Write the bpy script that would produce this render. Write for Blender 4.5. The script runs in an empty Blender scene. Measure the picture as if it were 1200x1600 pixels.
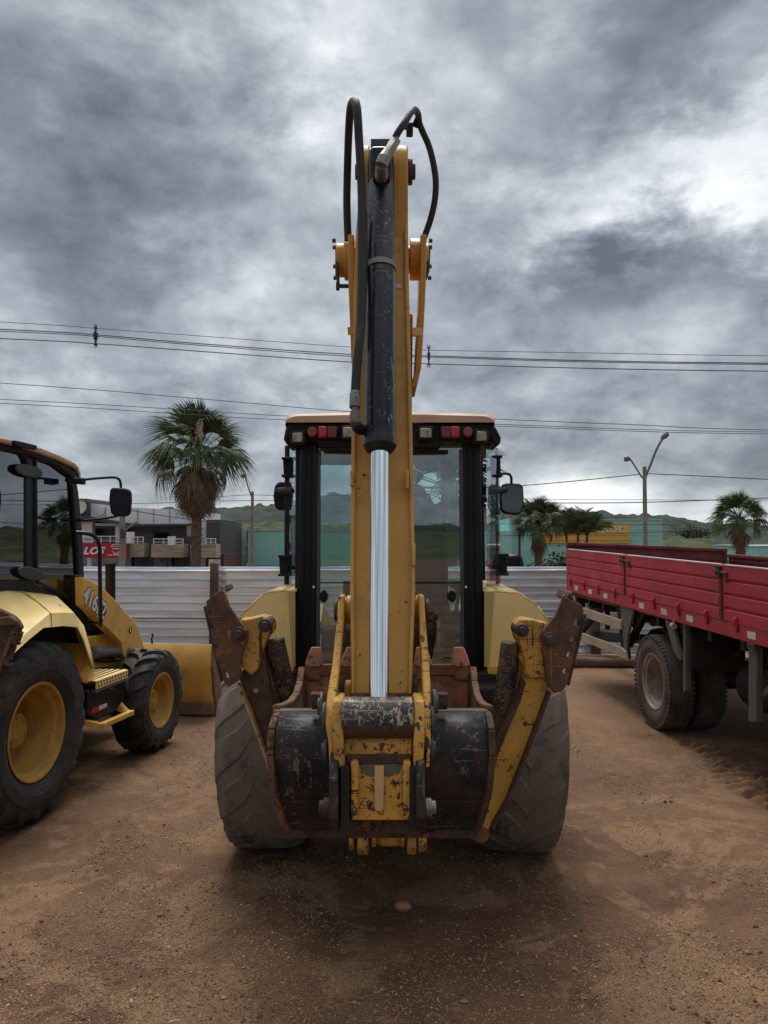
import bpy, math, random
import numpy as np
from mathutils import Vector, Matrix

random.seed(7)
rng = np.random.default_rng(7)
SC = bpy.context.scene
COL = SC.collection
R = math.radians

# ------------------------------------------------------------------ camera
F = 1202.0                      # focal length in photo pixels (1200 x 1600)
PITCH = math.atan(41 / F)
CAM_H = 2.1
cam_data = bpy.data.cameras.new('camera')
cam_data.sensor_fit = 'VERTICAL'
cam_data.sensor_height = 32.0
cam_data.lens = 32.0 * F / 1600.0
cam_data.clip_start = 0.05
cam_data.clip_end = 3000
cam = bpy.data.objects.new('camera', cam_data)
COL.objects.link(cam)
cam.location = (0, 0, CAM_H)
cam.rotation_euler = (R(90) + PITCH, 0, 0)
SC.camera = cam

SC.view_settings.view_transform = 'Standard'
SC.view_settings.look = 'None'
SC.view_settings.gamma = 1.0
SC.view_settings.use_curve_mapping = False
SC.view_settings.exposure = 1.06

def raydir(u, v):
    d = Vector(((u - 600) / F, 1.0, (800 - v) / F))
    c, s = math.cos(PITCH), math.sin(PITCH)
    return Vector((d.x, c * d.y - s * d.z, s * d.y + c * d.z))

# ------------------------------------------------------------------ node helper
class N:
    """small helper round a node tree"""
    def __init__(s, tree):
        s.t = tree; s.n = tree.nodes; s.l = tree.links
    def add(s, kind, **kw):
        nd = s.n.new(kind)
        for k, v in kw.items(): setattr(nd, k, v)
        return nd
    def put(s, sock, val):
        if isinstance(val, bpy.types.NodeSocket): s.l.new(val, sock)
        elif val is not None:
            if sock.type == 'RGBA' and not isinstance(val, (int, float)) and len(val) == 3: val = (*val, 1)
            sock.default_value = val
    def math(s, op, a, b=None, c=None, clamp=False):
        nd = s.add('ShaderNodeMath', operation=op, use_clamp=clamp)
        s.put(nd.inputs[0], a)
        if b is not None: s.put(nd.inputs[1], b)
        if c is not None: s.put(nd.inputs[2], c)
        return nd.outputs[0]
    def mix(s, f, a, b, mode='MIX'):
        nd = s.add('ShaderNodeMix', data_type='RGBA', blend_type=mode)
        s.put(nd.inputs[0], f); s.put(nd.inputs[6], a); s.put(nd.inputs[7], b)
        return nd.outputs[2]
    def ramp(s, f, stops, interp='LINEAR'):
        nd = s.add('ShaderNodeValToRGB'); r = nd.color_ramp; r.interpolation = interp
        while len(r.elements) < len(stops): r.elements.new(0.5)
        for e, (p, c) in zip(r.elements, stops):
            e.position = p
            e.color = (c, c, c, 1) if isinstance(c, (int, float)) else (*c, 1)
        s.put(nd.inputs[0], f)
        return nd.outputs[0]
    def step(s, f, a, b):
        nd = s.add('ShaderNodeMapRange', interpolation_type='SMOOTHSTEP')
        s.put(nd.inputs[0], f); nd.inputs[1].default_value = a; nd.inputs[2].default_value = b
        return nd.outputs[0]
    def coord(s, which='Object', scale=(1, 1, 1), rot=(0, 0, 0)):
        tc = s.add('ShaderNodeTexCoord'); mp = s.add('ShaderNodeMapping')
        mp.inputs['Scale'].default_value = scale; mp.inputs['Rotation'].default_value = rot
        s.l.new(tc.outputs[which], mp.inputs[0]); return mp.outputs[0]
    def noise(s, vec, scale, detail=4, rough=0.55, dist=0.0, out=0):
        nd = s.add('ShaderNodeTexNoise')
        if vec is not None: s.l.new(vec, nd.inputs['Vector'])
        nd.inputs['Scale'].default_value = scale; nd.inputs['Detail'].default_value = detail
        nd.inputs['Roughness'].default_value = rough; nd.inputs['Distortion'].default_value = dist
        return nd.outputs[out]
    def voro(s, vec, scale, feature='F1', out=0, rand=1.0):
        nd = s.add('ShaderNodeTexVoronoi', feature=feature)
        s.l.new(vec, nd.inputs['Vector']); nd.inputs['Scale'].default_value = scale
        nd.inputs['Randomness'].default_value = rand
        return nd.outputs[out]
    def bump(s, h, dist, strength=1.0, nrm=None):
        nd = s.add('ShaderNodeBump'); nd.inputs['Strength'].default_value = strength
        nd.inputs['Distance'].default_value = dist; s.put(nd.inputs['Height'], h)
        if nrm is not None: s.l.new(nrm, nd.inputs['Normal'])
        return nd.outputs[0]

# ------------------------------------------------------------------ world: overcast clouds over a Nishita sky
SUN_EL, SUN_AZ = R(60), R(-4)      # sun stands ahead of the camera, behind the clouds
w = bpy.data.worlds.new('World'); SC.world = w; w.use_nodes = True
g = N(w.node_tree); w.node_tree.nodes.clear()
tc = g.add('ShaderNodeTexCoord'); D = tc.outputs['Generated']
sep = g.add('ShaderNodeSeparateXYZ'); g.l.new(D, sep.inputs[0])
zc = g.math('MAXIMUM', sep.outputs[2], 0.0)
den = g.math('ADD', zc, 0.42)
cx = g.math('DIVIDE', sep.outputs[0], den); cy = g.math('DIVIDE', sep.outputs[1], den)
cmb = g.add('ShaderNodeCombineXYZ'); g.l.new(cx, cmb.inputs[0]); g.l.new(cy, cmb.inputs[1])
mp = g.add('ShaderNodeMapping'); mp.inputs['Location'].default_value = (1.7, 3.1, 0.4)
g.l.new(cmb.outputs[0], mp.inputs[0]); CP = mp.outputs[0]
n_big = g.noise(CP, 1.9, 4, 0.5, 0.2)
n_mid = g.noise(CP, 4.6, 10, 0.60, 0.25)
mpd = g.add('ShaderNodeMapping'); mpd.inputs['Scale'].default_value = (1, 1, 1.9); g.l.new(D, mpd.inputs[0])
n_puf = g.noise(mpd.outputs[0], 8.5, 10, 0.64, 0.15)
t = g.math('ADD', g.math('MULTIPLY', n_big, 0.62), g.math('MULTIPLY', n_mid, 0.42))
t = g.math('ADD', t, g.math('MULTIPLY', n_puf, 0.26))
n_fin = g.noise(mpd.outputs[0], 24, 6, 0.6, 0.2)
t = g.math('ADD', t, g.math('MULTIPLY', n_fin, 0.11))
mpb = g.add('ShaderNodeMapping'); mpb.inputs['Scale'].default_value = (1, 1, 1.5); mpb.inputs['Location'].default_value = (4.1, 2.3, 0.7); g.l.new(D, mpb.inputs[0])
def billow(sc, det):
    nb = g.noise(mpb.outputs[0], sc, det, 0.55, 0.25)
    return g.math('ABSOLUTE', g.math('SUBTRACT', g.math('MULTIPLY', nb, 2), 1))
bl1 = g.math('ADD', g.math('MULTIPLY', billow(4.2, 3), 0.7), g.math('MULTIPLY', billow(11.0, 6), 0.45))
t = g.math('ADD', t, g.math('MULTIPLY', bl1, 0.30))
t = g.math('SUBTRACT', t, 0.705 + 0.052)          # centred round zero
t = g.math('MULTIPLY', t, 1.75)
acc = g.math('ADD', g.math('ADD', t, 0.43), g.math('MULTIPLY', g.step(sep.outputs[2], 0.55, 0.95), 0.30))
def blob(u, v, rad_u, rad_v, amp, warp=0.10):
    """thicker or thinner cloud in a direction of the sky, frayed by the noise"""
    global acc
    d0 = raydir(u, v).normalized()
    e1 = Vector((0, 0, 1)).cross(d0).normalized() * -1; e2 = e1.cross(d0).normalized()
    if e2.z < 0: e2 = -e2
    def dot(vv):
        nd = g.add('ShaderNodeVectorMath', operation='DOT_PRODUCT')
        g.l.new(D, nd.inputs[0]); nd.inputs[1].default_value = vv
        return nd.outputs['Value']
    wob = g.math('MULTIPLY', g.math('SUBTRACT', n_mid, 0.5), warp * 2)
    wob2 = g.math('MULTIPLY', g.math('SUBTRACT', n_puf, 0.5), warp * 2)
    a = g.math('DIVIDE', g.math('ADD', dot(e1), wob), math.sin(R(rad_u)))
    b = g.math('DIVIDE', g.math('ADD', dot(e2), wob2), math.sin(R(rad_v)))
    q = g.math('ADD', g.math('MULTIPLY', a, a), g.math('MULTIPLY', b, b))
    e = g.math('EXPONENT', g.math('MULTIPLY', q, -1.0))
    front = g.step(dot(d0), -0.1, 0.3)
    acc = g.math('ADD', acc, g.math('MULTIPLY', g.math('MULTIPLY', e, front), amp))
for bl in ((540, 20, 6, 6, 0.34), (480, 150, 8, 8, 0.08), (690, 190, 5, 4, 0.12),
           (1120, 265, 10, 4, 0.44, 0.14), (1180, 165, 5, 2.5, 0.16, 0.12), (1000, 320, 6, 2.5, 0.14, 0.12), (860, 370, 5, 3.5, 0.22), (430, 440, 6, 5, 0.16), (20, 470, 7, 2, 0.12),
           (330, 330, 5, 3, 0.06), (560, 590, 16, 5, 0.17), (120, 580, 10, 3.5, 0.09), (1000, 520, 10, 3, 0.06), (860, 800, 7, 2.4, 0.40, 0.06), (1150, 790, 9, 2.2, 0.24, 0.05), (400, 800, 8, 1.9, 0.34, 0.06),
           (110, 330, 15, 10, -0.13), (250, 110, 11, 8, -0.08), (950, 90, 16, 8, -0.17), (780, 300, 5, 4, -0.06),
           (960, 425, 5.4, 2.4, -0.50, 0.05), (1190, 500, 3, 5, -0.20), (330, 720, 12, 3.2, -0.20, 0.04), (850, 715, 9, 2.6, -0.20, 0.04),
           (1060, 620, 9, 4, -0.10), (0, 730, 10, 4, -0.05)):
    blob(*bl)
cloud = g.ramp(acc, [(0.0, (0.058, 0.068, 0.084)), (0.22, (0.112, 0.127, 0.148)), (0.42, (0.192, 0.210, 0.232)),
                     (0.62, (0.300, 0.320, 0.340)), (0.82, (0.43, 0.447, 0.460)), (1.0, (0.54, 0.55, 0.552))])
sky = g.add('ShaderNodeTexSky', sky_type='NISHITA'); sky.sun_disc = False
sky.sun_elevation = SUN_EL; sky.sun_rotation = SUN_AZ
bg_s = g.add('ShaderNodeBackground'); g.l.new(sky.outputs[0], bg_s.inputs[0]); bg_s.inputs[1].default_value = 0.08
bg_c = g.add('ShaderNodeBackground'); g.l.new(cloud, bg_c.inputs[0]); bg_c.inputs[1].default_value = 1.0
mxs = g.add('ShaderNodeMixShader'); mxs.inputs[0].default_value = 0.95
g.l.new(bg_s.outputs[0], mxs.inputs[1]); g.l.new(bg_c.outputs[0], mxs.inputs[2])
wo = g.add('ShaderNodeOutputWorld'); g.l.new(mxs.outputs[0], wo.inputs[0])
w.cycles.sampling_method = 'MANUAL'; w.cycles.sample_map_resolution = 512

sun_d = bpy.data.lights.new('sun', 'SUN'); sun_d.energy = 1.5; sun_d.angle = R(30); sun_d.color = (1.0, 0.95, 0.88)
sun = bpy.data.objects.new('sun', sun_d); COL.objects.link(sun)
sd = Vector((math.sin(SUN_AZ) * math.cos(SUN_EL), math.cos(SUN_AZ) * math.cos(SUN_EL), math.sin(SUN_EL)))
sun.rotation_euler = sd.to_track_quat('Z', 'Y').to_euler(); sun.location = (0, 0, 30)

# ------------------------------------------------------------------ geometry helpers
CAM = Vector((0, 0, CAM_H))
def P(u, v, Y):
    """the place at distance Y in front of the standpoint that lies in the direction of photo pixel (u, v)"""
    d = raydir(u, v); return CAM + d * (Y / d.y)
def Zv(v, Y): return P(600, v, Y).z
def Q(u, v, o, n):
    """where the sight line of pixel (u, v) meets the plane through o with normal n"""
    d = raydir(u, v); return CAM + d * ((o - CAM).dot(n) / d.dot(n))

class MB:
    def __init__(s): s.v = []; s.f = []; s.m = []
    def add(s, vs, fs, m=0):
        b = len(s.v); s.v += [tuple(x) for x in vs]
        for f in fs: s.f.append(tuple(i + b for i in f)); s.m.append(m)
        return s
    def box(s, c, size, rot=None, m=0):
        c = Vector(c); h = Vector(size) / 2; vs = []
        for z in (-1, 1):
            for y in (-1, 1):
                for x in (-1, 1):
                    p = Vector((x * h.x, y * h.y, z * h.z))
                    if rot is not None: p = rot @ p
                    vs.append(c + p)
        return s.add(vs, [(0, 2, 3, 1), (4, 5, 7, 6), (0, 1, 5, 4), (2, 6, 7, 3), (0, 4, 6, 2), (1, 3, 7, 5)], m)
    def bb(s, x0, x1, y0, y1, z0, z1, m=0):
        return s.box(((x0 + x1) / 2, (y0 + y1) / 2, (z0 + z1) / 2), (abs(x1 - x0), abs(y1 - y0), abs(z1 - z0)), None, m)
    def prism(s, pts, ext, m=0):
        pts = [Vector(p) for p in pts]; ext = Vector(ext); n = len(pts)
        fs = [tuple(range(n)), tuple(range(2 * n - 1, n - 1, -1))]
        fs += [(i, i + n, (i + 1) % n + n, (i + 1) % n) for i in range(n)]
        return s.add(pts + [p + ext for p in pts], fs, m)
    def sheet(s, pts, m=0): return s.add(pts, [tuple(range(len(pts)))], m)
    def beam(s, p0, p1, w, d, up=(0, 0, 1), m=0, w1=None, d1=None):
        p0, p1 = Vector(p0), Vector(p1); t = (p1 - p0).normalized(); up = Vector(up)
        a = t.cross(up)
        if a.length < 1e-4: a = t.cross(Vector((0, 1, 0)))
        a.normalize(); b = a.cross(t).normalized()
        w1 = w if w1 is None else w1; d1 = d if d1 is None else d1
        vs = []
        for p, ww, dd in ((p0, w, d), (p1, w1, d1)):
            for i, j in ((-1, -1), (1, -1), (1, 1), (-1, 1)): vs.append(p + a * i * ww / 2 + b * j * dd / 2)
        return s.add(vs, [(0, 1, 2, 3), (7, 6, 5, 4), (0, 4, 5, 1), (1, 5, 6, 2), (2, 6, 7, 3), (3, 7, 4, 0)], m)
    def tube(s, path, r, n=12, m=0, cap=True):
        path = [Vector(p) for p in path]; k = len(path)
        rs = r if isinstance(r, (list, tuple)) else [r] * k
        ref = None; vs = []; fs = []
        for i, p in enumerate(path):
            t = (path[min(i + 1, k - 1)] - path[max(i - 1, 0)])
            if t.length < 1e-9: t = Vector((0, 0, 1))
            t.normalize()
            if ref is None:
                ref = t.orthogonal().normalized()
            ref = (ref - t * ref.dot(t)).normalized(); b = t.cross(ref)
            for j in range(n):
                a = 2 * math.pi * j / n
                vs.append(p + (ref * math.cos(a) + b * math.sin(a)) * rs[i])
        for i in range(k - 1):
            for j in range(n):
                j2 = (j + 1) % n
                fs.append((i * n + j, i * n + j2, (i + 1) * n + j2, (i + 1) * n + j))
        if cap: fs.append(tuple(reversed(range(n)))); fs.append(tuple(range((k - 1) * n, k * n)))
        return s.add(vs, fs, m)
    def cyl(s, p0, p1, r, n=20, m=0, r1=None): return s.tube([p0, p1], [r, r if r1 is None else r1], n, m)
    def lathe(s, prof, o=(0, 0, 0), ax=(1, 0, 0), n=48, m=0, closed=False):
        """prof: (along axis, radius)"""
        o, ax = Vector(o), Vector(ax).normalized(); e = ax.orthogonal().normalized(); f2 = ax.cross(e)
        vs = []; fs = []; k = len(prof)
        for j in range(n):
            a = 2 * math.pi * j / n; d = e * math.cos(a) + f2 * math.sin(a)
            for x, r in prof: vs.append(o + ax * x + d * r)
        kk = k if closed else k - 1
        for j in range(n):
            j2 = (j + 1) % n
            for i in range(kk):
                i2 = (i + 1) % k
                fs.append((j * k + i, j * k + i2, j2 * k + i2, j2 * k + i))
        return s.add(vs, fs, m)

def smooth_path(pts, n=6):
    """Catmull-Rom through the points"""
    pts = [Vector(p) for p in pts]; out = []
    for i in range(len(pts) - 1):
        p0 = pts[max(i - 1, 0)]; p1 = pts[i]; p2 = pts[i + 1]; p3 = pts[min(i + 2, len(pts) - 1)]
        for k in range(n):
            t = k / n
            out.append(0.5 * ((2 * p1) + (p2 - p0) * t + (2 * p0 - 5 * p1 + 4 * p2 - p3) * t * t + (3 * p1 - p0 - 3 * p2 + p3) * t ** 3))
    out.append(pts[-1]); return out

def put_parent(o, parent):
    if parent is not None:
        o.parent = parent
        o.matrix_parent_inverse = WORLD.get(parent, Matrix.Identity(4)).inverted()
WORLD = {}
def obj(name, mb, mats, parent=None, bevel=0.0, angle=35, solid=0.0, seg=2, me=None, M=None, tidy=True):
    if me is None:
        me = bpy.data.meshes.new(name); me.from_pydata(mb.v, [], mb.f); me.validate()
        for i, f in enumerate(me.polygons):
            if i < len(mb.m): f.material_index = mb.m[i]
        if tidy:
            import bmesh
            bm = bmesh.new(); bm.from_mesh(me); bmesh.ops.recalc_face_normals(bm, faces=bm.faces); bm.to_mesh(me); bm.free()
        for m in (mats if isinstance(mats, (list, tuple)) else [mats]): me.materials.append(m)
        me.shade_smooth(); me.set_sharp_from_angle(angle=R(angle))
    o = bpy.data.objects.new(name, me); COL.objects.link(o)
    if M is not None: o.matrix_basis = M; WORLD[o] = M
    put_parent(o, parent)
    if parent is not None and M is not None: pass
    if solid:
        md = o.modifiers.new('solid', 'SOLIDIFY'); md.thickness = abs(solid); md.offset = 0 if solid > 0 else -1
    if bevel:
        md = o.modifiers.new('bevel', 'BEVEL'); md.width = bevel; md.segments = seg; md.limit_method = 'ANGLE'; md.angle_limit = R(40)
        md.harden_normals = False
    return o
def thing(name, label, cat, loc, group=None):
    o = bpy.data.objects.new(name, None); COL.objects.link(o); o.empty_display_size = 0.3
    o.location = loc; WORLD[o] = Matrix.Translation(Vector(loc)); return tag(o, label, cat, group)
def tag(o, label, cat, group=None, kind=None):
    o['label'] = label; o['category'] = cat
    if group: o['group'] = group
    if kind: o['kind'] = kind
    return o
def empty_part(name, parent, loc=(0, 0, 0)):
    o = bpy.data.objects.new(name, None); COL.objects.link(o); o.empty_display_size = 0.1
    M = Matrix.Translation(Vector(loc)); o.matrix_basis = M; put_parent(o, parent); WORLD[o] = M
    return o
def struct(o): o['kind'] = 'structure'; return o

FONT = None
def text_mesh(body, size, extrude=0.003, offset=0.0, shear=0.0, space=1.0):
    c = bpy.data.curves.new('t', 'FONT'); c.body = body; c.size = size; c.extrude = extrude; c.offset = offset
    c.shear = shear; c.align_x = 'CENTER'; c.align_y = 'CENTER'; c.space_character = space; c.resolution_u = 3
    o = bpy.data.objects.new('t', c); COL.objects.link(o)
    dg = bpy.context.evaluated_depsgraph_get(); me = bpy.data.meshes.new_from_object(o.evaluated_get(dg))
    bpy.data.objects.remove(o); bpy.data.curves.remove(c); return me
def lettering(name, body, size, origin, xdir, updir, mat, parent, extrude=0.003, offset=0.0, shear=0.0, space=1.0, sx=1.0):
    me = text_mesh(body, size, extrude, offset, shear, space); me.materials.clear(); me.materials.append(mat)
    x = Vector(xdir).normalized(); y = Vector(updir).normalized(); z = x.cross(y).normalized(); y = z.cross(x)
    M = Matrix(((x.x * sx, y.x, z.x, origin[0]), (x.y * sx, y.y, z.y, origin[1]), (x.z * sx, y.z, z.z, origin[2]), (0, 0, 0, 1)))
    me.transform(M); me.name = name
    o = bpy.data.objects.new(name, me); COL.objects.link(o); put_parent(o, parent); return o

# ------------------------------------------------------------------ materials
def new_mat(name):
    m = bpy.data.materials.new(name); m.use_nodes = True; t = m.node_tree; t.nodes.clear()
    g = N(t); out = g.add('ShaderNodeOutputMaterial'); b = g.add('ShaderNodeBsdfPrincipled')
    g.l.new(b.outputs[0], out.inputs[0]); return m, g, b
def surf(name, col, rough=0.5, metal=0.0, var=0.18, var_s=2.5, chips=0.0, chip_col=(0.05, 0.035, 0.028), chip_s=14.0, chip2=None,
         dust=0.0, dust_col=(0.20, 0.13, 0.085), dust_s=3.0, scratch=0.0, scratch_col=(0.55, 0.46, 0.33), bump=0.002, bump_s=60.0, coat=0.0,
         streak=0.0, spec=0.5):
    m, g, b = new_mat(name); V = g.coord()
    n1 = g.noise(V, var_s, 5, 0.6)
    dark = tuple(c * (1 - var) for c in col); lite = tuple(min(1, c * (1 + var)) for c in col)
    c = g.mix(g.step(n1, 0.3, 0.7), dark, lite)
    rg = g.math('ADD', rough - 0.08, g.math('MULTIPLY', g.noise(V, 9, 4), 0.16))
    if dust:
        n2 = g.noise(V, dust_s, 8, 0.68, 0.4); hi = 0.64 - 0.28 * dust
        fd = g.step(n2, hi - 0.11, hi + 0.11)
        c = g.mix(g.math('MULTIPLY', fd, min(1, 0.45 + dust * 0.5)), c, dust_col)
        rg = g.mix(fd, rg, (0.9, 0.9, 0.9)) if False else g.math('ADD', rg, g.math('MULTIPLY', fd, 0.35), clamp=True)
    if streak:
        VS = g.coord(scale=(14, 14, 1.1)); n5 = g.noise(VS, 1.6, 5, 0.6)
        c = g.mix(g.math('MULTIPLY', g.step(n5, 0.52, 0.72), streak), c, tuple(x * 0.35 for x in col))
    cf = None
    if chips:
        n3 = g.noise(V, chip_s * 1.5, 9, 0.70, 0.4); n3b = g.noise(V, chip_s * 0.25, 3)
        nn = g.math('ADD', g.math('MULTIPLY', n3, 0.72), g.math('MULTIPLY', n3b, 0.28))
        th = 0.645 - 0.21 * chips
        cf = g.step(nn, th, th + 0.018)
        cc = chip_col
        if chip2: cc = g.mix(g.step(g.noise(V, chip_s * 1.7, 4), 0.45, 0.58), chip_col, chip2)
        c = g.mix(cf, c, cc)
        rg = g.math('ADD', rg, g.math('MULTIPLY', cf, 0.3), clamp=True)
    if scratch:
        acc = None
        for k, (sc, ro) in enumerate((((3, 90, 90), (0.3, 0.5, 0.7)), ((90, 3, 60), (0.5, 0.2, 0.3)), ((60, 90, 4), (0.3, 0.4, 0.1)))):
            v = g.coord(scale=sc, rot=ro); n4 = g.noise(v, 0.9, 2, 0.5, 0.6)
            x = g.step(n4, 0.68 - 0.10 * scratch, 0.70 - 0.10 * scratch)
            acc = x if acc is None else g.math('MAXIMUM', acc, x)
        acc = g.math('MULTIPLY', acc, g.step(g.noise(V, 4.0, 4), 0.42, 0.58))
        c = g.mix(acc, c, scratch_col)
    g.put(b.inputs['Base Color'], c); g.put(b.inputs['Roughness'], rg); b.inputs['Metallic'].default_value = metal
    b.inputs['Specular IOR Level'].default_value = spec
    if coat: b.inputs['Coat Weight'].default_value = coat; b.inputs['Coat Roughness'].default_value = 0.15
    if bump:
        h = g.noise(V, bump_s, 4, 0.6)
        if cf is not None: h = g.math('SUBTRACT', h, g.math('MULTIPLY', cf, 0.5))
        g.l.new(g.bump(h, bump), b.inputs['Normal'])
    return m
def glass_mat(name, tint=(0.62, 0.74, 0.72), refl=0.35, rough=0.02, dirt=0.12):
    m = bpy.data.materials.new(name); m.use_nodes = True; t = m.node_tree; t.nodes.clear(); g = N(t)
    tr = g.add('ShaderNodeBsdfTransparent'); g.put(tr.inputs[0], tint)
    gl = g.add('ShaderNodeBsdfGlossy'); g.put(gl.inputs[0], (0.9, 0.95, 1.0)); gl.inputs['Roughness'].default_value = rough
    fr = g.add('ShaderNodeFresnel'); ge = g.add('ShaderNodeNewGeometry'); mr = g.add('ShaderNodeMapRange'); g.l.new(ge.outputs['Backfacing'], mr.inputs[0]); mr.inputs[3].default_value = 1.5; mr.inputs[4].default_value = 1 / 1.5; g.l.new(mr.outputs[0], fr.inputs[0])
    f = g.math('MULTIPLY', fr.outputs[0], refl / 0.1, clamp=True)
    mx = g.add('ShaderNodeMixShader'); g.l.new(f, mx.inputs[0]); g.l.new(tr.outputs[0], mx.inputs[1]); g.l.new(gl.outputs[0], mx.inputs[2])
    df = g.add('ShaderNodeBsdfDiffuse'); g.put(df.inputs[0], (0.30, 0.30, 0.28))
    V = g.coord(); nd = g.step(g.noise(V, 2.2, 8, 0.7, 0.6), 0.35, 0.8)
    m2 = g.add('ShaderNodeMixShader'); g.l.new(g.math('MULTIPLY', nd, dirt), m2.inputs[0])
    g.l.new(mx.outputs[0], m2.inputs[1]); g.l.new(df.outputs[0], m2.inputs[2])
    o = g.add('ShaderNodeOutputMaterial'); g.l.new(m2.outputs[0], o.inputs[0]); return m

RUST = (0.125, 0.056, 0.028); RUST_D = (0.045, 0.027, 0.019); RUST_O = (0.28, 0.10, 0.035)
MT = {}
MT['yellow'] = surf('loader_yellow_paint', (0.58, 0.30, 0.052), 0.42, chips=0.16, chip_col=RUST_D, chip_s=26, dust=0.18, dust_col=(0.26, 0.16, 0.08), streak=0.12, var=0.10)
MT['yellow_worn'] = surf('worn_yellow_paint', (0.56, 0.29, 0.050), 0.5, chips=0.40, chip_col=RUST_D, chip2=(0.10, 0.05, 0.03), chip_s=24, dust=0.3, dust_col=(0.22, 0.13, 0.07), scratch=0.2, scratch_col=(0.03, 0.02, 0.016))
MT['yellow_mid'] = surf('scuffed_yellow_paint', (0.60, 0.315, 0.052), 0.48, chips=0.30, chip_col=RUST_D, chip_s=22, dust=0.2, dust_col=(0.24, 0.15, 0.08), scratch=0.55, scratch_col=(0.035, 0.022, 0.015))
MT['fender'] = surf('faded_yellow_fender', (0.86, 0.65, 0.26), 0.45, chips=0.06, chip_col=(0.2, 0.12, 0.05), chip_s=30, dust=0.10, dust_col=(0.6, 0.44, 0.2), var=0.06)
MT['clean_yellow'] = surf('yellow_paint', (0.72, 0.405, 0.085), 0.38, chips=0.10, chip_col=RUST, chip_s=20, dust=0.22, dust_col=(0.30, 0.19, 0.09), var=0.08)
MT['rust'] = surf('rusty_steel', RUST, 0.85, var=0.5, var_s=9, chips=0.45, chip_col=(0.05, 0.028, 0.02), chip2=(0.22, 0.10, 0.05), chip_s=16, dust=0.45, dust_col=(0.22, 0.12, 0.065), bump=0.004, bump_s=35)
MT['rust_dark'] = surf('dark_rusty_steel', (0.066, 0.036, 0.023), 0.8, var=0.45, var_s=8, chips=0.38, chip_col=(0.16, 0.075, 0.035), chip2=(0.028, 0.018, 0.014), chip_s=20, dust=0.4, dust_col=(0.13, 0.072, 0.042), bump=0.004, bump_s=40)
MT['rust_orange'] = surf('orange_rusty_steel', (0.25, 0.088, 0.040), 0.85, var=0.45, var_s=8, chips=0.55, chip_col=(0.10, 0.05, 0.035), chip2=(0.30, 0.12, 0.055), chip_s=9, dust=0.35, dust_col=(0.17, 0.10, 0.07), bump=0.004, bump_s=35)
MT['pad'] = surf('rusty_pad_steel', (0.095, 0.046, 0.028), 0.8, var=0.45, var_s=9, chips=0.42, chip_col=(0.33, 0.165, 0.04), chip2=(0.20, 0.085, 0.035), chip_s=6, dust=0.45, dust_col=(0.17, 0.082, 0.045), dust_s=6, scratch=0.2, scratch_col=(0.22, 0.14, 0.09), bump=0.003, bump_s=40)
MT['bucket_black'] = surf('scraped_black_paint', (0.010, 0.011, 0.015), 0.5, var=0.4, chips=0.30, chip_col=(0.07, 0.045, 0.035), chip_s=12, dust=0.42, dust_col=(0.075, 0.045, 0.030), dust_s=3.4, scratch=0.5, scratch_col=(0.12, 0.10, 0.09), streak=0.0, spec=0.3)
MT['link_black'] = surf('scratched_black_paint', (0.020, 0.022, 0.030), 0.45, chips=0.42, chip_col=(0.36, 0.25, 0.155), chip2=(0.07, 0.04, 0.03), chip_s=15, scratch=0.9, scratch_col=(0.42, 0.33, 0.24), dust=0.1)
MT['cyl_black'] = surf('black_cylinder_paint', (0.008, 0.010, 0.016), 0.28, chips=0.05, chip_col=(0.16, 0.11, 0.08), chip_s=18, scratch=0.22, scratch_col=(0.22, 0.17, 0.14), dust=0.12, dust_col=(0.05, 0.047, 0.048), bump=0.0008, spec=0.35)
MT['cyl_muddy'] = surf('muddy_black_cylinder', (0.014, 0.014, 0.015), 0.5, chips=0.62, chip_col=(0.17, 0.11, 0.07), chip_s=42, dust=0.2, scratch=0.8, scratch_col=(0.22, 0.15, 0.10), bump=0.004)
MT['black'] = surf('black_frame_paint', (0.006, 0.008, 0.014), 0.38, dust=0.06, dust_col=(0.03, 0.027, 0.025), var=0.2, bump=0.0006, spec=0.3)
MT['black_matt'] = surf('black_plastic', (0.008, 0.008, 0.009), 0.6, dust=0.06, dust_col=(0.03, 0.026, 0.022), var=0.2, bump=0.001, spec=0.3)
MT['under'] = surf('greasy_dark_steel', (0.012, 0.010, 0.009), 0.7, dust=0.35, dust_col=(0.07, 0.045, 0.03), var=0.3, bump=0.003)
MT['hose'] = surf('hydraulic_hose_rubber', (0.014, 0.014, 0.015), 0.62, dust=0.12, dust_col=(0.09, 0.08, 0.07), bump=0.001, bump_s=120)
MT['hose_dusty'] = surf('dusty_hose_rubber', (0.030, 0.028, 0.024), 0.7, dust=0.5, dust_col=(0.14, 0.11, 0.07), bump=0.002, bump_s=90)
MT['steel'] = surf('zinc_fitting', (0.26, 0.25, 0.23), 0.45, metal=0.7, chips=0.25, chip_col=(0.09, 0.07, 0.05), chip_s=60, dust=0.3, dust_col=(0.18, 0.14, 0.10))
MT['pin'] = surf('rusty_pin_head', (0.075, 0.05, 0.042), 0.6, metal=0.3, chips=0.3, chip_col=(0.20, 0.12, 0.07), chip_s=40)
MT['chrome'] = surf('chrome_rod', (0.80, 0.82, 0.86), 0.10, metal=1.0, var=0.03, bump=0.0)
MT['tape'] = surf('grey_tape', (0.32, 0.32, 0.31), 0.6, dust=0.4, dust_col=(0.2, 0.17, 0.13), bump=0.001)
MT['tyre_dusty'] = surf('dusty_worn_rubber', (0.040, 0.036, 0.034), 0.8, dust=0.85, dust_col=(0.185, 0.145, 0.112), dust_s=3.8, chips=0.10, chip_col=(0.02, 0.018, 0.017), chip_s=14, var=0.3, bump=0.004, bump_s=30)
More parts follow.
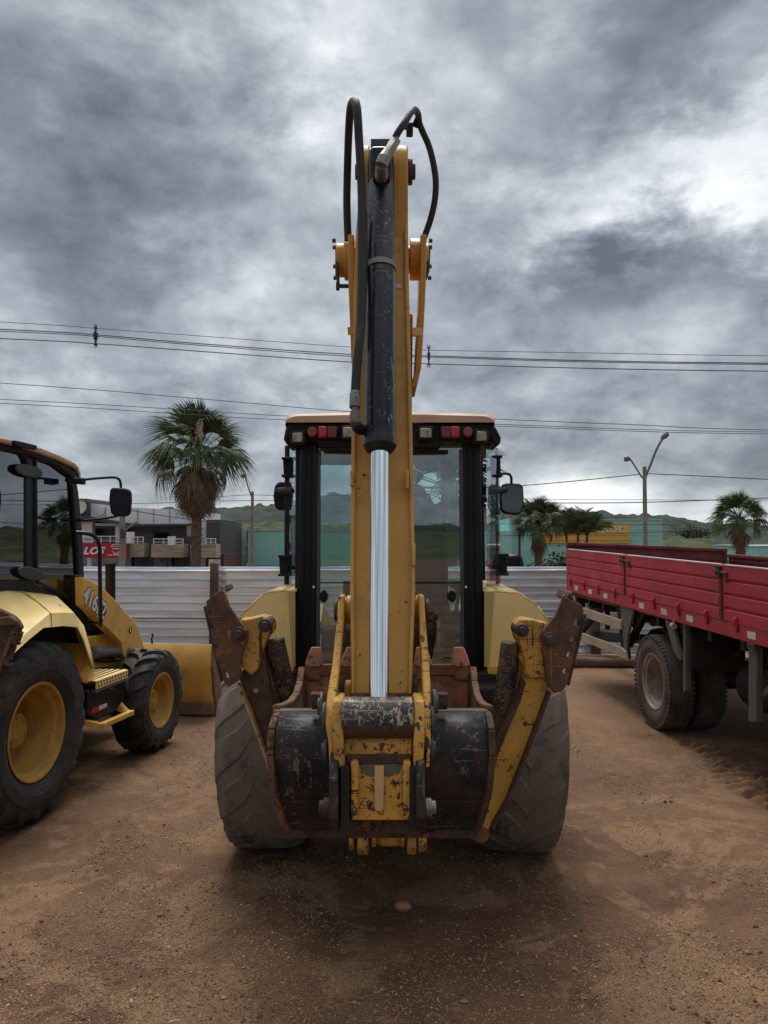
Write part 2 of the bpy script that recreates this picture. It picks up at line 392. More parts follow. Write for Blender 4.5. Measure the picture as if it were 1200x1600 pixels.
MT['tyre_dark'] = surf('dark_rubber', (0.015, 0.017, 0.021), 0.55, dust=0.50, dust_col=(0.066, 0.056, 0.050), dust_s=4.2, scratch=0.5, scratch_col=(0.09, 0.08, 0.07), var=0.3, bump=0.003, bump_s=30)
MT['tyre_truck'] = surf('muddy_truck_rubber', (0.050, 0.042, 0.036), 0.78, dust=0.6, dust_col=(0.125, 0.095, 0.075), var=0.3, bump=0.003, bump_s=40)
MT['tyre_tread_mud'] = surf('mud_caked_tread', (0.055, 0.035, 0.024), 0.85, dust=0.6, dust_col=(0.11, 0.07, 0.045), var=0.4, bump=0.006, bump_s=30)
MT['rim_yellow'] = surf('yellow_wheel_paint', (0.50, 0.275, 0.05), 0.5, chips=0.10, chip_col=RUST, chip_s=20, dust=0.28, dust_col=(0.20, 0.12, 0.06))
MT['rim_steel'] = surf('dusty_steel_rim', (0.34, 0.29, 0.22), 0.6, metal=0.2, dust=0.5, dust_col=(0.20, 0.14, 0.09), chips=0.25, chip_col=(0.10, 0.06, 0.04), chip_s=16)
MT['red'] = surf('red_truck_paint', (0.44, 0.016, 0.036), 0.42, chips=0.08, chip_col=(0.42, 0.22, 0.22), chip_s=22, dust=0.15, dust_col=(0.34, 0.07, 0.07), var=0.14, streak=0.10)
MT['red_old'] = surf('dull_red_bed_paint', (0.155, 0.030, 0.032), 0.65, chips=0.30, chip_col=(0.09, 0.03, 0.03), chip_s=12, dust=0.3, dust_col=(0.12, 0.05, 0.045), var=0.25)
MT['red_edge'] = surf('bare_worn_edge', (0.52, 0.38, 0.38), 0.5, chips=0.2, chip_col=(0.3, 0.05, 0.06), chip_s=25)
MT['grey_steel'] = surf('grey_painted_steel', (0.095, 0.092, 0.088), 0.6, dust=0.4, dust_col=(0.15, 0.12, 0.095), chips=0.15, chip_s=20)
MT['beige_wood'] = surf('painted_plank', (0.36, 0.29, 0.205), 0.75, chips=0.2, chip_col=(0.16, 0.11, 0.075), chip_s=14, var=0.15, streak=0.1)
MT['wood_post'] = surf('brown_wood_post', (0.095, 0.050, 0.036), 0.85, var=0.35, dust=0.3, streak=0.5)
MT['log'] = surf('weathered_log', (0.15, 0.095, 0.068), 0.9, var=0.4, dust=0.4, dust_col=(0.20, 0.12, 0.08), bump=0.01, bump_s=14)
MT['white'] = surf('white_paint', (0.72, 0.72, 0.70), 0.55, var=0.05, dust=0.1, dust_col=(0.5, 0.45, 0.4))
MT['reflector_white'] = surf('white_reflector', (0.62, 0.58, 0.54), 0.45, var=0.1, dust=0.25, dust_col=(0.5, 0.36, 0.32), bump=0)
MT['reflector_red'] = surf('red_reflector', (0.42, 0.012, 0.02), 0.35, var=0.1, bump=0)
MT['decal_grey'] = surf('charcoal_decal', (0.11, 0.085, 0.085), 0.5, var=0.1, bump=0)
MT['roof_peach'] = surf('faded_roof_paint', (0.50, 0.33, 0.24), 0.6, var=0.12, dust=0.2, dust_col=(0.35, 0.22, 0.15))
MT['lamp_glass'] = surf('lamp_lens', (0.26, 0.25, 0.22), 0.2, var=0.35, var_s=24, coat=0.3, bump=0.002, bump_s=90)
MT['lamp_red'] = surf('red_lamp_lens', (0.30, 0.008, 0.012), 0.22, var=0.2, coat=0.25, bump=0.001, bump_s=120)
MT['lamp_dark_red'] = surf('dark_red_lamp_lens', (0.10, 0.006, 0.008), 0.22, var=0.2, coat=0.25, bump=0.001, bump_s=120)
MT['lamp_amber'] = surf('amber_lamp_lens', (0.20, 0.022, 0.010), 0.22, var=0.2, coat=0.25, bump=0.001, bump_s=120)
MT['mirror'] = surf('mirror_glass', (0.07, 0.08, 0.085), 0.06, metal=1.0, var=0.1, bump=0)  # dark base colour carries the dark surroundings it would reflect
MT['seat'] = surf('black_seat_fabric', (0.022, 0.022, 0.024), 0.8, var=0.2)
MT['hinge_grey'] = surf('smoked_hinge_cover', (0.030, 0.034, 0.040), 0.5)
MT['cab_grey'] = surf('grey_cab_trim', (0.06, 0.065, 0.07), 0.6, var=0.15)
MT['glass'] = glass_mat('cab_glass', (0.76, 0.87, 0.88), 0.34, 0.02, 0.13)
MT['glass_side'] = glass_mat('side_glass', (0.82, 0.93, 0.92), 0.13, 0.01, 0.06)
MT['glass_dark'] = glass_mat('shade_tinted_glass', (0.10, 0.12, 0.14), 0.30, 0.01, 0.03)  # deep tint carries the shade of the cab interior in the glass colour
# ================================================================== GROUND
def vnoise(x, y, seed=0):
    """smooth value noise on numpy arrays"""
    xi = np.floor(x).astype(np.int64); yi = np.floor(y).astype(np.int64); xf = x - xi; yf = y - yi
    def h(a, b):
        n = (a * 374761393 + b * 668265263 + seed * 1442695041) & 0xffffffff
        n = ((n ^ (n >> 13)) * 1274126177) & 0xffffffff
        return ((n ^ (n >> 16)) & 0xffff) / 65535.0
    u = xf * xf * (3 - 2 * xf); v = yf * yf * (3 - 2 * yf)
    return (h(xi, yi) * (1 - u) + h(xi + 1, yi) * u) * (1 - v) + (h(xi, yi + 1) * (1 - u) + h(xi + 1, yi + 1) * u) * v
def fbm(x, y, o=4, seed=0):
    s = 0; a = 0.5; t = 0
    for k in range(o): s = s + a * vnoise(x * 2 ** k, y * 2 ** k, seed + k); t += a; a *= 0.5
    return s / t
def track_mask(x, y):
    """churned tyre track running from under the truck towards the right front"""
    cxl = 3.52 - 0.02 * (y - 6.0)
    wd = 0.46 + 0.10 * np.sin(y * 3.1)
    d = np.abs(x - cxl) / wd
    m = np.clip((1.25 - d) / 0.3, 0, 1) * np.clip((8.3 - y) / 0.5, 0, 1) * np.clip((y - 4.0) / 0.4, 0, 1)
    return m
def ground_h(x, y):
    near = np.exp(-((x - 0.5) ** 2 + (y - 5) ** 2) / 400.0)
    h = (fbm(x * 0.5, y * 0.5, 4, 3) - 0.5) * 0.05 * near
    h = h + (fbm(x * 5.5, y * 5.5, 4, 11) - 0.5) * 0.016 * near
    h = h + (fbm(x * 26, y * 26, 3, 31) - 0.5) * 0.008 * near
    flat = np.zeros_like(x)
    for wx, wy, r in WHEEL_SPOTS:
        flat = np.maximum(flat, np.exp(-((x - wx) ** 2 + (y - wy) ** 2) / (r * r)))
    h = h * (1 - flat)
    tm = track_mask(x, y)
    wv = np.sin((y + 0.10 * np.abs(x - 3.5) + 0.10 * fbm(x * 4, y * 4, 3, 5)) * 2 * math.pi / 0.155)
    rg = np.maximum(wv, -0.3) * 0.050 * (0.35 + 0.9 * fbm(x * 3, y * 3, 3, 8)) + (fbm(x * 14, y * 14, 3, 19) - 0.5) * 0.09 - 0.012
    return h + tm * rg
WHEEL_SPOTS = [(-0.95, 5.3, 0.5), (1.1, 5.3, 0.5), (-2.7, 5.71, 0.5), (-2.35, 7.8, 0.45), (3.1, 8.6, 0.5), (3.5, 8.6, 0.5)]
def axis_coords(a, b, step, lo, hi, grow=1.16):
    c = list(np.arange(a, b, step)); s = step
    left = []; p = a
    while p > lo: s *= grow; p -= s; left.append(p)
    s = step; p = c[-1]; right = []
    while p < hi: s *= grow; p += s; right.append(p)
    return np.array(left[::-1] + c + right)
gx = axis_coords(-3.6, 4.9, 0.022, -420, 420); gy = axis_coords(2.6, 8.6, 0.022, -300, 560)
GX, GY = np.meshgrid(gx, gy); GZ = ground_h(GX, GY)
nx, ny = len(gx), len(gy)
verts = np.stack([GX, GY, GZ], -1).reshape(-1, 3)
idx = np.arange(nx * ny).reshape(ny, nx)
faces = np.stack([idx[:-1, :-1], idx[:-1, 1:], idx[1:, 1:], idx[1:, :-1]], -1).reshape(-1, 4)
def fast_mesh(name, verts, faces, mats, smooth=True):
    me = bpy.data.meshes.new(name); k = faces.shape[1]
    me.vertices.add(len(verts)); me.vertices.foreach_set('co', verts.astype(np.float32).ravel())
    me.loops.add(faces.size); me.loops.foreach_set('vertex_index', faces.astype(np.int32).ravel())
    me.polygons.add(len(faces)); me.polygons.foreach_set('loop_start', np.arange(len(faces), dtype=np.int32) * k)
    me.polygons.foreach_set('use_smooth', np.full(len(faces), smooth)); me.update(calc_edges=True)
    for m in mats: me.materials.append(m)
    o = bpy.data.objects.new(name, me); COL.objects.link(o); return o
# dirt: dark damp soil, drier tan grit lying over it in patches
def dirt_material():
    m, g, b = new_mat('damp_dirt'); V = g.coord()
    big = g.noise(V, 0.55, 6, 0.62, 0.6); mid = g.noise(V, 2.6, 7, 0.66, 0.8); fine = g.noise(V, 90, 3, 0.7)
    grit = g.noise(V, 260, 2, 0.6)
    c = g.mix(g.step(mid, 0.32, 0.68), (0.071, 0.031, 0.015), (0.137, 0.067, 0.034))
    c = g.mix(g.step(big, 0.40, 0.62), c, g.mix(g.step(fine, 0.35, 0.65), (0.103, 0.052, 0.025), (0.203, 0.111, 0.057)))
    # reddish stretches
    c = g.mix(g.math('MULTIPLY', g.step(g.noise(V, 1.1, 4, 0.6), 0.55, 0.7), 0.25), c, (0.115, 0.046, 0.021))
    # tan sand washed over it
    sp = g.math('ADD', g.math('MULTIPLY', g.noise(V, 0.9, 8, 0.7, 1.2), 0.72), g.math('MULTIPLY', g.noise(V, 5.5, 5, 0.65), 0.28))
    sand = g.step(sp, 0.49, 0.55)
    sp_tree = g.add('ShaderNodeSeparateXYZ'); g.l.new(V, sp_tree.inputs[0])
    far = g.step(sp_tree.outputs[1], 6.0, 9.5)
    sand = g.math('MAXIMUM', sand, g.math('MULTIPLY', far, 0.85))
    gs = g.step(g.math('ADD', g.math('MULTIPLY', grit, 0.6), g.math('MULTIPLY', fine, 0.4)), 0.44, 0.60)
    c = g.mix(g.math('MULTIPLY', sand, g.math('ADD', 0.20, g.math('MULTIPLY', gs, 0.6))), c, (0.330, 0.205, 0.120))
    # scattered pale grains everywhere
    vo = g.voro(V, 130); gr = g.math('LESS_THAN', vo, 0.17)
    rnd = g.voro(V, 130, out=1)
    c = g.mix(g.math('MULTIPLY', gr, 0.65), c, g.mix(0.6, rnd, (0.30, 0.21, 0.14), 'MULTIPLY') if False else (0.42, 0.31, 0.21))
    vo2 = g.voro(V, 55); c = g.mix(g.math('MULTIPLY', g.math('LESS_THAN', vo2, 0.11), 0.6), c, (0.03, 0.018, 0.013))
    g.put(b.inputs['Base Color'], c)
    g.put(b.inputs['Roughness'], g.math('ADD', 0.74, g.math('MULTIPLY', sand, 0.2)))
    b.inputs['Specular IOR Level'].default_value = 0.28
    # mid-sized crumbs, and the freshly turned damp soil of the tyre track
    cr = g.noise(V, 42, 4, 0.75); c = g.mix(g.math('MULTIPLY', g.step(cr, 0.55, 0.66), 0.45), c, (0.30, 0.190, 0.112)); c = g.mix(g.math('MULTIPLY', g.step(cr, 0.46, 0.36), 0.55), c, (0.045, 0.024, 0.014))
    v3 = g.voro(V, 34); c = g.mix(g.math('MULTIPLY', g.math('LESS_THAN', v3, 0.10), 0.6), c, (0.36, 0.26, 0.18))
    at = g.add('ShaderNodeAttribute', attribute_name='turned'); c = g.mix(g.math('MULTIPLY', at.outputs['Fac'], 0.72), c, (0.075, 0.036, 0.021))
    h = g.math('ADD', g.math('MULTIPLY', fine, 0.6), g.math('MULTIPLY', grit, 0.4))
    h = g.math('ADD', h, g.math('MULTIPLY', g.math('SUBTRACT', 1, vo), 0.5))
    n1 = g.bump(h, 0.006, 1.0); g.l.new(g.bump(g.noise(V, 18, 5, 0.7), 0.012, 0.9, n1), b.inputs['Normal'])
    return m
M_dirt = dirt_material()
ground = fast_mesh('ground', verts, faces, [M_dirt]); ground['kind'] = 'structure'
at_ = ground.data.attributes.new('turned', 'FLOAT', 'POINT'); at_.data.foreach_set('value', (track_mask(GX, GY) * np.clip(fbm(GX * 5, GY * 9, 3, 61) * 2.2 - 0.35, 0, 1)).astype(np.float32).ravel())

# gravel lying loose on the dirt: tens of thousands of grains, one mass
def gravel(name, n, size, xr, yr, mats, seed, clump):
    r = np.random.default_rng(seed)
    x = r.uniform(*xr, n * 4); y = yr[0] + (yr[1] - yr[0]) * r.random(n * 4) ** 1.7
    dens = fbm(x * 1.3, y * 1.3, 5, 77); keep = r.random(len(x)) < np.clip((dens - clump) * 5, 0.05, 1) * (1 - 0.8 * np.exp(-((x - 0.45) / 1.0) ** 2 - ((y - 4.6) / 0.9) ** 2))
    tmk = track_mask(x, y); keep &= r.random(len(x)) > tmk * 0.7
    x = x[keep][:n]; y = y[keep][:n]; k = len(x); z = ground_h(x, y)
    s = size * np.exp(r.normal(0, 0.42, k)); a = r.uniform(0, 2 * math.pi, k)
    base = np.array([(1, 0, 0), (0.2, 0.9, 0.1), (-0.9, 0.3, 0), (-0.3, -0.85, 0.1), (0.1, 0, 0.75), (0, 0.1, -0.5)])
    v = base[None] * (1 + r.uniform(-0.3, 0.3, (k, 6, 3))); v = v * s[:, None, None]
    ca, sa = np.cos(a)[:, None], np.sin(a)[:, None]
    vx = v[..., 0] * ca - v[..., 1] * sa * 0.75; vy = v[..., 0] * sa + v[..., 1] * ca * 0.75
    vv = np.stack([vx + x[:, None], vy + y[:, None], v[..., 2] * 0.8 + z[:, None] + s[:, None] * 0.25], -1).reshape(-1, 3)
    f = np.array([(0, 1, 4), (1, 2, 4), (2, 3, 4), (3, 0, 4), (1, 0, 5), (2, 1, 5), (3, 2, 5), (0, 3, 5)])
    ff = (f[None] + (np.arange(k) * 6)[:, None, None]).reshape(-1, 3)
    o = fast_mesh(name, vv, ff, mats, False)
    mi = np.repeat(r.choice(len(mats), k, p=[0.5, 0.32, 0.18]), 8).astype(np.int32); o.data.polygons.foreach_set('material_index', mi)
    return o
GM = [surf('tan_grit', (0.30, 0.185, 0.105), 0.85, var=0.3, bump=0), surf('brown_grit', (0.15, 0.082, 0.048), 0.85, var=0.3, bump=0), surf('pale_grit', (0.42, 0.285, 0.175), 0.8, var=0.3, bump=0)]
gv = gravel('gravel', 130000, 0.0036, (-3.0, 3.8), (2.9, 8.4), GM, 5, 0.40)
tag(gv, 'small tan and brown gravel grains scattered over the damp dirt', 'gravel', kind='stuff')
gv2 = gravel('dirt_clods', 1500, 0.009, (-2.8, 4.4), (3.0, 8.5), [GM[1], GM[0], GM[1]], 9, 0.40)
tag(gv2, 'loose crumbs of brown soil lying on the yard', 'soil crumbs', kind='stuff')

def rock(c, s, seed, name, label, cat, mat):
    r = random.Random(seed); mb = MB(); n = 9; vs = []; fs = []
    rings = 6
    for i in range(rings + 1):
        th = math.pi * i / rings
        for j in range(n):
            ph = 2 * math.pi * j / n; k = r.uniform(0.78, 1.12)
            vs.append((c[0] + s[0] * math.sin(th) * math.cos(ph) * k, c[1] + s[1] * math.sin(th) * math.sin(ph) * k, c[2] + s[2] * math.cos(th) * k))
    for i in range(rings):
        for j in range(n): fs.append((i * n + j, i * n + (j + 1) % n, (i + 1) * n + (j + 1) % n, (i + 1) * n + j))
    mb.add(vs, fs); o = obj(name, mb, mat, angle=25); return tag(o, label, cat)
p = P(630, 1408, 4.4); 
p = P(630, 1411, 2.1 * F / (1411 - 841))
rock((p.x, p.y, 0.018), (0.052, 0.035, 0.028), 3, 'stone', 'reddish brown stone lying alone on the dirt in front of the bucket', 'stone', surf('red_stone', (0.34, 0.15, 0.075), 0.8, var=0.3))
for k, (u, v, a, l) in enumerate(((272, 1584, 0.3, 0.045), (205, 1553, 1.9, 0.03))):
    p = P(u, v, 2.1 * F / (v - 841)); mb = MB(); d = Vector((math.cos(a), math.sin(a), 0)) * l / 2; c = Vector((p.x, p.y, 0.012))
    mb.tube([c - d, c + d * 0.1 + Vector((0, 0, 0.004)), c + d], [0.004, 0.006, 0.003], 7)
    o = obj('wood_chip', mb, surf('pale_wood', (0.5, 0.38, 0.25), 0.8))
    tag(o, ['pale splinter of wood on the dirt at the bottom left', 'thin upright looking pale wood sliver further into the dirt'][k], 'wood chip')

# ================================================================== HILLS (polar terrain, crest heights as seen along the skyline)
def hills(name, crest, Y0, Y1, seed, mat, rough, n_r=60, n_a=700, dens=1.0):
    """crest: (photo u, photo v) along the skyline; beyond the frame it goes on with noise, unseen and kept lower for reflections"""
    az = np.linspace(-math.pi, math.pi, n_a, endpoint=False)
    us = np.array([c[0] for c in crest]); vs = np.array([c[1] for c in crest])
    uu = 600 + F * np.tan(np.clip(az, -1.2, 1.2))
    front = np.interp(uu, us, vs); e_f = (841 - front) / F * np.cos(np.clip(az, -1.2, 1.2))
    e_b = (0.006 + 0.012 * fbm(np.cos(az) * 3 + 9, np.sin(az) * 3 + 9, 3, seed)) * (1.0 if Y1 > 200 else 0.6)  # unseen ring kept low so the cab glass reflects more sky
    wt = np.clip((0.62 - np.abs(az)) / 0.12, 0, 1); el = e_f * wt + e_b * (1 - wt)
    r = np.linspace(0, 1, n_r); rad = Y0 + (Y1 - Y0) * r
    A, Rr = np.meshgrid(az, rad); EL = np.tile(el, (n_r, 1)); rr = np.tile(r[:, None], (1, n_a))
    prof = np.sin(np.clip(rr * 1.25, 0, 1) * math.pi / 2) ** 1.1
    X = np.sin(A) * Rr; Yy = np.cos(A) * Rr
    crown_r = Y0 + (Y1 - Y0) * 0.8
    H = prof * (EL * Rr + CAM_H) + (fbm(X / (Y1 * 0.03), Yy / (Y1 * 0.03), 4, seed + 3) - 0.5) * Y1 * 0.010 * np.clip(rr * 3, 0, 1)
    H += (fbm(X / rough, Yy / rough, 4, seed + 9) - 0.5) * rough * 0.9 * dens * np.clip(rr * 4, 0, 1)
    H -= np.clip(rr - 0.88, 0, 1) * Y1 * 0.3
    H[0, :] = -1.0
    vv = np.stack([X, Yy, H], -1).reshape(-1, 3); ix = np.arange(n_r * n_a).reshape(n_r, n_a); nx2 = np.roll(ix, -1, 1)
    ff = np.stack([ix[:-1], nx2[:-1], nx2[1:], ix[1:]], -1).reshape(-1, 4)
    o = fast_mesh(name, vv, ff, [mat]); o['kind'] = 'structure'; return o
def veg_mat(name, a, b2, c2, s1, s2):
    m, g, b = new_mat(name); V = g.coord()
    c = g.mix(g.step(g.noise(V, s1, 6, 0.65), 0.35, 0.65), a, b2)
    c = g.mix(g.step(g.noise(V, s2, 5, 0.7), 0.50, 0.62), c, c2)
    g.put(b.inputs['Base Color'], c); b.inputs['Roughness'].default_value = 0.9; b.inputs['Specular IOR Level'].default_value = 0.1
    g.l.new(g.bump(g.noise(V, s2 * 2.2, 5, 0.7), 2.0, 0.6), b.inputs['Normal']); return m
M_forest = veg_mat('wooded_hill', (0.040, 0.052, 0.046), (0.056, 0.070, 0.056), (0.026, 0.036, 0.037), 0.02, 0.09)  # muted bluish greens carry distance haze in the colour
M_past = veg_mat('green_pasture', (0.110, 0.125, 0.058), (0.075, 0.090, 0.042), (0.042, 0.058, 0.032), 0.06, 0.30)
hills('wooded_hills', [(-200, 800), (150, 800), (230, 799), (300, 799), (350, 800), (400, 797), (425, 793), (450, 786), (520, 776), (600, 782), (780, 800), (850, 804), (940, 805),
      (1000, 808), (1040, 812), (1080, 818), (1120, 824), (1160, 826), (1200, 824), (1500, 815)], 190, 420, 3, M_forest, 7.0, 70, 1500)
hills('pasture_slope', [(-200, 838), (250, 836), (345, 826), (380, 822), (450, 820), (520, 822), (600, 832), (900, 852), (1020, 850), (1060, 842), (1100, 846), (1140, 856), (1300, 856)], 66, 150, 8, M_past, 3.5, 50, 1100, 0.5)

# ================================================================== FENCE
FY = 13.6
def galv_mat():
    m, g, b = new_mat('zinc_coated_sheet'); V = g.coord()
    c = g.mix(g.step(g.noise(g.coord(scale=(0.5, 1, 6)), 1.3, 6, 0.65), 0.3, 0.7), (0.56, 0.61, 0.67), (0.80, 0.86, 0.92))
    c = g.mix(g.math('MULTIPLY', g.step(g.noise(V, 1.7, 7, 0.7, 0.6), 0.54, 0.74), 0.4), c, (0.42, 0.42, 0.43))
    c = g.mix(g.math('MULTIPLY', g.step(g.noise(g.coord(scale=(0.6, 1, 9)), 2.3, 6, 0.7), 0.66, 0.78), 0.3), c, (0.40, 0.36, 0.33))
    g.put(b.inputs['Base Color'], c); b.inputs['Metallic'].default_value = 0.45; b.inputs['Roughness'].default_value = 0.38
    g.l.new(g.bump(g.noise(V, 3.0, 4), 0.006, 0.4), b.inputs['Normal']); return m
M_galv = galv_mat()
fence = thing('corrugated_fence', 'long fence of ribbed bare metal sheets across the back of the yard', 'fence', (0, FY, 0))
zt = Zv(884.5, FY)
def rib_sheet(x0, x1, z0, z1, yoff, seed):
    r = random.Random(seed); ribs = []
    pitch = 0.137; z = z1; prof = [(z1, 0.0)]
    while z > z0 + 0.01:
        for dz, dy in ((0.044, 0.0), (0.060, -0.048), (0.083, -0.048), (0.106, 0.0), (pitch, 0.0)):
            zz = z - dz
            if zz < z0: break
            prof.append((zz, dy))
        z -= pitch
    nxs = 14; vs = []; fs = []
    ph = r.uniform(0, 6)
    for i in range(nxs + 1):
        x = x0 + (x1 - x0) * i / nxs
        wv = math.sin(x * 1.3 + ph) * 0.012 + math.sin(x * 3.7 + ph) * 0.004
        for z_, dy in prof: vs.append((x, FY + yoff + dy + wv + r.uniform(-0.004, 0.004), z_ + math.sin(x * 0.9 + ph) * 0.006))
    k = len(prof)
    for i in range(nxs):
        for j in range(k - 1): fs.append((i * k + j, (i + 1) * k + j, (i + 1) * k + j + 1, i * k + j + 1))
    return MB().add(vs, fs)
xs = [-13.2, -10.3, -7.4, P(120, 900, FY).x, P(341, 900, FY).x, P(600, 900, FY).x, P(905, 900, FY).x, 5.9, 8.4, 11.2, 14.0]
for i in range(len(xs) - 1):
    r = random.Random(i + 40)
    for row, (z0, z1) in enumerate(((0.70, zt + r.uniform(-0.012, 0.01)), (0.06, 0.86))):
        o = obj('metal_sheet', rib_sheet(xs[i] - 0.04, xs[i + 1] + 0.04, z0, z1 + (0 if row == 0 else r.uniform(-0.02, 0.02)), 0.012 * (i % 2) + 0.03 * row, i * 7 + row), M_galv, fence, solid=0.0015, angle=20)
for k, (u0, u1, v0) in enumerate(((326, 338, 884), (921, 935, 925), (30, 42, 886), (1210, 1222, 886))):
    x0, x1 = P(u0, 900, FY - 0.12).x, P(u1, 900, FY - 0.12).x
    mb = MB(); zt2 = Zv(v0 - 4, FY - 0.12)
    mb.beam(((x0 + x1) / 2 + 0.02, FY - 0.12, 0), ((x0 + x1) / 2 + (0.035 if k == 0 else 0), FY - 0.13, zt2), x1 - x0, 0.09, up=(0, 1, 0))
    obj('post', mb, MT['wood_post'], fence, bevel=0.006)
# logs along the foot of the fence
for k, (u0, u1, v, Y, r0, lab) in enumerate(((870, 1010, 1030, 12.6, 0.085, 'weathered round log lying on the dirt under the truck bed end, nearest to the yard'),
                                        (900, 1060, 1018, 12.95, 0.075, 'thinner log lying against the foot of the fence behind the front log'))):
    a = P(u0, v, Y); b_ = P(u1, v, Y); a.z = b_.z = r0 * 0.93; pts = []; rr = []
    for i in range(9):
        t = i / 8; pts.append(a.lerp(b_, t) + Vector((0, 0.02 * math.sin(t * 5), 0.006 * math.sin(t * 9)))); rr.append(r0 * (1 + 0.1 * math.sin(t * 7 + k)))
    o = obj('log', MB().tube(pts, rr, 14), MT['log']); tag(o, lab, 'log', 'logs lying at the foot of the fence')
# ================================================================== WHEELS
def tyre_mesh(Rr, W, rim_r, lugs, lug_h, kind):
    """axis along x, centre at the origin; outer side at +x"""
    h = W / 2; mb = MB(); B = Rr - lug_h
    side = Rr - rim_r
    prof = [(-h * 0.80, rim_r), (-h * 0.97, rim_r + side * 0.22), (-h * 1.00, rim_r + side * 0.30), (-h * 1.02, rim_r + side * 0.305), (-h * 1.045, rim_r + side * 0.48), (-h * 1.035, rim_r + side * 0.56), (-h * 1.015, rim_r + side * 0.565), (-h * 0.98, rim_r + side * 0.74), (-h * 0.86, B - side * 0.07),
            (-h * 0.66, B - 0.006), (-h * 0.3, B), (0, B + 0.002)]
    prof = prof + [(-a, r) for a, r in prof[-2::-1]]
    mb.lathe(prof, n=72)
    def crown(x):
        a = abs(x) / h
        if a <= 0.86: return B + 0.002 - 0.008 * (a / 0.66) ** 2 - max(0, a - 0.66) * side * 0.35, a * h
        return None
    if kind == 'chevron':
        for sgn in (-1, 1):
            for i in range(lugs):
                a0 = 2 * math.pi * (i + (0.5 if sgn > 0 else 0)) / lugs
                rows = []
                for k in range(9):
                    t = k / 8
                    if t < 0.22: x = h * (0.99 - 0.05 * t / 0.22); rad = B - side * (0.30 - 0.22 * t / 0.22)
                    else: x = h * (0.94 - 0.98 * (t - 0.22) / 0.78); q = abs(x) / h; rad = B + 0.002 - 0.007 * q * q - max(0, q - 0.7) * side * 0.30
                    ang = a0 + (0.0 if t < 0.2 else (t - 0.2) * 1.0 * (2.1 * math.pi * 1.0 / lugs) * 1.15 + (0.10 * math.sin(t * 6)) * 2 * math.pi / lugs)
                    wd = ((0.74 if lugs < 15 else 0.50) - 0.12 * t) * 2 * math.pi / lugs / 2
                    lh = lug_h * (1.0 if 0.1 < t < 0.98 else 0.6)
                    for (da, dr) in ((-wd * 1.15, -0.012), (-wd * 0.85, lh), (wd * 0.85, lh), (wd * 1.15, -0.012)):
                        rr = rad + dr; xx = x
                        if t < 0.25 and dr > 0: xx = x + lh * 0.35; rr = rad + lh * 0.55
                        rows.append((sgn * xx, rr * math.cos(ang + da), rr * math.sin(ang + da)))
                fs = []
                for k in range(8):
                    for j in range(3): fs.append((k * 4 + j, k * 4 + j + 1, k * 4 + j + 5, k * 4 + j + 4))
                fs += [(0, 1, 2, 3), (35, 34, 33, 32)]
                mb.add(rows, fs)
    if kind == 'ribs':
        for x in (-0.66, -0.24, 0.24, 0.66):
            x0, x1 = x * h - h * 0.15, x * h + h * 0.15
            rb = B - 0.004 if abs(x) > 0.5 else B
            mb.lathe([(x0, rb - 0.01), (x0 + 0.003, rb + lug_h), (x1 - 0.003, rb + lug_h), (x1, rb - 0.01)], n=72)
        for i in range(60):      # shoulder blocks
            a = 2 * math.pi * i / 60
            for sgn in (-1, 1):
                c = Vector((sgn * h * 0.93, (B - 0.022) * math.cos(a), (B - 0.022) * math.sin(a)))
                mb.box(c, (0.030, 0.030, 0.030), Matrix.Rotation(a, 3, 'X'))
    return mb
def rim_mesh(rim_r, W, dish, hub_r, hub_out, bolts=8):
    """dished disc: outer lip at +x"""
    h = W / 2; mb = MB()
    mb.lathe([(h * 0.86, rim_r + 0.012), (h * 0.89, rim_r + 0.006), (h * 0.86, rim_r - 0.012), (h * 0.70, rim_r - 0.022), (h * 0.62, rim_r - 0.052), (h * 0.30, rim_r - 0.060),
              (h * 0.26 - dish * 0.2, rim_r - 0.075), (h * 0.22 - dish, rim_r - 0.10), (h * 0.10 - dish, hub_r * 1.5), (h * 0.12 - dish, hub_r * 1.05), (h * 0.12 - dish, 0.001)], n=56)
    mb.lathe([(-h * 0.84, rim_r + 0.004), (-h * 0.5, rim_r - 0.04), (h * 0.1 - dish, rim_r - 0.06), (h * 0.0 - dish, 0.001)], n=40)
    return mb
def hub_mesh(W, dish, hub_r, hub_out, bolts):
    h = W / 2; mb = MB(); x0 = h * 0.12 - dish
    mb.lathe([(x0 - 0.02, hub_r), (x0 + hub_out * 0.9, hub_r * 0.97), (x0 + hub_out, hub_r * 0.90), (x0 + hub_out, hub_r * 0.55), (x0 + hub_out + 0.006, hub_r * 0.5), (x0 + hub_out + 0.006, 0.0005)], n=32)
    for i in range(bolts):
        a = 2 * math.pi * i / bolts
        y, z = hub_r * 0.72 * math.cos(a), hub_r * 0.72 * math.sin(a)
        mb.cyl((x0 + hub_out - 0.004, y, z), (x0 + hub_out + 0.014, y, z), hub_r * 0.085, 6)
        y, z = hub_r * 1.25 * math.cos(a + .3), hub_r * 1.25 * math.sin(a + .3)
        mb.cyl((x0 - 0.004, y, z), (x0 + 0.02, y, z), hub_r * 0.10, 6)
    return mb
PROTO = {}
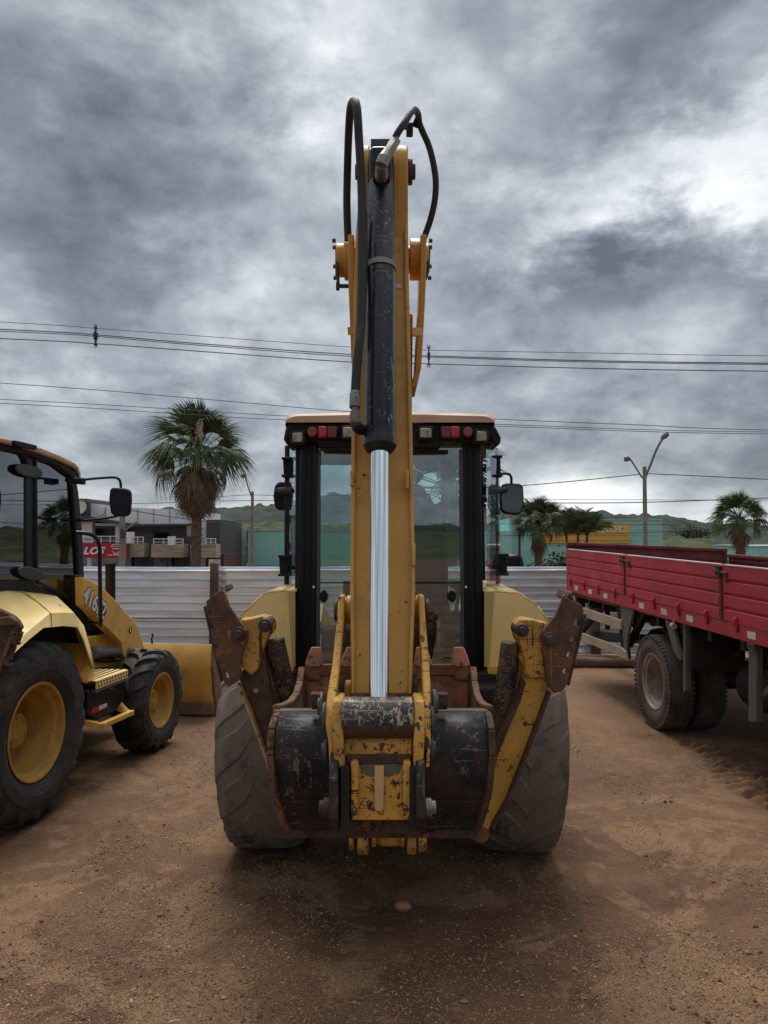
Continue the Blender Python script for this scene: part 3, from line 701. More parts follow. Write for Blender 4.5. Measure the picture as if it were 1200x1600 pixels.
def wheel(key, parent, M, tyre_mat, rim_mat, Rr, W, rim_r, lugs, lug_h, kind, dish=0.05, hub_r=0.13, hub_out=0.1, bolts=8):
    e = bpy.data.objects.new('wheel', None); COL.objects.link(e); e.matrix_basis = M; WORLD[e] = M
    e.empty_display_size = 0.1; put_parent(e, parent)
    for nm, mk, mt in (('tyre', lambda: tyre_mesh(Rr, W, rim_r, lugs, lug_h, kind), tyre_mat), ('rim', lambda: rim_mesh(rim_r, W, dish, hub_r, hub_out), rim_mat), ('hub', lambda: hub_mesh(W, dish, hub_r, hub_out, bolts), rim_mat)):
        k2 = (key, nm)
        if k2 in PROTO:
            o = bpy.data.objects.new(nm, PROTO[k2]); COL.objects.link(o)
        else:
            o = obj(nm, mk(), mt, None, angle=40); PROTO[k2] = o.data
        o.parent = e          # local coordinates of the wheel
    return e
def wheel_M(c, heading, flip=False, spin=0.0, camber=0.0):
    M = Matrix.Translation(Vector(c)) @ Matrix.Rotation(heading + (math.pi if flip else 0), 4, 'Z') @ Matrix.Rotation(camber, 4, 'Y') @ Matrix.Rotation(spin, 4, 'X')
    return M

# ================================================================== MAIN BACKHOE LOADER (seen from behind)
YAW = -0.030                         # it stands turned a touch to the right
def cx_at(Y): return -0.006 + (Y - 2.9) * 0.030
ML = thing('backhoe_loader', 'yellow backhoe loader in the middle seen from behind, digging arm folded up tall', 'backhoe loader', (cx_at(5.3), 5.3, 0),
           'yellow backhoe loaders parked in the yard')
HDG = -0.030
# ---- wheels
for flip in (False, True):
    s = -1 if flip else 1
    c = Vector((cx_at(5.42) + s * (1.105 - 0.25) - 0.01, 5.42 - s * 0.028, 0.662))
    wheel('rear_dusty', ML, wheel_M(c, HDG, flip, 0.3 + 0.5 * s, R(3.0)), MT['tyre_dusty'], MT['rim_yellow'], 0.675, 0.50, 0.33, 14, 0.008, 'chevron', 0.03, 0.14, 0.13, 8)
    c = Vector((cx_at(7.45) + s * 0.86, 7.45, 0.49))
    wheel('front_dark', ML, wheel_M(c, HDG, flip, 0.2), MT['tyre_dark'], MT['rim_yellow'], 0.49, 0.34, 0.25, 17, 0.026, 'chevron', 0.05, 0.10, 0.09)
# ---- chassis
mb = MB(); X0 = cx_at(5.3)
mb.bb(X0 - 0.62, X0 + 0.62, 5.10, 5.60, 0.50, 0.86); mb.bb(X0 - 0.40, X0 + 0.46, 4.35, 7.9, 0.55, 1.0); mb.bb(X0 - 0.66, X0 + 0.66, 4.55, 6.2, 0.86, 1.22)
mb.bb(X0 - 0.55, X0 + 0.60, 4.42, 4.60, 0.42, 1.12); mb.bb(X0 - 0.7, X0 + 0.74, 7.35, 7.55, 0.40, 0.56)
mb.cyl((X0 - 0.7, 5.32, 0.66), (X0 + 0.7, 5.32, 0.66), 0.15, 20)
obj('chassis', mb, MT['under'], ML, bevel=0.01)
mb = MB(); mb.prism([(X0 - 0.42, 6.5, 1.05), (X0 - 0.42, 8.3, 1.05), (X0 - 0.42, 8.4, 1.35), (X0 - 0.42, 8.2, 1.5), (X0 - 0.42, 6.5, 1.62)], (0.84, 0, 0))
obj('engine_hood', mb, MT['clean_yellow'], ML, bevel=0.03)
for s in (-1, 1):
    mb = MB(); xx = X0 + s * 0.62
    mb.prism([(xx, 6.9, 1.35), (xx, 7.1, 1.5), (xx, 8.4, 1.2), (xx, 8.9, 0.75), (xx, 9.2, 0.35), (xx, 9.0, 0.3), (xx, 8.6, 0.75), (xx, 8.1, 1.0)], (0.07 * s, 0, 0))
    obj('loader_arm', mb, MT['clean_yellow'], ML, bevel=0.01)
mb = MB(); xa, xb = X0 - 1.15, X0 + 1.15
pr = [(8.95, 0.80), (8.92, 0.55), (9.0, 0.30), (9.2, 0.12), (9.5, 0.06), (9.9, 0.05)]
for (a, b_) in zip(pr[:-1], pr[1:]): mb.sheet([(xa, a[0], a[1]), (xb, a[0], a[1]), (xb, b_[0], b_[1]), (xa, b_[0], b_[1])])
for x in (xa, xb): mb.sheet([(x, y, z) for y, z in pr] + [(x, 9.7, 0.5)])
obj('loader_bucket', mb, MT['clean_yellow'], ML, solid=0.02, tidy=False)

# ---- fenders
def fender(poly, strip, Yb, Yf, name='fender'):
    mb = MB(); a = [P(u, v, Yb) for u, v in poly]; mb.prism(a, (0, 0.03, 0))
    o = obj(name, mb, MT['fender'], ML, bevel=0.008)
    top = poly[:strip]; mt = MB()
    for (p, q) in zip(top[:-1], top[1:]):
        p0, q0 = P(*p, Yb), P(*q, Yb); mt.sheet([p0, q0, q0 + Vector((0.02, Yf - Yb, 0.0)), p0 + Vector((0.02, Yf - Yb, 0.0))])
    obj('fender_top', mt, MT['fender'], o, solid=0.012, tidy=False)
    return o
YF = 4.78
o = fender([(757, 924), (775, 924), (812, 927), (840, 947), (858, 972), (856, 985), (850, 1000), (801, 1042), (762, 1042)], 6, YF, 6.0)
mb = MB(); a = [P(u, v, YF - 0.006) for u, v in ((757, 925), (773, 924), (764, 1042), (757, 1042))]
mb.prism(a, (-0.0, 0.02, 0)); obj('fender_flange', mb, surf('fender_flange', (0.50, 0.37, 0.14), 0.5, var=0.08), o)
mb = MB(); a = [P(u, v, YF - 0.012) for u, v in ((762, 1041), (804, 1042), (796, 1056), (763, 1058))]
mb.prism(a, (0, 0.06, 0.0)); obj('fender_lip', mb, MT['clean_yellow'], o, bevel=0.004)
o = fender([(461, 924), (446, 923), (420, 925), (410, 929), (376, 962), (379, 975), (400, 1000), (426, 1042), (457, 1042)], 5, YF, 6.0)
mb = MB(); a = [P(u, v, YF - 0.006) for u, v in ((461, 925), (450, 924), (457, 1042), (461, 1042))]
mb.prism(a, (0, 0.02, 0)); obj('fender_flange', mb, bpy.data.materials['fender_flange'], o)
mb = MB(); a = [P(u, v, YF - 0.012) for u, v in ((445, 1041), (458, 1041), (458, 1056), (449, 1055))]
mb.prism(a, (0, 0.06, 0)); obj('fender_lip', mb, MT['clean_yellow'], o, bevel=0.004)

# ---- cab
YC = 4.86; YM = 5.55; YFc = 6.35
cab = empty_part('cab', ML, (X0, 5.6, 1.1))
def px_plate(name, poly, Y, th, mat, parent, bevel=0.004, m=None):
    mb = MB().prism([P(u, v, Y) for u, v in poly], (0, th, 0)); return obj(name, mb, mat, parent, bevel=bevel)
# rear pillars with grooves
for k, (lo, hi) in enumerate((((470, 497), (461, 493)), ((723, 751), (726, 757)))):
    u0, u1 = lo; w0, w1 = hi
    mb = MB()
    mb.prism([P(u0, 690, YC), P(u1, 690, YC), P(w1, 1050, YC), P(w0, 1050, YC)], (0, 0.09, 0))
    o = obj('rear_pillar', mb, MT['black'], cab, bevel=0.008)
    mb = MB()
    for t in (0.28, 0.62):
        a = P(u0 + (u1 - u0) * t, 692, YC - 0.006); b_ = P(w0 + (w1 - w0) * t, 1046, YC - 0.006)
        mb.tube([a, b_], 0.008, 8)
    obj('pillar_seam', mb, MT['black_matt'], o)
# lower rear body under the glass
px_plate('rear_panel', [(488, 1040), (728, 1040), (730, 1110), (486, 1110)], YC + 0.02, 0.08, MT['black'], cab)
px_plate('side_skirt', [(430, 1056), (461, 1050), (470, 1180), (440, 1200)], 4.72, 0.3, MT['under'], cab)
px_plate('side_skirt', [(727, 1050), (790, 1056), (770, 1200), (727, 1180)], 4.74, 0.3, MT['under'], cab)
# rear window: upper and lower pane, thin rails
gl = obj('rear_window', MB().prism([P(495, 700, YC + 0.03), P(724, 700, YC + 0.03), P(726, 909, YC + 0.03), P(493, 909, YC + 0.03)], (0, 0.005, 0)), MT['glass'], cab)
gl2 = obj('rear_window', MB().prism([P(493, 912, YC + 0.02), P(726, 912, YC + 0.02), P(722, 1036, YC + 0.02), P(492, 1036, YC + 0.02)], (0, 0.005, 0)), MT['glass'], cab)
mb = MB(); mb.beam(P(490, 910.5, YC + 0.02), P(728, 910.5, YC + 0.02), 0.02, 0.008); obj('window_rail', mb, MT['black_matt'], cab)
mb = MB()
for u in (498, 721): obj('window_seal', MB().beam(P(u, 702, YC + 0.012), P(u - (1 if u < 600 else -2), 1036, YC + 0.012), 0.024, 0.012, up=(0, 1, 0)), MT['cab_grey'], cab)
# latch knobs
for u in (506, 706): 
    mb = MB(); c = P(u, 932, YC - 0.002); mb.prism([c + Vector((0.028 * math.cos(a), 0, 0.040 * math.sin(a))) for a in [i * math.pi / 4 + math.pi / 8 for i in range(8)]], (0, -0.015, 0)); obj('window_latch', mb, MT['black_matt'], gl2)
for u in (490, 728): obj('bolt', MB().cyl(P(u, 917, YC - 0.004), P(u, 917, YC - 0.0), 0.008, 10), MT['white'], cab)
px_plate('toolbox', [(668, 1016), (690, 1014), (690, 1036), (668, 1036)], YC + 0.2, 0.1, MT['black_matt'], cab)
mb = MB(); mb.box(P(700, 1030, YC - 0.01), (0.05, 0.004, 0.008)); obj('sticker', mb, MT['decal_grey'], cab)
# roof: shell in rings (rear edge, over the middle, front)
def ring(Y, ul, ur, vt, vb, rad):
    """rounded cross-section seen from behind, left to right over the top"""
    a, b_ = P(ul, vb, Y), P(ur, vb, Y); zt_ = Zv(vt, Y); zb = a.z; pts = [(a.x, Y, zb)]
    for i in range(5):
        t = i / 4 * math.pi / 2; pts.append((a.x + rad * (1 - math.cos(t)), Y, zt_ - rad * 0.55 * (1 - math.sin(t))))
    pts.append((cx_at(Y), Y, zt_ + 0.015))
    for i in range(5):
        t = (1 - i / 4) * math.pi / 2; pts.append((b_.x - rad * (1 - math.cos(t)), Y, zt_ - rad * 0.55 * (1 - math.sin(t))))
    pts.append((b_.x, Y, zb)); return pts
def wring(Y, xl, xr, zt_, zb, rad):
    pts = [(xl, Y, zb)]
    for i in range(5):
        t = i / 4 * math.pi / 2; pts.append((xl + rad * (1 - math.cos(t)), Y, zt_ - rad * 0.5 * (1 - math.sin(t))))
    pts.append(((xl + xr) / 2, Y, zt_ + 0.012))
    for i in range(5):
        t = (1 - i / 4) * math.pi / 2; pts.append((xr - rad * (1 - math.cos(t)), Y, zt_ - rad * 0.5 * (1 - math.sin(t))))
    pts.append((xr, Y, zb)); return pts
xl0, xr0 = P(447, 660, 4.76).x, P(772, 660, 4.76).x; ztp = Zv(650, 4.76); zbt = Zv(660, 4.76)
rings = [wring(4.76, xl0, xr0, ztp, zbt, 0.08), wring(4.80, xl0 - 0.01, xr0 + 0.01, ztp + 0.02, zbt - 0.01, 0.08), wring(5.4, xl0 - 0.06, xr0 + 0.06, ztp + 0.03, zbt - 0.03, 0.08),
         wring(6.2, xl0 - 0.05, xr0 + 0.05, ztp + 0.0, zbt - 0.05, 0.08), wring(6.45, xl0, xr0, ztp - 0.06, zbt - 0.07, 0.06)]
mb = MB(); k = len(rings[0]); vs = [p for r_ in rings for p in r_]; fs = []
for i in range(len(rings) - 1):
    for j in range(k - 1): fs.append((i * k + j, i * k + j + 1, (i + 1) * k + j + 1, (i + 1) * k + j))
fs.append(tuple(range(k))); fs.append(tuple(range((len(rings) - 1) * k, len(rings) * k)))
mb.add(vs, fs); roof = obj('roof', mb, MT['roof_peach'], cab, angle=50)
mb = MB()      # black fascia under the roof edge with drooping corners
mb.prism([P(u, v, 4.79) for u, v in ((449, 661), (770, 661), (773, 668), (766, 683), (762, 692), (722, 690), (690, 690), (688, 700), (498, 700), (496, 690), (470, 690), (455, 692), (446, 680), (447, 668))], (0, 0.26, 0))
obj('roof_fascia', mb, MT['black_matt'], roof, bevel=0.01)
for s, pl in ((1, ((769, 664), (775, 668), (783, 684), (782, 693), (776, 697), (768, 690), (762, 680))), (-1, ((451, 664), (446, 670), (443, 686), (447, 694), (455, 697), (460, 690), (462, 680)))):
    mb = MB().prism([P(u, v, 4.83) for u, v in pl], (s * 0.05, 1.45, 0.02)); obj('roof_corner', mb, MT['black_matt'], roof, bevel=0.012)
mb = MB()
for u0, u1, v0, v1 in ((452, 466, 690, 1000),):
    pass
# lamps
def lamp(u, v, du, dv, mat, n=1, tilt=0.0):
    mb = MB(); c = P(u, v, 4.74); w_, h_ = du / F * 4.74, dv / F * 4.74; rot = Matrix.Rotation(tilt, 3, 'Z')
    mb.box(c + Vector((0, 0.02, 0)), (w_ + 0.028, 0.06, h_ + 0.028), rot); o = obj('work_lamp', mb, MT['black_matt'], cab, bevel=0.008)
    mb = MB(); mb.box(c + rot @ Vector((0, -0.014, 0)), (w_, 0.02, h_), rot); le = obj('lens', mb, mat, o, bevel=0.006)
    q = c + rot @ Vector((0, -0.0245, 0)); obj('bulb', MB().lathe([(0, 0.022), (-0.003, 0.018), (-0.004, 0.001)], q, rot @ Vector((0, 1, 0)), 16), MT['reflector_white'], o) if False else None
lamp(466, 684, 16, 15, MT['lamp_glass'], tilt=R(-14)); lamp(544, 676, 16, 16, MT['lamp_glass']); lamp(665, 677, 18, 15, MT['lamp_glass']); lamp(751, 682, 16, 15, MT['lamp_glass'], tilt=R(14))
for side, us in (('l', (488, 504, 519)), ('r', (731, 711, 697))):
    mb = MB(); a, b_ = (481, 530) if side == 'l' else (687, 737)
    mb.prism([P(a, 666, 4.76), P(b_, 666, 4.76), P(b_, 686, 4.76), P(a, 686, 4.76)], (0, 0.05, 0)); o = obj('tail_lamp', mb, MT['black_matt'], cab, bevel=0.006)
    for u_, mt in zip(us, ('lamp_amber', 'lamp_red', 'lamp_dark_red')):
        c = P(u_, 675.5, 4.752); 
        if mt == 'lamp_dark_red': mb = MB().box(c, (0.062, 0.03, 0.072)); obj('lens', mb, MT[mt], o, bevel=0.008)
        elif mt == 'lamp_red': mb = MB().box(c, (0.058, 0.045, 0.074)); obj('lens', mb, MT[mt], o, bevel=0.012)
        else: mb = MB().cyl(c + Vector((0, -0.022, 0)), c + Vector((0, 0.02, 0)), 0.031, 24); obj('lens', mb, MT[mt], o, bevel=0.006)
# wiper and motor
mb = MB(); mb.beam(P(506, 706, YC), P(556, 707, YC), 0.02, 0.012); mb.beam(P(645, 707, YC), P(700, 706, YC), 0.03, 0.022); mb.box(P(668, 700, YC), (0.13, 0.06, 0.05))
obj('wiper', mb, MT['black_matt'], cab, bevel=0.003)
# side frames, front pillars, floor
def side_x(s, Y):
    t = min(1, max(0, (Y - YC) / 0.55)); return cx_at(Y) + s * (0.575 + 0.175 * t)
for s in (-1, 1):
    mb = MB()
    top = Zv(690, YC); 
    path = [Vector((side_x(s, y), y, 1.22)) for y in (4.92, 5.1, 5.3, 5.5, 5.8, 6.3)]
    g_ = MB()
    ys = (4.95, 5.1, 5.25, 5.42)
    for a, b_ in zip(ys[:-1], ys[1:]): g_.sheet([(side_x(s, a), a, 1.22), (side_x(s, b_), b_, 1.22), (side_x(s, b_) + s * 0.0, b_, 2.72), (side_x(s, a), a, 2.72)])
    obj('quarter_window', g_, MT['glass_side'], cab, tidy=False, angle=80)
    g_ = MB(); g_.sheet([(side_x(s, 5.5), 5.5, 1.15), (side_x(s, 6.3), 6.3, 1.15), (side_x(s, 6.3), 6.3, 2.72), (side_x(s, 5.5), 5.5, 2.72)])
    obj('door_window', g_, MT['glass_side'], cab, tidy=False)
    mb.beam((side_x(s, 5.46), 5.46, 1.1), (side_x(s, 5.46), 5.46, 2.76), 0.05, 0.06, up=(0, 1, 0)) if s < 0 else mb.beam((side_x(s, 5.50), 5.60, 1.1), (side_x(s, 5.46), 5.60, 2.76), 0.02, 0.03, up=(0, 1, 0))
    mb.beam((side_x(s, 6.3) - s * 0.03, 6.32, 1.1), (side_x(s, 6.3) - s * 0.06, 6.30, 2.76), 0.05, 0.05, up=(0, 1, 0))
    if s < 0: mb.beam((side_x(s, 5.0) + 0.01, 5.0, 1.2), (side_x(s, 5.0) + 0.01, 5.0, 2.76), 0.04, 0.10, up=(0, 1, 0))
    obj('door_frame', mb, MT['black'], cab, bevel=0.01)
    mb = MB(); mb.tube(smooth_path([(side_x(s, y) , y, 1.19) for y in (4.92, 5.1, 5.3, 5.5, 5.9, 6.3)], 3), 0.022, 8); obj('sill', mb, MT['black'], cab)
mb = MB(); mb.beam((X0 - 0.70, 6.33, 2.74), (X0 + 0.72, 6.33, 2.74), 0.06, 0.06); mb.beam((X0 - 0.70, 6.33, 1.35), (X0 + 0.72, 6.33, 1.35), 0.05, 0.05)
obj('windscreen_frame', mb, MT['black'], cab)
obj('windscreen', MB().sheet([(X0 - 0.68, 6.33, 1.37), (X0 + 0.70, 6.33, 1.37), (X0 + 0.70, 6.33, 2.72), (X0 - 0.68, 6.33, 2.72)]), MT['glass_side'], cab, tidy=False)
obj('cab_floor', MB().bb(X0 - 0.62, X0 + 0.62, 5.0, 6.3, 1.12, 1.2), MT['black_matt'], cab)
obj('ceiling_lining', MB().bb(X0 - 0.62, X0 + 0.62, 5.0, 6.3, 2.70, 2.76), MT['cab_grey'], cab)
# inside: seat, column, wheel, levers
mb = MB(); sx = X0 + 0.16
mb.box((sx, 5.75, 1.58), (0.50, 0.46, 0.14)); mb.box((sx, 5.52, 1.90), (0.46, 0.12, 0.58), Matrix.Rotation(R(-6), 3, 'X')); mb.box((sx, 5.47, 2.28), (0.26, 0.09, 0.18)); mb.bb(sx - 0.16, sx + 0.16, 5.6, 5.9, 1.2, 1.5)
mb.box((sx + 0.29, 5.72, 1.76), (0.07, 0.34, 0.06)); mb.box((sx - 0.29, 5.72, 1.76), (0.07, 0.34, 0.06))
obj('seat', mb, MT['seat'], cab, bevel=0.03)
mb = MB(); mb.beam((X0 + 0.02, 6.22, 1.2), (X0 + 0.02, 6.08, 1.78), 0.12, 0.10, up=(0, 1, 0)); mb.box((X0 + 0.02, 6.15, 1.88), (0.36, 0.10, 0.16))
for i in range(24):
    a, b_ = 2 * math.pi * i / 24, 2 * math.pi * (i + 1) / 24; f_ = lambda q: Vector((X0 + 0.02 + 0.19 * math.cos(q), 6.0 - 0.06 * math.sin(q), 1.90 + 0.18 * math.sin(q) * 0.55))
    mb.cyl(f_(a), f_(b_), 0.014, 6)
obj('steering_column', mb, MT['black_matt'], cab)
mb = MB()
for dx in (-0.34, -0.22, 0.42, 0.5):
    mb.tube([(X0 + dx, 5.35, 1.2), (X0 + dx, 5.30, 1.55), (X0 + dx + 0.02, 5.24, 1.72)], [0.05, 0.014, 0.012], 8); mb.box((X0 + dx + 0.02, 5.24, 1.76), (0.045, 0.05, 0.10))
mb.box((X0 + 0.46, 5.32, 1.42), (0.26, 0.3, 0.34)); mb.box((X0 - 0.38, 5.32, 1.36), (0.22, 0.26, 0.26))
obj('control_lever', mb, MT['black_matt'], cab, bevel=0.008)
px_plate('sun_visor', [(689, 706), (713, 706), (710, 748), (690, 750)], 5.9, 0.05, MT['cab_grey'], cab, bevel=0.02)

# ---- mirrors, brackets and hinges on the cab sides
def mirror(poly, Y, arms, glassy, parent, name='mirror'):
    mb = MB(); pts = [P(u, v, Y) for u, v in poly]; mb.prism(pts, (0, 0.05, 0)); o = obj(name, mb, MT['black_matt'], parent, bevel=0.018, seg=3)
    if glassy:
        c = sum(pts, Vector()) / len(pts); mb = MB().prism([c + (p - c) * 0.86 + Vector((0, -0.004, 0)) for p in pts], (0, 0.003, 0)); obj('mirror_glass', mb, MT['mirror'], o)
    for path, r_ in arms: obj('arm', MB().tube([P(*p) for p in path], r_, 10), MT['black_matt'], o)
    return o
mirror([(784, 757), (792, 754.5), (812, 755.5), (818, 759), (819.5, 790), (815, 802), (806, 805), (789, 803), (782, 797), (781, 775)], 5.55,
       [([(776, 741, 5.5), (790, 740, 5.55), (796, 741, 5.57), (799, 746, 5.58), (799, 757, 5.58)], 0.010), ([(752, 766, 5.0), (772, 766, 5.3), (790, 766, 5.56)], [0.034, 0.032, 0.02])], True, ML)
mirror([(429, 758), (436, 752.5), (456, 752.5), (457, 797), (436, 797.5), (429, 793), (426.5, 775)], 5.55,
       [([(449, 745, 5.5), (449, 757, 5.55)], 0.008), ([(461, 766, 5.2), (436, 767, 5.5)], 0.026)], False, ML)
for (u0, u1, v0, v1) in ((769, 783, 713, 745), (442, 456, 716, 745), (779, 793, 866, 898), (436, 451, 868, 899)):
    mb = MB(); Y = 5.35
    mb.prism([P(u0, v0, Y), P(u1, v0, Y), P(u1 - 1, v0 + 4, Y), P(u1, v1 - 3, Y), P(u1, v1, Y), P(u0 + 1, v1, Y), P(u0 + 1, v1 - 4, Y), P(u0, v0 + 5, Y)], (0, 0.12, 0)); s = 1 if u0 > 600 else -1
    mb.beam(P(u0 if s > 0 else u1, (v0 + v1) / 2 + 3, Y + 0.05), P((u0 if s > 0 else u1) - s * 14, (v0 + v1) / 2 + 4, Y + 0.02), 0.03, 0.03)
    mb.box(P((u0 + u1) / 2, v0 + 1, Y - 0.01), (0.07, 0.10, 0.018)); mb.box(P((u0 + u1) / 2, v1 - 1, Y - 0.01), (0.07, 0.10, 0.018))
    obj('hinge_bracket', mb, MT['black_matt'], cab, bevel=0.006)
mb = MB()
for v, r_ in ((781, 0.018), (790, 0.014)): mb.cyl(P(757, v, 4.95), P(757, v, 4.88), r_, 12)
mb.beam(P(751, 790, 4.9), P(758, 789, 4.9), 0.02, 0.02); obj('door_stop', mb, MT['black_matt'], cab)

# ---- swing frame at the foot of the boom
mb = MB()
XS = cx_at(4.3)
mb.bb(XS - 0.60, XS + 0.60, 4.30, 4.42, 0.50, 0.64); mb.bb(XS - 0.60, XS + 0.60, 4.30, 4.42, 1.0, 1.10); mb.bb(XS - 0.60, XS - 0.5, 4.30, 4.42, 0.5, 1.1); mb.bb(XS + 0.5, XS + 0.6, 4.30, 4.42, 0.5, 1.1)
obj('rear_frame', mb, MT['under'], ML, bevel=0.01)
mb = MB(); mb.bb(XS - 0.17, XS + 0.17, 3.9, 4.3, 0.62, 1.15); mb.cyl((XS, 4.15, 0.5), (XS, 4.15, 1.2), 0.12, 20)
obj('swing_casting', mb, MT['yellow_worn'], ML, bevel=0.02)
# plates of the frame foot that hang below the bucket
foot = []
for (u0, u1, v1) in ((546, 553, 1326), (559, 576, 1333), (581, 588, 1322), (626, 632, 1322), (636, 650, 1333), (653, 666, 1330)):
    mb = MB(); Y = 4.05
    a = P(u0, 1290, Y); b_ = P(u1, 1290, Y); zb = Zv(v1, Y)
    mb.prism([(a.x, Y - 0.05, a.z + 0.1), (a.x, Y - 0.06, zb + 0.05), (a.x, Y - 0.02, zb), (a.x, Y + 0.12, zb), (a.x, Y + 0.25, a.z + 0.1)], (b_.x - a.x, 0, 0))
    obj('frame_lug', mb, MT['yellow_worn'], ML, bevel=0.006)
mb = MB(); a, b_ = P(588, 1300, 4.1), P(628, 1320, 4.1); mb.bb(a.x, b_.x, 4.1, 4.3, b_.z, b_.z + 0.035); mb.bb(a.x, b_.x, 4.25, 4.3, b_.z, a.z + 0.1)
obj('frame_step', mb, MT['rust_dark'], ML)

# ---- boom
YB = lambda z: 3.48 + (3.35 - z) * 0.30
mb = MB(); bw = 0.115
def cxb(Y): return cx_at(Y) - 0.004
prof_f = [(4.0, 0.85), (3.95, 1.25), (3.90, 1.7), (3.80, 2.3), (3.66, 2.8), (3.56, 3.15)]
prof_b = [(4.35, 0.95), (4.42, 1.4), (4.36, 1.9), (4.2, 2.4), (3.98, 2.85), (3.78, 3.2)]
x = cxb(3.9)
mb.prism([(x - bw, y, z) for y, z in prof_f] + [(x - bw, y, z) for y, z in reversed(prof_b)], (2 * bw, 0, 0))
boom = obj('boom', mb, MT['yellow'], ML, bevel=0.012)
for s, us in ((-1, ((545, 440), (547, 500), (549, 560), (552, 595), (560, 625))), (1, ((665, 430), (663, 480), (660, 540), (658, 575), (651, 605)))):
    Yp = 3.55; mb = MB()
    outer = [P(u, v, Yp + 0.0) for u, v in us]
    xs_ = [p.x for p in outer]; 
    vs = []; fs = []
    top = [P(us[0][0], 378, Yp)] + outer
    zs = [p.z for p in top]; xx = [p.x for p in top]
    for i, (x_, z_) in enumerate(zip(xx, zs)):
        for dy, dx in ((-0.07, 0), (0.20, 0), (0.20, -s * 0.028), (-0.07, -s * 0.028)): vs.append((x_ + dx, Yp + dy + (3.3 - z_) * 0.12, z_))
    for i in range(len(xx) - 1):
        for j in range(4): fs.append((i * 4 + j, i * 4 + (j + 1) % 4, (i + 1) * 4 + (j + 1) % 4, (i + 1) * 4 + j))
    fs += [(0, 1, 2, 3), tuple(range(len(vs) - 4, len(vs)))]
    mb.add(vs, fs); pl = obj('boom_fork', mb, MT['yellow'], ML, bevel=0.005)
    # pivot boss: discs and bolts
    c = P(540 if s < 0 else 655, 406, Yp + 0.05); R0 = 0.088
    mb = MB()
    mb.cyl(c + Vector((-s * 0.045, 0, 0)), c + Vector((s * 0.005, 0, 0)), R0 * 1.08, 32); mb.cyl(c + Vector((s * 0.002, 0, -0.003)), c + Vector((s * 0.043, 0, -0.003)), R0 * 0.88, 32)
    mb.cyl(c + Vector((-s * 0.10, 0, 0)), c + Vector((-s * 0.04, 0, 0)), R0 * 0.72, 24)
    b_o = obj('pivot_boss', mb, MT['yellow'], pl, bevel=0.004)
    mb = MB()
    for k_ in range(4): 
        q = c + Vector((s * 0.043, -0.06 + 0.03 * k_, (0.070, 0.050, -0.03, -0.075)[k_])); mb.cyl(q, q + Vector((s * 0.016, 0, 0)), 0.011, 6)
    if s < 0:
        mb.tube([c + Vector((-0.04, -0.06, 0.03)), c + Vector((-0.035, -0.07, -0.1)), c + Vector((-0.025, -0.07, -0.16))], [0.006, 0.01, 0.004], 6)
        q = P(534, 447, Yp); mb.cyl(q + Vector((-0.025, 0, 0)), q + Vector((0.045, 0, 0)), 0.010, 8); mb.cyl(q + Vector((-0.026, 0, 0)), q + Vector((-0.012, 0, 0)), 0.022, 8)
    else: mb.tube([c + Vector((0.045, -0.06, 0.03)), c + Vector((0.035, -0.07, -0.08)), c + Vector((0.028, -0.07, -0.12))], [0.006, 0.01, 0.004], 6)
    obj('bolt', mb, MT['pin'], b_o)
    q0, q1 = P(548 if s < 0 else 640, 517 if s < 0 else 519, 3.4), P(556 if s < 0 else 656, 517 if s < 0 else 519, 3.45)
    obj('spacer', MB().beam(q0, q1, 0.03, 0.035), MT['yellow'], pl)

# ---- dipper stick (tall yellow pillar, its rear face towards us)
def SY(v): return 3.36 - (v - 230) * (3.36 - 2.90) / (900 - 230)      # distance of its rear face
stick = None
rows = [(232, 567, 637), (300, 562, 636), (360, 557, 637), (430, 554, 638), (520, 553, 640), (600, 551, 642), (700, 550, 644), (800, 549, 646), (915, 548, 648), (1010, 549, 645), (1085, 549, 643)]
thick = [0.16, 0.22, 0.30, 0.34, 0.36, 0.34, 0.32, 0.30, 0.26, 0.20, 0.15]
vs = []; fs = []
for (v, a, b_), th in zip(rows, thick):
    Y = SY(v); pa, pb = P(a, v, Y), P(b_, v, Y)
    vs += [pa, pb, pb + Vector((0, th, 0)), pa + Vector((0, th, 0))]
n_ = len(rows)
for i in range(n_ - 1):
    for j in range(4): fs.append((i * 4 + j, i * 4 + (j + 1) % 4, (i + 1) * 4 + (j + 1) % 4, (i + 1) * 4 + j))
fs += [(0, 1, 2, 3), tuple(range((n_ - 1) * 4, n_ * 4))]
# recessed: the rear face sits between two side plates that stand proud
stick = obj('dipper_stick', MB().add(vs, fs), MT['yellow'], ML, bevel=0.006)
mb = MB()
for s in (0, 1):
    vv = []; ff = []
    for i, (v, a, b_) in enumerate(rows):
        Y = SY(v) - 0.022; u = a if s == 0 else b_; d = 5.5 / F * Y
        p = P(u, v, Y); sg = 1 if s == 0 else -1
        vv += [p + Vector((-sg * 0.002, 0, 0)), p + Vector((sg * d, 0, 0)), p + Vector((sg * d, 0.03, 0)), p + Vector((-sg * 0.002, 0.03, 0))]
    for i in range(n_ - 1):
        for j in range(4): ff.append((i * 4 + j, i * 4 + (j + 1) % 4, (i + 1) * 4 + (j + 1) % 4, (i + 1) * 4 + j))
    ff += [(0, 1, 2, 3), tuple(range((n_ - 1) * 4, n_ * 4))]
    mb.add(vv, ff)
obj('side_flange', mb, MT['yellow'], stick, bevel=0.004)
# small raised stiffeners on the flanges
for (u, v0, v1) in ((550, 735, 760), (636, 735, 765), (646, 850, 885)):
    mb = MB().beam(P(u, v0, SY(v0) - 0.03), P(u, v1, SY(v1) - 0.03), 0.014, 0.02, up=(0, 1, 0)); obj('weld_pad', mb, MT['yellow'], stick, bevel=0.004)
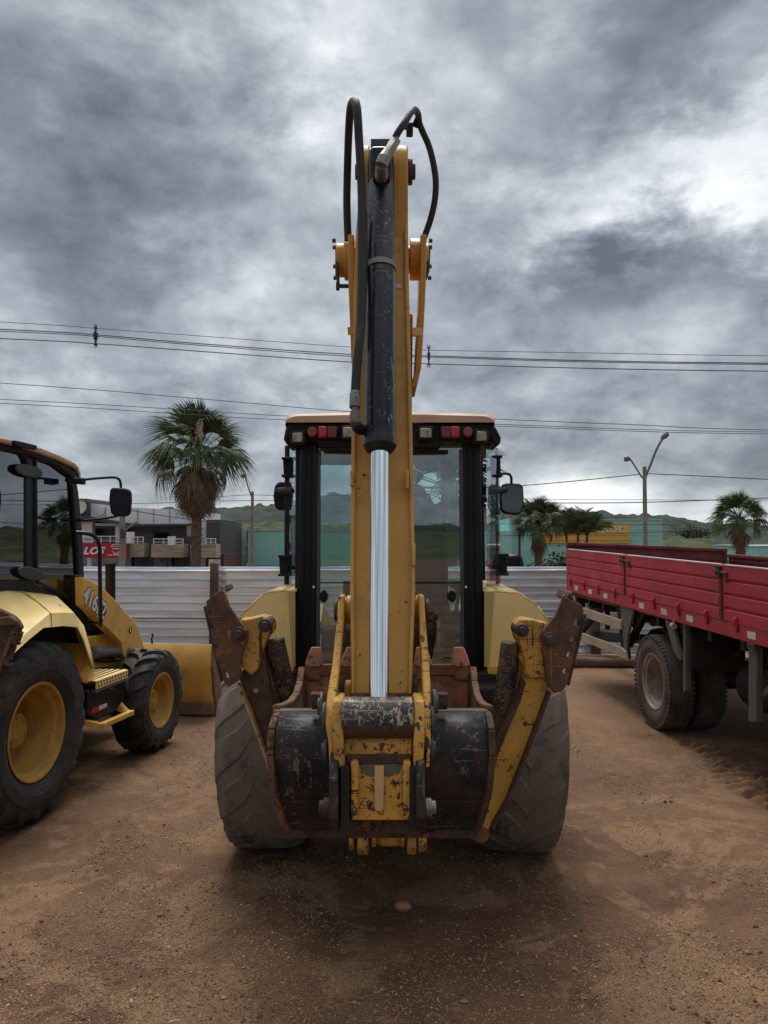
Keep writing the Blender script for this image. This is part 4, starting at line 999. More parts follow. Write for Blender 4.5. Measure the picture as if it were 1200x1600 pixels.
# ears at the top that hold the cylinder pin
for s, (u0, u1) in ((-1, (567, 577)), (1, (614, 637))):
    a, b_ = P(u0, 250, 3.30), P(u1, 250, 3.30); mb = MB(); zc_ = P(600, 262, 3.3).z
    pts = [(a.x, 3.36 + 0.115 * math.cos(t), zc_ + 0.115 * math.sin(t)) for t in np.linspace(-0.4, math.pi + 0.4, 18)]
    pts += [(a.x, 3.255, zc_ - 0.30), (a.x, 3.30, zc_ - 0.42), (a.x, 3.5, zc_ - 0.42)]
    mb.prism(pts, (b_.x - a.x, 0, 0)); obj('top_ear', mb, MT['yellow'], stick, bevel=0.006)
    mb = MB(); xo = a.x if s < 0 else b_.x; mb.cyl((xo, 3.34, zc_), (xo + s * 0.022, 3.34, zc_), 0.055, 20); mb.cyl((xo + s * 0.02, 3.34, zc_), (xo + s * 0.035, 3.34, zc_), 0.035, 8)
    obj('pin_head', mb, MT['pin'], stick, bevel=0.003)
mb = MB(); mb.cyl(P(570, 250, 3.34), P(632, 250, 3.34), 0.045, 20); mb.box(P(597, 231, 3.42), (0.10, 0.10, 0.03)); obj('cross_pin', mb, MT['cab_grey'], stick)
mb = MB(); mb.box(P(622, 447, SY(447) - 0.004), (0.03, 0.003, 0.018)); obj('sticker', mb, MT['reflector_white'], stick)

# ---- bucket cylinder
def CY(v): return 3.22 - (v - 250) * (3.22 - 2.64) / (1100 - 250)
bc = empty_part('bucket_cylinder', ML, P(596, 690, CY(690)))
mb = MB(); p0, p1 = P(595.5, 285, CY(285)), P(593.5, 684, CY(684)); ax = (p1 - p0).normalized()
L_ = (p1 - p0).length
mb.lathe([(0, 0.02), (0, 0.048), (0.02, 0.057), (L_ * 0.34, 0.0578), (L_ * 0.345, 0.060), (L_ * 0.985, 0.060), (L_, 0.060), (L_ + 0.008, 0.064), (L_ + 0.035, 0.064), (L_ + 0.055, 0.052), (L_ + 0.062, 0.038), (L_ + 0.05, 0.036)], p0, ax, 48)
obj('barrel', mb, MT['cyl_black'], bc, angle=30)
mb = MB(); mb.prism([P(u, v, CY(290) - 0.03) for u, v in ((578, 226), (608, 226), (613, 250), (614, 292), (577, 292), (577, 250))], (0, 0.10, 0)); obj('cylinder_eye', mb, MT['cyl_black'], bc, bevel=0.02, seg=3)
mb = MB(); q0, q1 = p0 + ax * (L_ + 0.02), P(592, 1098, CY(1098)); mb.lathe([(0, 0.001), (0, 0.0345), ((q1 - q0).length, 0.0345)], q0, (q1 - q0), 48); obj('rod', mb, MT['chrome'], bc, angle=30)
mb = MB(); t_ = p0.lerp(p1, (428 - 285) / 399.0); zz = ax
mb.lathe([(-0.012, 0.0615), (-0.012, 0.0635), (0.012, 0.0635), (0.012, 0.0615)], t_, ax + Vector((0.0, 0.0, 0.0)), 40); 
obj('cable_tie', mb, MT['tape'], bc)
mb = MB(); mb.cyl(P(582, 1092, 2.74), P(602, 1092, 2.74), 0.03, 14)
for i in range(10): 
    a = random.uniform(-1, 1); mb.box(P(592 + a * 14, 1088 + random.uniform(-3, 2), 2.70), (0.018, 0.02, 0.012), Matrix.Rotation(a * 2, 3, 'Y'))
obj('rod_wiper', mb, MT['under'], bc)
mb = MB(); mb.tube([P(574, 672, CY(672)), P(563, 671, CY(672) - 0.02), P(558, 668, CY(672) - 0.03), P(556, 660, CY(672) - 0.03)], [0.020, 0.022, 0.022, 0.018], 10); obj('elbow', mb, MT['black_matt'], bc)

# ---- hoses
def hose(name, pts, r, mat, parent, n=14, k=7):
    o = obj(name, MB().tube(smooth_path([P(*p) for p in pts], k), r, n), mat, parent); return o
hose('hose', [(544, 376, 3.50), (542, 320, 3.48), (543, 260, 3.42), (545, 205, 3.32), (548, 168, 3.22), (554, 158, 3.12), (558, 172, 3.06), (561, 220, 3.06), (565, 290, 3.06), (566, 360, 3.04), (566, 430, 3.0), (564, 500, 2.96), (561, 540, 2.92), (557, 580, 2.9), (555, 618, 2.88)], 0.0175, MT['hose'], ML, k=5)
hose('hose', [(569, 330, 3.12), (569, 400, 3.08), (567, 470, 3.02), (562, 540, 2.98)], 0.014, MT['hose_dusty'], ML)
mb = MB(); a, b_ = P(555, 612, 2.88), P(554, 662, 2.84)
mb.tube([a, a.lerp(b_, .1), a.lerp(b_, .5), a.lerp(b_, .52), a.lerp(b_, .62), a.lerp(b_, .64), a.lerp(b_, .72), a.lerp(b_, .74), b_], [0.017, 0.0215, 0.0215, 0.014, 0.014, 0.018, 0.018, 0.0195, 0.0195], 12); obj('hose_fitting', mb, MT['steel'], ML, angle=25)
hose('hose', [(614, 222, 3.12), (622, 207, 3.11), (632, 192, 3.12), (641, 177, 3.17), (647, 171, 3.24), (653, 178, 3.32), (655, 192, 3.38), (660, 205, 3.40), (670, 228, 3.42), (677, 255, 3.43), (681, 285, 3.44), (679, 315, 3.46), (672, 345, 3.48), (661, 376, 3.5)], 0.0145, MT['hose'], ML, k=5)
mb = MB(); mb.tube([P(648, 188, 3.38), P(656, 192, 3.38)], 0.026, 12); mb.box(P(640, 203, 3.38), (0.03, 0.04, 0.05)); mb.beam(P(624, 201, 3.38), P(642, 200, 3.38), 0.012, 0.012); obj('hose_clamp', mb, MT['black_matt'], ML, bevel=0.004)
mb = MB(); pts = [P(596, 268, 3.08), P(596, 258, 3.05), P(600, 248, 3.05), P(606, 239, 3.07), P(612, 229, 3.10), P(618, 220, 3.12)]
mb.tube([P(596, 276, 3.13), pts[0], pts[1]], [0.030, 0.026, 0.024], 12); mb.tube([pts[1], pts[2], pts[3]], [0.026, 0.026, 0.023], 12); mb.tube([pts[3], pts[4], pts[5]], [0.021, 0.024, 0.023], 6)
obj('hose_fitting', mb, MT['steel'], ML, angle=25)
mb = MB(); mb.box(P(596, 279, 3.14), (0.072, 0.04, 0.03)); obj('port_block', mb, MT['under'], ML, bevel=0.004)

# ---- bucket
bk = empty_part('bucket', ML, (0, 3.0, 1.2))
prof = [(2.86, Zv(1112, 2.86)), (2.76, Zv(1121, 2.76)), (2.69, Zv(1140, 2.69)), (2.66, Zv(1180, 2.66)), (2.68, Zv(1235, 2.68)), (2.74, Zv(1280, 2.74)), (2.83, Zv(1304, 2.83)), (3.0, 0.96), (3.2, 0.93), (3.38, 1.0), (3.5, 1.14), (3.57, 1.32), (3.62, Zv(1047, 3.62))]
def bx(s, Y, z=2.0): return -s * 0.060 * min(1, max(0, (1.33 - z) / 0.33)) ** 1.5 + ((P(424, 1200, 2.66).x, P(475, 1060, 3.6).x) if s < 0 else (P(767, 1200, 2.66).x, P(736, 1060, 3.6).x))[0] + (((P(475, 1060, 3.6).x - P(424, 1200, 2.66).x) if s < 0 else (P(736, 1060, 3.6).x - P(767, 1200, 2.66).x))) * (Y - 2.66) / 0.94
vs = []; fs = []; sp = prof
NX = 8
for i in range(NX + 1):
    for y, z in sp:
        x0_, x1_ = bx(-1, y, z) + 0.012, bx(1, y, z) - 0.012; t = i / NX
        vs.append((x0_ + (x1_ - x0_) * t, y + (0.004 * math.sin(i * 2.1) if y < 2.8 else 0), z))
k = len(sp)
for i in range(NX):
    for j in range(k - 1): fs.append((i * k + j, i * k + j + 1, (i + 1) * k + j + 1, (i + 1) * k + j))
nfo = [f for f in fs]
mb = MB()
for f in fs:
    pass
mb.add(vs, fs); 
for q in range(len(mb.f)): mb.m[q] = 1 if (q % (k - 1)) >= 8 else 0
shell = obj('bucket_shell', mb, [MT['bucket_black'], MT['rust_orange']], bk, solid=0.018, tidy=False, angle=50)
# rust-coloured lining on the inside face
mb = MB(); vs2 = []; 
for i in (0, 1):
    for y, z in sp[1:]:
        x_ = (bx(-1, y, z) + 0.02) if i == 0 else (bx(1, y, z) - 0.02)
        c_ = Vector((x_, 3.15, 1.35)); p_ = Vector((x_, y, z)); d_ = (c_ - p_).normalized() * 0.014; vs2.append(p_ + d_)
k2 = len(sp) - 1
mb.add(vs2, [(j, j + 1, k2 + j + 1, k2 + j) for j in range(k2 - 1)]); obj('bucket_lining', mb, MT['rust_orange'], bk, angle=50, tidy=False)
# side plates with scooped edge
for s in (-1, 1):
    edge = [(3.62, Zv(1045, 3.62)), (3.54, Zv(1068, 3.54)), (3.42, Zv(1086, 3.42)), (3.25, Zv(1098, 3.25)), (3.05, Zv(1104, 3.05)), (2.92, Zv(1106, 2.92)), (2.84, Zv(1108, 2.84))]
    pts = [Vector((bx(s, y, z), y, z)) for y, z in sp] + [Vector((bx(s, y), y, z)) for y, z in edge]
    mb = MB().prism(pts, (s * 0.018, 0, 0)); obj('side_plate', mb, [MT['rust_dark']], bk, bevel=0.004)
    # thick worn rim along the scooped edge and down the back
    rim = [Vector((bx(s, y) + s * 0.012, y, z + 0.004)) for y, z in edge]; 
    mb = MB()
    for a, b_ in zip(rim[:-1], rim[1:]): mb.beam(a, b_, 0.030, 0.022, up=(0, 0, 1))
    obj('side_cutter', mb, MT['rust'], bk, bevel=0.006)
    back = [Vector((bx(s, y, z) + s * 0.004, y - 0.008, z)) for y, z in sp[0:7]]; mb = MB()
    for a, b_ in zip(back[:-1], back[1:]): mb.beam(a, b_, 0.042, 0.022, up=(1, 0, 0))
    mb2 = MB()
    for a, b_ in zip(back[:-1], back[1:]): mb2.beam(a, b_, 0.016, 0.024, up=(1, 0, 0))
    obj('side_rim', mb2, MT['rust'] if s < 0 else MT['rust_dark'], bk, bevel=0.004)
# lip, wear strip lines on the back
mb = MB(); a, b_ = P(477, 1046, 3.60), P(734, 1046, 3.60); mb.beam(a, b_, 0.03, 0.05, up=(0, 0, 1)); obj('cutting_lip', mb, MT['rust_orange'], bk, bevel=0.005)
for v, Yy in ((1252, 2.685), ):
    mb = MB(); 
    for (ua, ub) in ((440, 515), (660, 753)): mb.beam(P(ua, v, Yy - 0.004), P(ub, v, Yy - 0.004), 0.006, 0.006)
    obj('weld_seam', mb, MT['bucket_black'], bk)
mb = MB(); mb.beam(P(453, 1300, 2.80), P(739, 1300, 2.80), 0.04, 0.03, up=(0, 0, 1)); obj('wear_strip', mb, MT['rust_dark'], bk, bevel=0.004)
mb = MB()
for ua, ub in ((428, 512), (668, 762)): mb.beam(P(ua, 1113, 2.84), P(ub, 1113, 2.84), 0.05, 0.022, up=(0, 0, 1))
obj('top_strip', mb, surf('worn_bucket_edge', (0.055, 0.048, 0.040), 0.6, chips=0.3, chip_col=RUST, dust=0.3), bk, bevel=0.004)
for u in (491, 546, 602, 661, 720):
    lean = (u - 600) / 120 * -0.0
    mb = MB(); c0 = P(u, 1062, 3.60); c1 = P(u, 1030, 3.60)
    mb.beam(c0, c1, 0.062, 0.05, up=(0, 1, 0), w1=0.058, d1=0.045); o = obj('tooth', mb, MT['rust'], bk, bevel=0.008)
    mb = MB(); k_ = 1 if u > 600 else -1; c0 = P(u, 1037, 3.60); c1 = P(u - k_ * 3, 1011, 3.60)
    n8 = 10; vv = []
    for (c_, w_, d_) in ((c0, 0.084, 0.07), (c0.lerp(c1, 0.5), 0.070, 0.05), (c1, 0.046, 0.016)):
        for i in range(n8):
            a = 2 * math.pi * i / n8; vv.append(c_ + Vector((w_ / 2 * math.copysign(abs(math.cos(a)) ** 0.6, math.cos(a)), d_ / 2 * math.copysign(abs(math.sin(a)) ** 0.6, math.sin(a)), -0.014 * (1 - abs(math.cos(a))) if w_ > 0.08 else 0)))
    ff = [(r_ * n8 + i, r_ * n8 + (i + 1) % n8, (r_ + 1) * n8 + (i + 1) % n8, (r_ + 1) * n8 + i) for r_ in (0, 1) for i in range(n8)] + [tuple(range(n8)), tuple(range(2 * n8, 3 * n8))]
    mb.add(vv, ff); obj('tooth_cap', mb, surf('rusty_tooth', (0.33, 0.145, 0.08), 0.8, var=0.3, chips=0.3, chip_col=(0.12, 0.06, 0.04), dust=0.2) if 'rusty_tooth' not in bpy.data.materials else bpy.data.materials['rusty_tooth'], o, bevel=0.004)
# hinge plates of the bucket with pins
for s, (u0, u1) in ((-1, (515, 529)), (1, (650, 664))):
    a, b_ = P(u0, 1250, 2.50).x, P(u1, 1250, 2.50).x; z0, z1 = Zv(1300, 2.52), Zv(1170, 2.52)
    mb = MB().prism([(a, 2.74, z1), (a, 2.55, z1), (a, 2.47, z1 - 0.08), (a, 2.46, z0 + 0.06), (a, 2.52, z0), (a, 2.78, z0)], (b_ - a, 0, 0)); pl = obj('hinge_plate', mb, MT['bucket_black'], bk, bevel=0.006)
    c = P(516 if s < 0 else 664, 1261, 2.56); mb = MB(); mb.cyl(c, c + Vector((s * 0.022, 0, 0)), 0.03, 16); mb.cyl(c + Vector((s * 0.02, 0, 0)), c + Vector((s * 0.036, 0, 0)), 0.022, 16)
    obj('pin_head', mb, MT['pin'] if s < 0 else MT['steel'], pl, bevel=0.003)
    a2, b2 = P(533 if s < 0 else 640, 1250, 2.52).x, P(546 if s < 0 else 650, 1250, 2.52).x
    mb = MB().bb(a2, b2, 2.50, 2.72, Zv(1290, 2.55), Zv(1192, 2.55)); obj('hinge_gap', mb, MT['under'], bk)
# coupler plate between them
Yk = 2.55
px_plate('coupler_plate', [(548, 1193), (642, 1193), (642, 1282), (548, 1282)], Yk, 0.05, MT['yellow_worn'], bk, bevel=0.004)
for (u0, u1) in ((548, 560), (630, 642)):
    px_plate('coupler_rib', [(u0, 1190), (u1, 1190), (u1, 1281), (u0, 1281)], Yk - 0.035, 0.034, MT['yellow_worn'], bk, bevel=0.006)
px_plate('coupler_tongue', [(585, 1197), (600, 1197), (600, 1262), (596, 1268), (587, 1268), (585, 1262)], Yk - 0.012, 0.011, surf('peeling_plate', (0.56, 0.35, 0.15), 0.5, chips=0.45, chip_col=(0.11, 0.085, 0.075), chip_s=9, dust=0.1), bk, bevel=0.003)
px_plate('coupler_cover', [(562, 1195), (628, 1195), (624, 1208), (606, 1215), (595, 1211), (578, 1214), (565, 1207)], Yk - 0.003, 0.003, surf('scuffed_grey_plate', (0.10, 0.092, 0.085), 0.5, dust=0.3, chips=0.25, chip_col=(0.4, 0.2, 0.05)), bk)
mb = MB(); c = P(595, 1269, Yk - 0.004)
for i in range(16): 
    a, b_ = 2 * math.pi * i / 16, 2 * math.pi * (i + 1) / 16; mb.cyl(c + Vector((0.008 * math.cos(a), 0, 0.008 * math.sin(a))), c + Vector((0.008 * math.cos(b_), 0, 0.008 * math.sin(b_))), 0.0012, 4)
obj('stamp', mb, MT['black_matt'], bk)
px_plate('lower_bar', [(537, 1281), (655, 1281), (655, 1303), (537, 1303)], 2.62, 0.12, MT['rust_dark'], bk, bevel=0.006)

# ---- bucket linkage
lk = empty_part('bucket_linkage', ML, P(590, 1120, 2.6))
mb = MB(); a, b_ = P(535, 1121, 2.58), P(645, 1121, 2.58); mb.lathe([(0, 0.02), (0, 0.064), (0.004, 0.067), ((b_ - a).length - 0.004, 0.067), ((b_ - a).length, 0.064), ((b_ - a).length, 0.02)], a, (b_ - a), 40)
link_tube = obj('link_tube', mb, [MT['link_black'], MT['rust_dark']], lk, angle=30)
for f in link_tube.data.polygons:
    if f.center.z < a.z - 0.008 + 0.006 * math.sin(f.center.x * 50): f.material_index = 1
mb = MB().cyl(P(589, 1133, 2.515), P(589, 1133, 2.52), 0.008, 10); obj('grease_hole', mb, MT['black_matt'], lk)
mb = MB(); a, b_ = P(541, 1165, 2.62), P(642, 1165, 2.62); mb.lathe([(0, 0.01), (0, 0.058), ((b_ - a).length, 0.058), ((b_ - a).length, 0.01)], a, (b_ - a), 32)
mb.bb(a.x, b_.x, 2.56, 2.68, Zv(1192, 2.56), a.z); obj('link_casting', mb, MT['yellow_worn'], lk, angle=30)
px_plate('link_skirt', [(541, 1180), (643, 1180), (643, 1195), (541, 1195)], 2.545, 0.05, MT['rust_dark'], lk, bevel=0.006)
def strip(name, rows_, w_, mat, bevel=0.006, parent=None):
    """rows: (u_left, u_right, v, Y, depth)"""
    vs = []; fs = []
    for (ul, ur, v, Y, dp) in rows_:
        a, b_ = P(ul, v, Y), P(ur, v, Y); vs += [a, b_, b_ + Vector((0, dp, 0)), a + Vector((0, dp, 0))]
    for i in range(len(rows_) - 1):
        for j in range(4): fs.append((i * 4 + j, i * 4 + (j + 1) % 4, (i + 1) * 4 + (j + 1) % 4, (i + 1) * 4 + j))
    fs += [(0, 1, 2, 3), tuple(range(len(vs) - 4, len(vs)))]
    return obj(name, MB().add(vs, fs), mat, parent or lk, bevel=bevel)
# long guide links either side of the stick
strip('guide_link', [(529, 538, 931, 2.88, 0.10), (526, 537.5, 970, 2.84, 0.13), (519, 531, 1040, 2.74, 0.12), (509, 524, 1100, 2.60, 0.12), (507, 523, 1125, 2.56, 0.14), (513, 522, 1160, 2.54, 0.16), (515, 522, 1205, 2.53, 0.16)], 0, MT['yellow_mid'])
strip('guide_link', [(654, 663, 931, 2.88, 0.10), (655, 665, 970, 2.84, 0.13), (659, 671, 1040, 2.74, 0.12), (662, 674, 1100, 2.60, 0.12), (662, 674, 1125, 2.56, 0.14), (664, 673, 1160, 2.54, 0.16), (664, 671, 1200, 2.53, 0.16)], 0, MT['yellow_mid'])
# broad power link cheeks
strip('power_link', [(520, 536, 1095, 2.56, 0.14), (519, 535, 1130, 2.52, 0.18), (520, 537, 1165, 2.51, 0.2), (523, 539, 1200, 2.52, 0.18)], 0, MT['yellow_worn'])
strip('power_link', [(647, 663, 1095, 2.56, 0.14), (647, 664, 1130, 2.52, 0.18), (646, 663, 1165, 2.51, 0.2), (646, 661, 1200, 2.52, 0.18)], 0, MT['yellow_worn'])
# shaded inner webs below the pins, pads by the rod
for (u0, u1) in ((538, 548), (634, 645)):
    px_plate('stick_foot', [(u0, 1070), (u1, 1070), (u1, 1092), (u0, 1092)], 2.78, 0.10, MT['yellow_mid'], lk)
for (u0, u1) in ((530, 535), (647, 653)):
    px_plate('stop_block', [(u0, 1066), (u1, 1066), (u1, 1093), (u0, 1093)], 2.72, 0.12, MT['rust_dark'], lk)
# upper pins between guide links and stick
for s, (ua, ub) in ((-1, (535, 550)), (1, (642, 657))):
    mb = MB(); a, b_ = P(ua, 953, 2.96), P(ub, 953, 2.96); L2 = (b_ - a).length
    mb.lathe([(0, 0.01), (0, 0.052), (L2 * 0.42, 0.052), (L2 * 0.45, 0.045), (L2 * 0.5, 0.045), (L2 * 0.53, 0.056), (L2, 0.056), (L2, 0.01)], a, b_ - a, 32); obj('link_boss', mb, MT['yellow'], lk, angle=30)
    c = P(529 if s < 0 else 664, 953, 2.93); mb = MB().cyl(c, c + Vector((s * 0.016, 0, 0)), 0.042, 20); obj('pin_head', mb, MT['pin'], lk, bevel=0.004)
for s, cs in ((-1, ((505, 1104, 0.048, 0.03), (509, 1119, 0.046, 0.0), (511, 1172, 0.036, 0.0))), (1, ((676, 1100, 0.050, 0.03), (673, 1124, 0.046, 0.0), (672, 1168, 0.036, 0.0)))):
    for (u, v, r_, dy) in cs:
        c = P(u, v, 2.60 + dy); mb = MB(); mb.cyl(c, c + Vector((s * 0.010, 0, 0)), r_, 28); mb.cyl(c + Vector((s * 0.01, 0, 0)), c + Vector((s * 0.018, 0, 0)), r_ * 0.6, 20); obj('washer', mb, MT['cab_grey'], lk, bevel=0.002)
for u0, u1, v0, v1 in ((490, 502, 1083, 1106), (682, 697, 1084, 1108)):
    mb = MB(); c = P((u0 + u1) / 2, 1095, 2.75); mb.cyl(c + Vector((-0.02, 0, 0.0)), c + Vector((0.02, 0, 0)), 0.030, 14); mb.box(c + Vector((0, 0, 0.018)), (0.045, 0.05, 0.02)); obj('pin_lock', mb, MT['rust_dark'], lk, bevel=0.003)

# ---- stabilisers
def catmull_px(pts): return pts
def notched(pad, marks, s):
    """worn hook-shaped bites in the outer edge of the pad"""
    out = []
    n = len(pad)
    for i in range(n):
        a, b_ = Vector(pad[i]), Vector(pad[(i + 1) % n]); out.append(tuple(a))
        for (u, v) in marks:
            m_ = Vector((u, v)); d = b_ - a; t = (m_ - a).dot(d) / d.dot(d)
            if 0.02 < t < 0.98 and (a + d * t - m_).length < 3.5:
                e = d.normalized(); q = Vector((-s * abs(e.y), s * e.x * (1 if e.y > 0 else -1))); q = Vector((-s, 0)) 
                k = a + d * t
                out += [tuple(k - e * 3), tuple(k - e * 2 + q * 3), tuple(k - e * 5 + q * 6), tuple(k - e * 3 + q * 10), tuple(k + e * 2 + q * 11), tuple(k + e * 6 + q * 8), tuple(k + e * 5 + q * 3), tuple(k + e * 6)]
    return out
def stab(side, arm, head, pad, arm_mat, head_mat, pad_mat, cylp, pins, Y0):
    root = empty_part('stabilizer', ML, P(arm[0][0], arm[0][1], Y0))
    a = obj('stabilizer_arm', MB().prism([P(u, v, Y0) for u, v in arm], (0, 0.10, 0)), arm_mat, root, bevel=0.006)
    obj('arm_head', MB().prism([P(u, v, Y0 - 0.02) for u, v in head], (0, 0.14, 0)), head_mat, root, bevel=0.008)
    marks = [(908, 972), (902, 998), (896.5, 1022), (890.5, 1048)] if side > 0 else [(324.5, 956), (328, 980), (334, 1012), (341, 1038), (347, 1056)]
    pd = obj('stabilizer_pad', MB().prism([P(u, v, Y0 - 0.06) for u, v in notched(pad, marks, side)], (0, 0.035, 0)), pad_mat, root, bevel=0.003)
    e0, e1 = (((911, 958), (884, 1068)) if side > 0 else ((323, 946), (350, 1062)))
    fl = obj('pad_flange', MB().beam(P(*e0, Y0 + 0.03), P(*e1, Y0 + 0.03), 0.012, 0.12, up=(0, 1, 0)), MT['rust_dark'], pd, bevel=0.003)
    for (u, v, r_) in pins:
        c = P(u, v, Y0 - 0.07); mb = MB(); mb.cyl(c + Vector((0, -0.012, 0)), c + Vector((0, 0.16, 0)), r_, 24); mb.cyl(c + Vector((0, -0.030, 0)), c + Vector((0, -0.01, 0)), r_ * 0.62, 12); obj('pin_head', mb, MT['pin'], root, bevel=0.004)
    (u0, v0), (u1, v1), r_ = cylp
    mb = MB(); p0, p1 = P(u0, v0, Y0 + 0.10), P(u1, v1, Y0 + 0.16); mb.tube([p0, p0.lerp(p1, 0.02), p1], [r_ * 0.9, r_, r_], 28); obj('stabilizer_cylinder', mb, MT['cyl_muddy'], root, angle=30)
    return root, pd
YS = 4.05
root, pd = stab(1, [(812, 1030), (820, 1005), (850, 1010), (853, 1040), (856, 1062), (856, 1078), (845, 1108), (818, 1180), (790, 1250), (768, 1288), (760, 1302), (748, 1300), (746, 1285), (750, 1236), (770, 1190), (800, 1120), (818, 1075), (820, 1045)],
     [(806, 976), (811, 970), (820, 967), (834, 969), (858, 975), (856, 1000), (852, 1030), (853, 1060), (820, 1060), (821, 1040), (815, 1012), (808, 1000), (805, 988)],
     [(880, 932), (884, 934), (910, 947), (912, 955), (885, 1072), (878, 1081), (866, 1083), (857, 1075), (853, 1050), (848, 1010), (845, 995), (849, 985), (858, 975), (868, 962), (876, 945)],
     MT['yellow_mid'], MT['yellow_mid'], MT['pad'], ((799, 1004), (778, 1170), 0.056), [(816, 985, 0.034), (859, 999, 0.037)], YS)
# rusty welded edge on the arm, curled foot at its lower end
mb = MB()
for (p, q) in (((856, 1078), (845, 1108)), ((845, 1108), (818, 1180)), ((818, 1180), (790, 1250)), ((790, 1250), (768, 1288))): mb.beam(P(*p, YS + 0.0), P(*q, YS + 0.0), 0.014, 0.12, up=(0, 1, 0))
obj('arm_edge', mb, MT['rust_dark'], root)
mb = MB()
for (p, q) in (((820, 1062), (812, 1090)), ((812, 1090), (790, 1142)), ((790, 1142), (768, 1195)), ((768, 1195), (750, 1236)), ((750, 1236), (746, 1284))): mb.beam(P(p[0] - 3, p[1], YS + 0.02), P(q[0] - 3, q[1], YS + 0.02), 0.022, 0.08, up=(0, 1, 0))
obj('arm_edge', mb, MT['rust_dark'], root)
c = P(750, 1301, YS + 0.02); mb = MB(); mb.cyl(c + Vector((0, -0.03, 0)), c + Vector((0, 0.12, 0)), 0.045, 28); obj('arm_knuckle', mb, MT['rust'], root, bevel=0.006)
mb = MB(); mb.prism([P(u, v, YS + 0.06) for u, v in ((716, 1303), (745, 1290), (755, 1305), (748, 1314), (735, 1312))], (0, 0.08, 0)); obj('arm_hook', mb, MT['rust_orange'], root, bevel=0.008)
hose('hose', [(770, 1158, 4.0), (773, 1166, 3.98), (771, 1176, 3.98), (765, 1186, 4.0), (762, 1204, 4.02)], 0.009, MT['hose_dusty'], root)
rl, pdl = stab(-1, [(374, 1062), (392, 1020), (410, 1008), (420, 1070), (432, 1115), (440, 1160), (452, 1262), (455, 1290), (446, 1278), (432, 1215), (400, 1120)],
     [(375, 968), (385, 968), (408, 963), (420, 966), (427, 975), (426, 988), (416, 1000), (409, 1020), (404, 1045), (393, 1056), (378, 1044), (371, 1010)],
     [(322, 940), (336, 927), (349, 922), (353, 930), (358, 948), (372, 968), (386, 985), (387, 1000), (378, 1022), (374, 1062), (357, 1074), (350, 1066), (344, 1045), (338, 1030), (332, 1004), (327, 972)],
     MT['rust_dark'], MT['yellow_mid'], MT['pad'], ((428, 998), (452, 1108), 0.056), [(414, 977, 0.034), (373, 991, 0.037)], YS)
mb = MB(); ed = [(374, 1066), (392, 1110), (410, 1160), (426, 1208), (438, 1245), (446, 1272)]
for p, q in zip(ed[:-1], ed[1:]): mb.beam(P(*p, YS - 0.01), P(*q, YS - 0.01), 0.012, 0.10, up=(0, 1, 0))
obj('arm_edge', mb, surf('flaked_edge', (0.42, 0.26, 0.12), 0.6, chips=0.5, chip_col=RUST_D, chip_s=30), rl)
mb = MB().cyl(P(400, 1079, YS - 0.02), P(400, 1079, YS), 0.014, 8); obj('bolt', mb, MT['steel'], rl)
mb = MB(); mb.prism([P(u, v, YS + 0.06) for u, v in ((458, 1304), (500, 1303), (488, 1309), (470, 1311), (462, 1309))], (0, 0.08, 0)); obj('arm_hook', mb, MT['rust_orange'], rl, bevel=0.006)
for rt, s, pts_ in ((pd, 1, ((878, 934), (883, 923), (886, 932), (892, 925), (897, 938), (908, 944), (911, 952))), (pdl, -1, ((324, 939), (334, 928), (345, 922), (353, 914), (356, 922), (350, 926)))):
    mb = MB().prism([P(u, v, YS) for u, v in pts_], (0, 0.16, 0)); obj('pad_top_flange', mb, MT['rust_dark'], rt, bevel=0.004)
    mb = MB().prism([P(u, v, YS - 0.01) for u, v in (((880, 931), (884, 924), (887, 936)) if s > 0 else ((346, 923), (352, 916), (354, 925)))], (0, 0.03, 0)); obj('mud_scrape', mb, surf('dry_rust_flake', (0.30, 0.19, 0.12), 0.9, var=0.3) if 'dry_rust_flake' not in bpy.data.materials else bpy.data.materials['dry_rust_flake'], rt)
# ================================================================== LEFT BACKHOE LOADER (its right flank towards us)
TH = R(8.0); LD = Vector((math.sin(TH), math.cos(TH), 0)); LR = Vector((math.cos(TH), -math.sin(TH), 0)); LO = Vector((-2.54, 5.71, 0))
def W(xl, yl, z): return LO + LR * xl + LD * yl + Vector((0, 0, z))
def L(u, v, xl): return Q(u, v, LO + LR * xl, LR)
LL = thing('backhoe_loader', 'yellow backhoe loader at the left edge seen from its flank, lettered 416F2', 'backhoe loader', LO + LR * -0.9, 'yellow backhoe loaders parked in the yard')
def lpl(name, poly, xl, th, mat, parent, bevel=0.004):
    """flank outline traced at side offset xl, th deep towards the machine's middle"""
    return obj(name, MB().prism([L(u, v, xl) for u, v in poly], LR * -th), mat, parent, bevel=bevel)
def lbox(mb, x0, x1, y0, y1, z0, z1):
    vs = [W(x, y, z) for z in (z0, z1) for y in (y0, y1) for x in (x0, x1)]
    return mb.add(vs, [(0, 2, 3, 1), (4, 5, 7, 6), (0, 1, 5, 4), (2, 6, 7, 3), (0, 4, 6, 2), (1, 3, 7, 5)])
hd = -TH
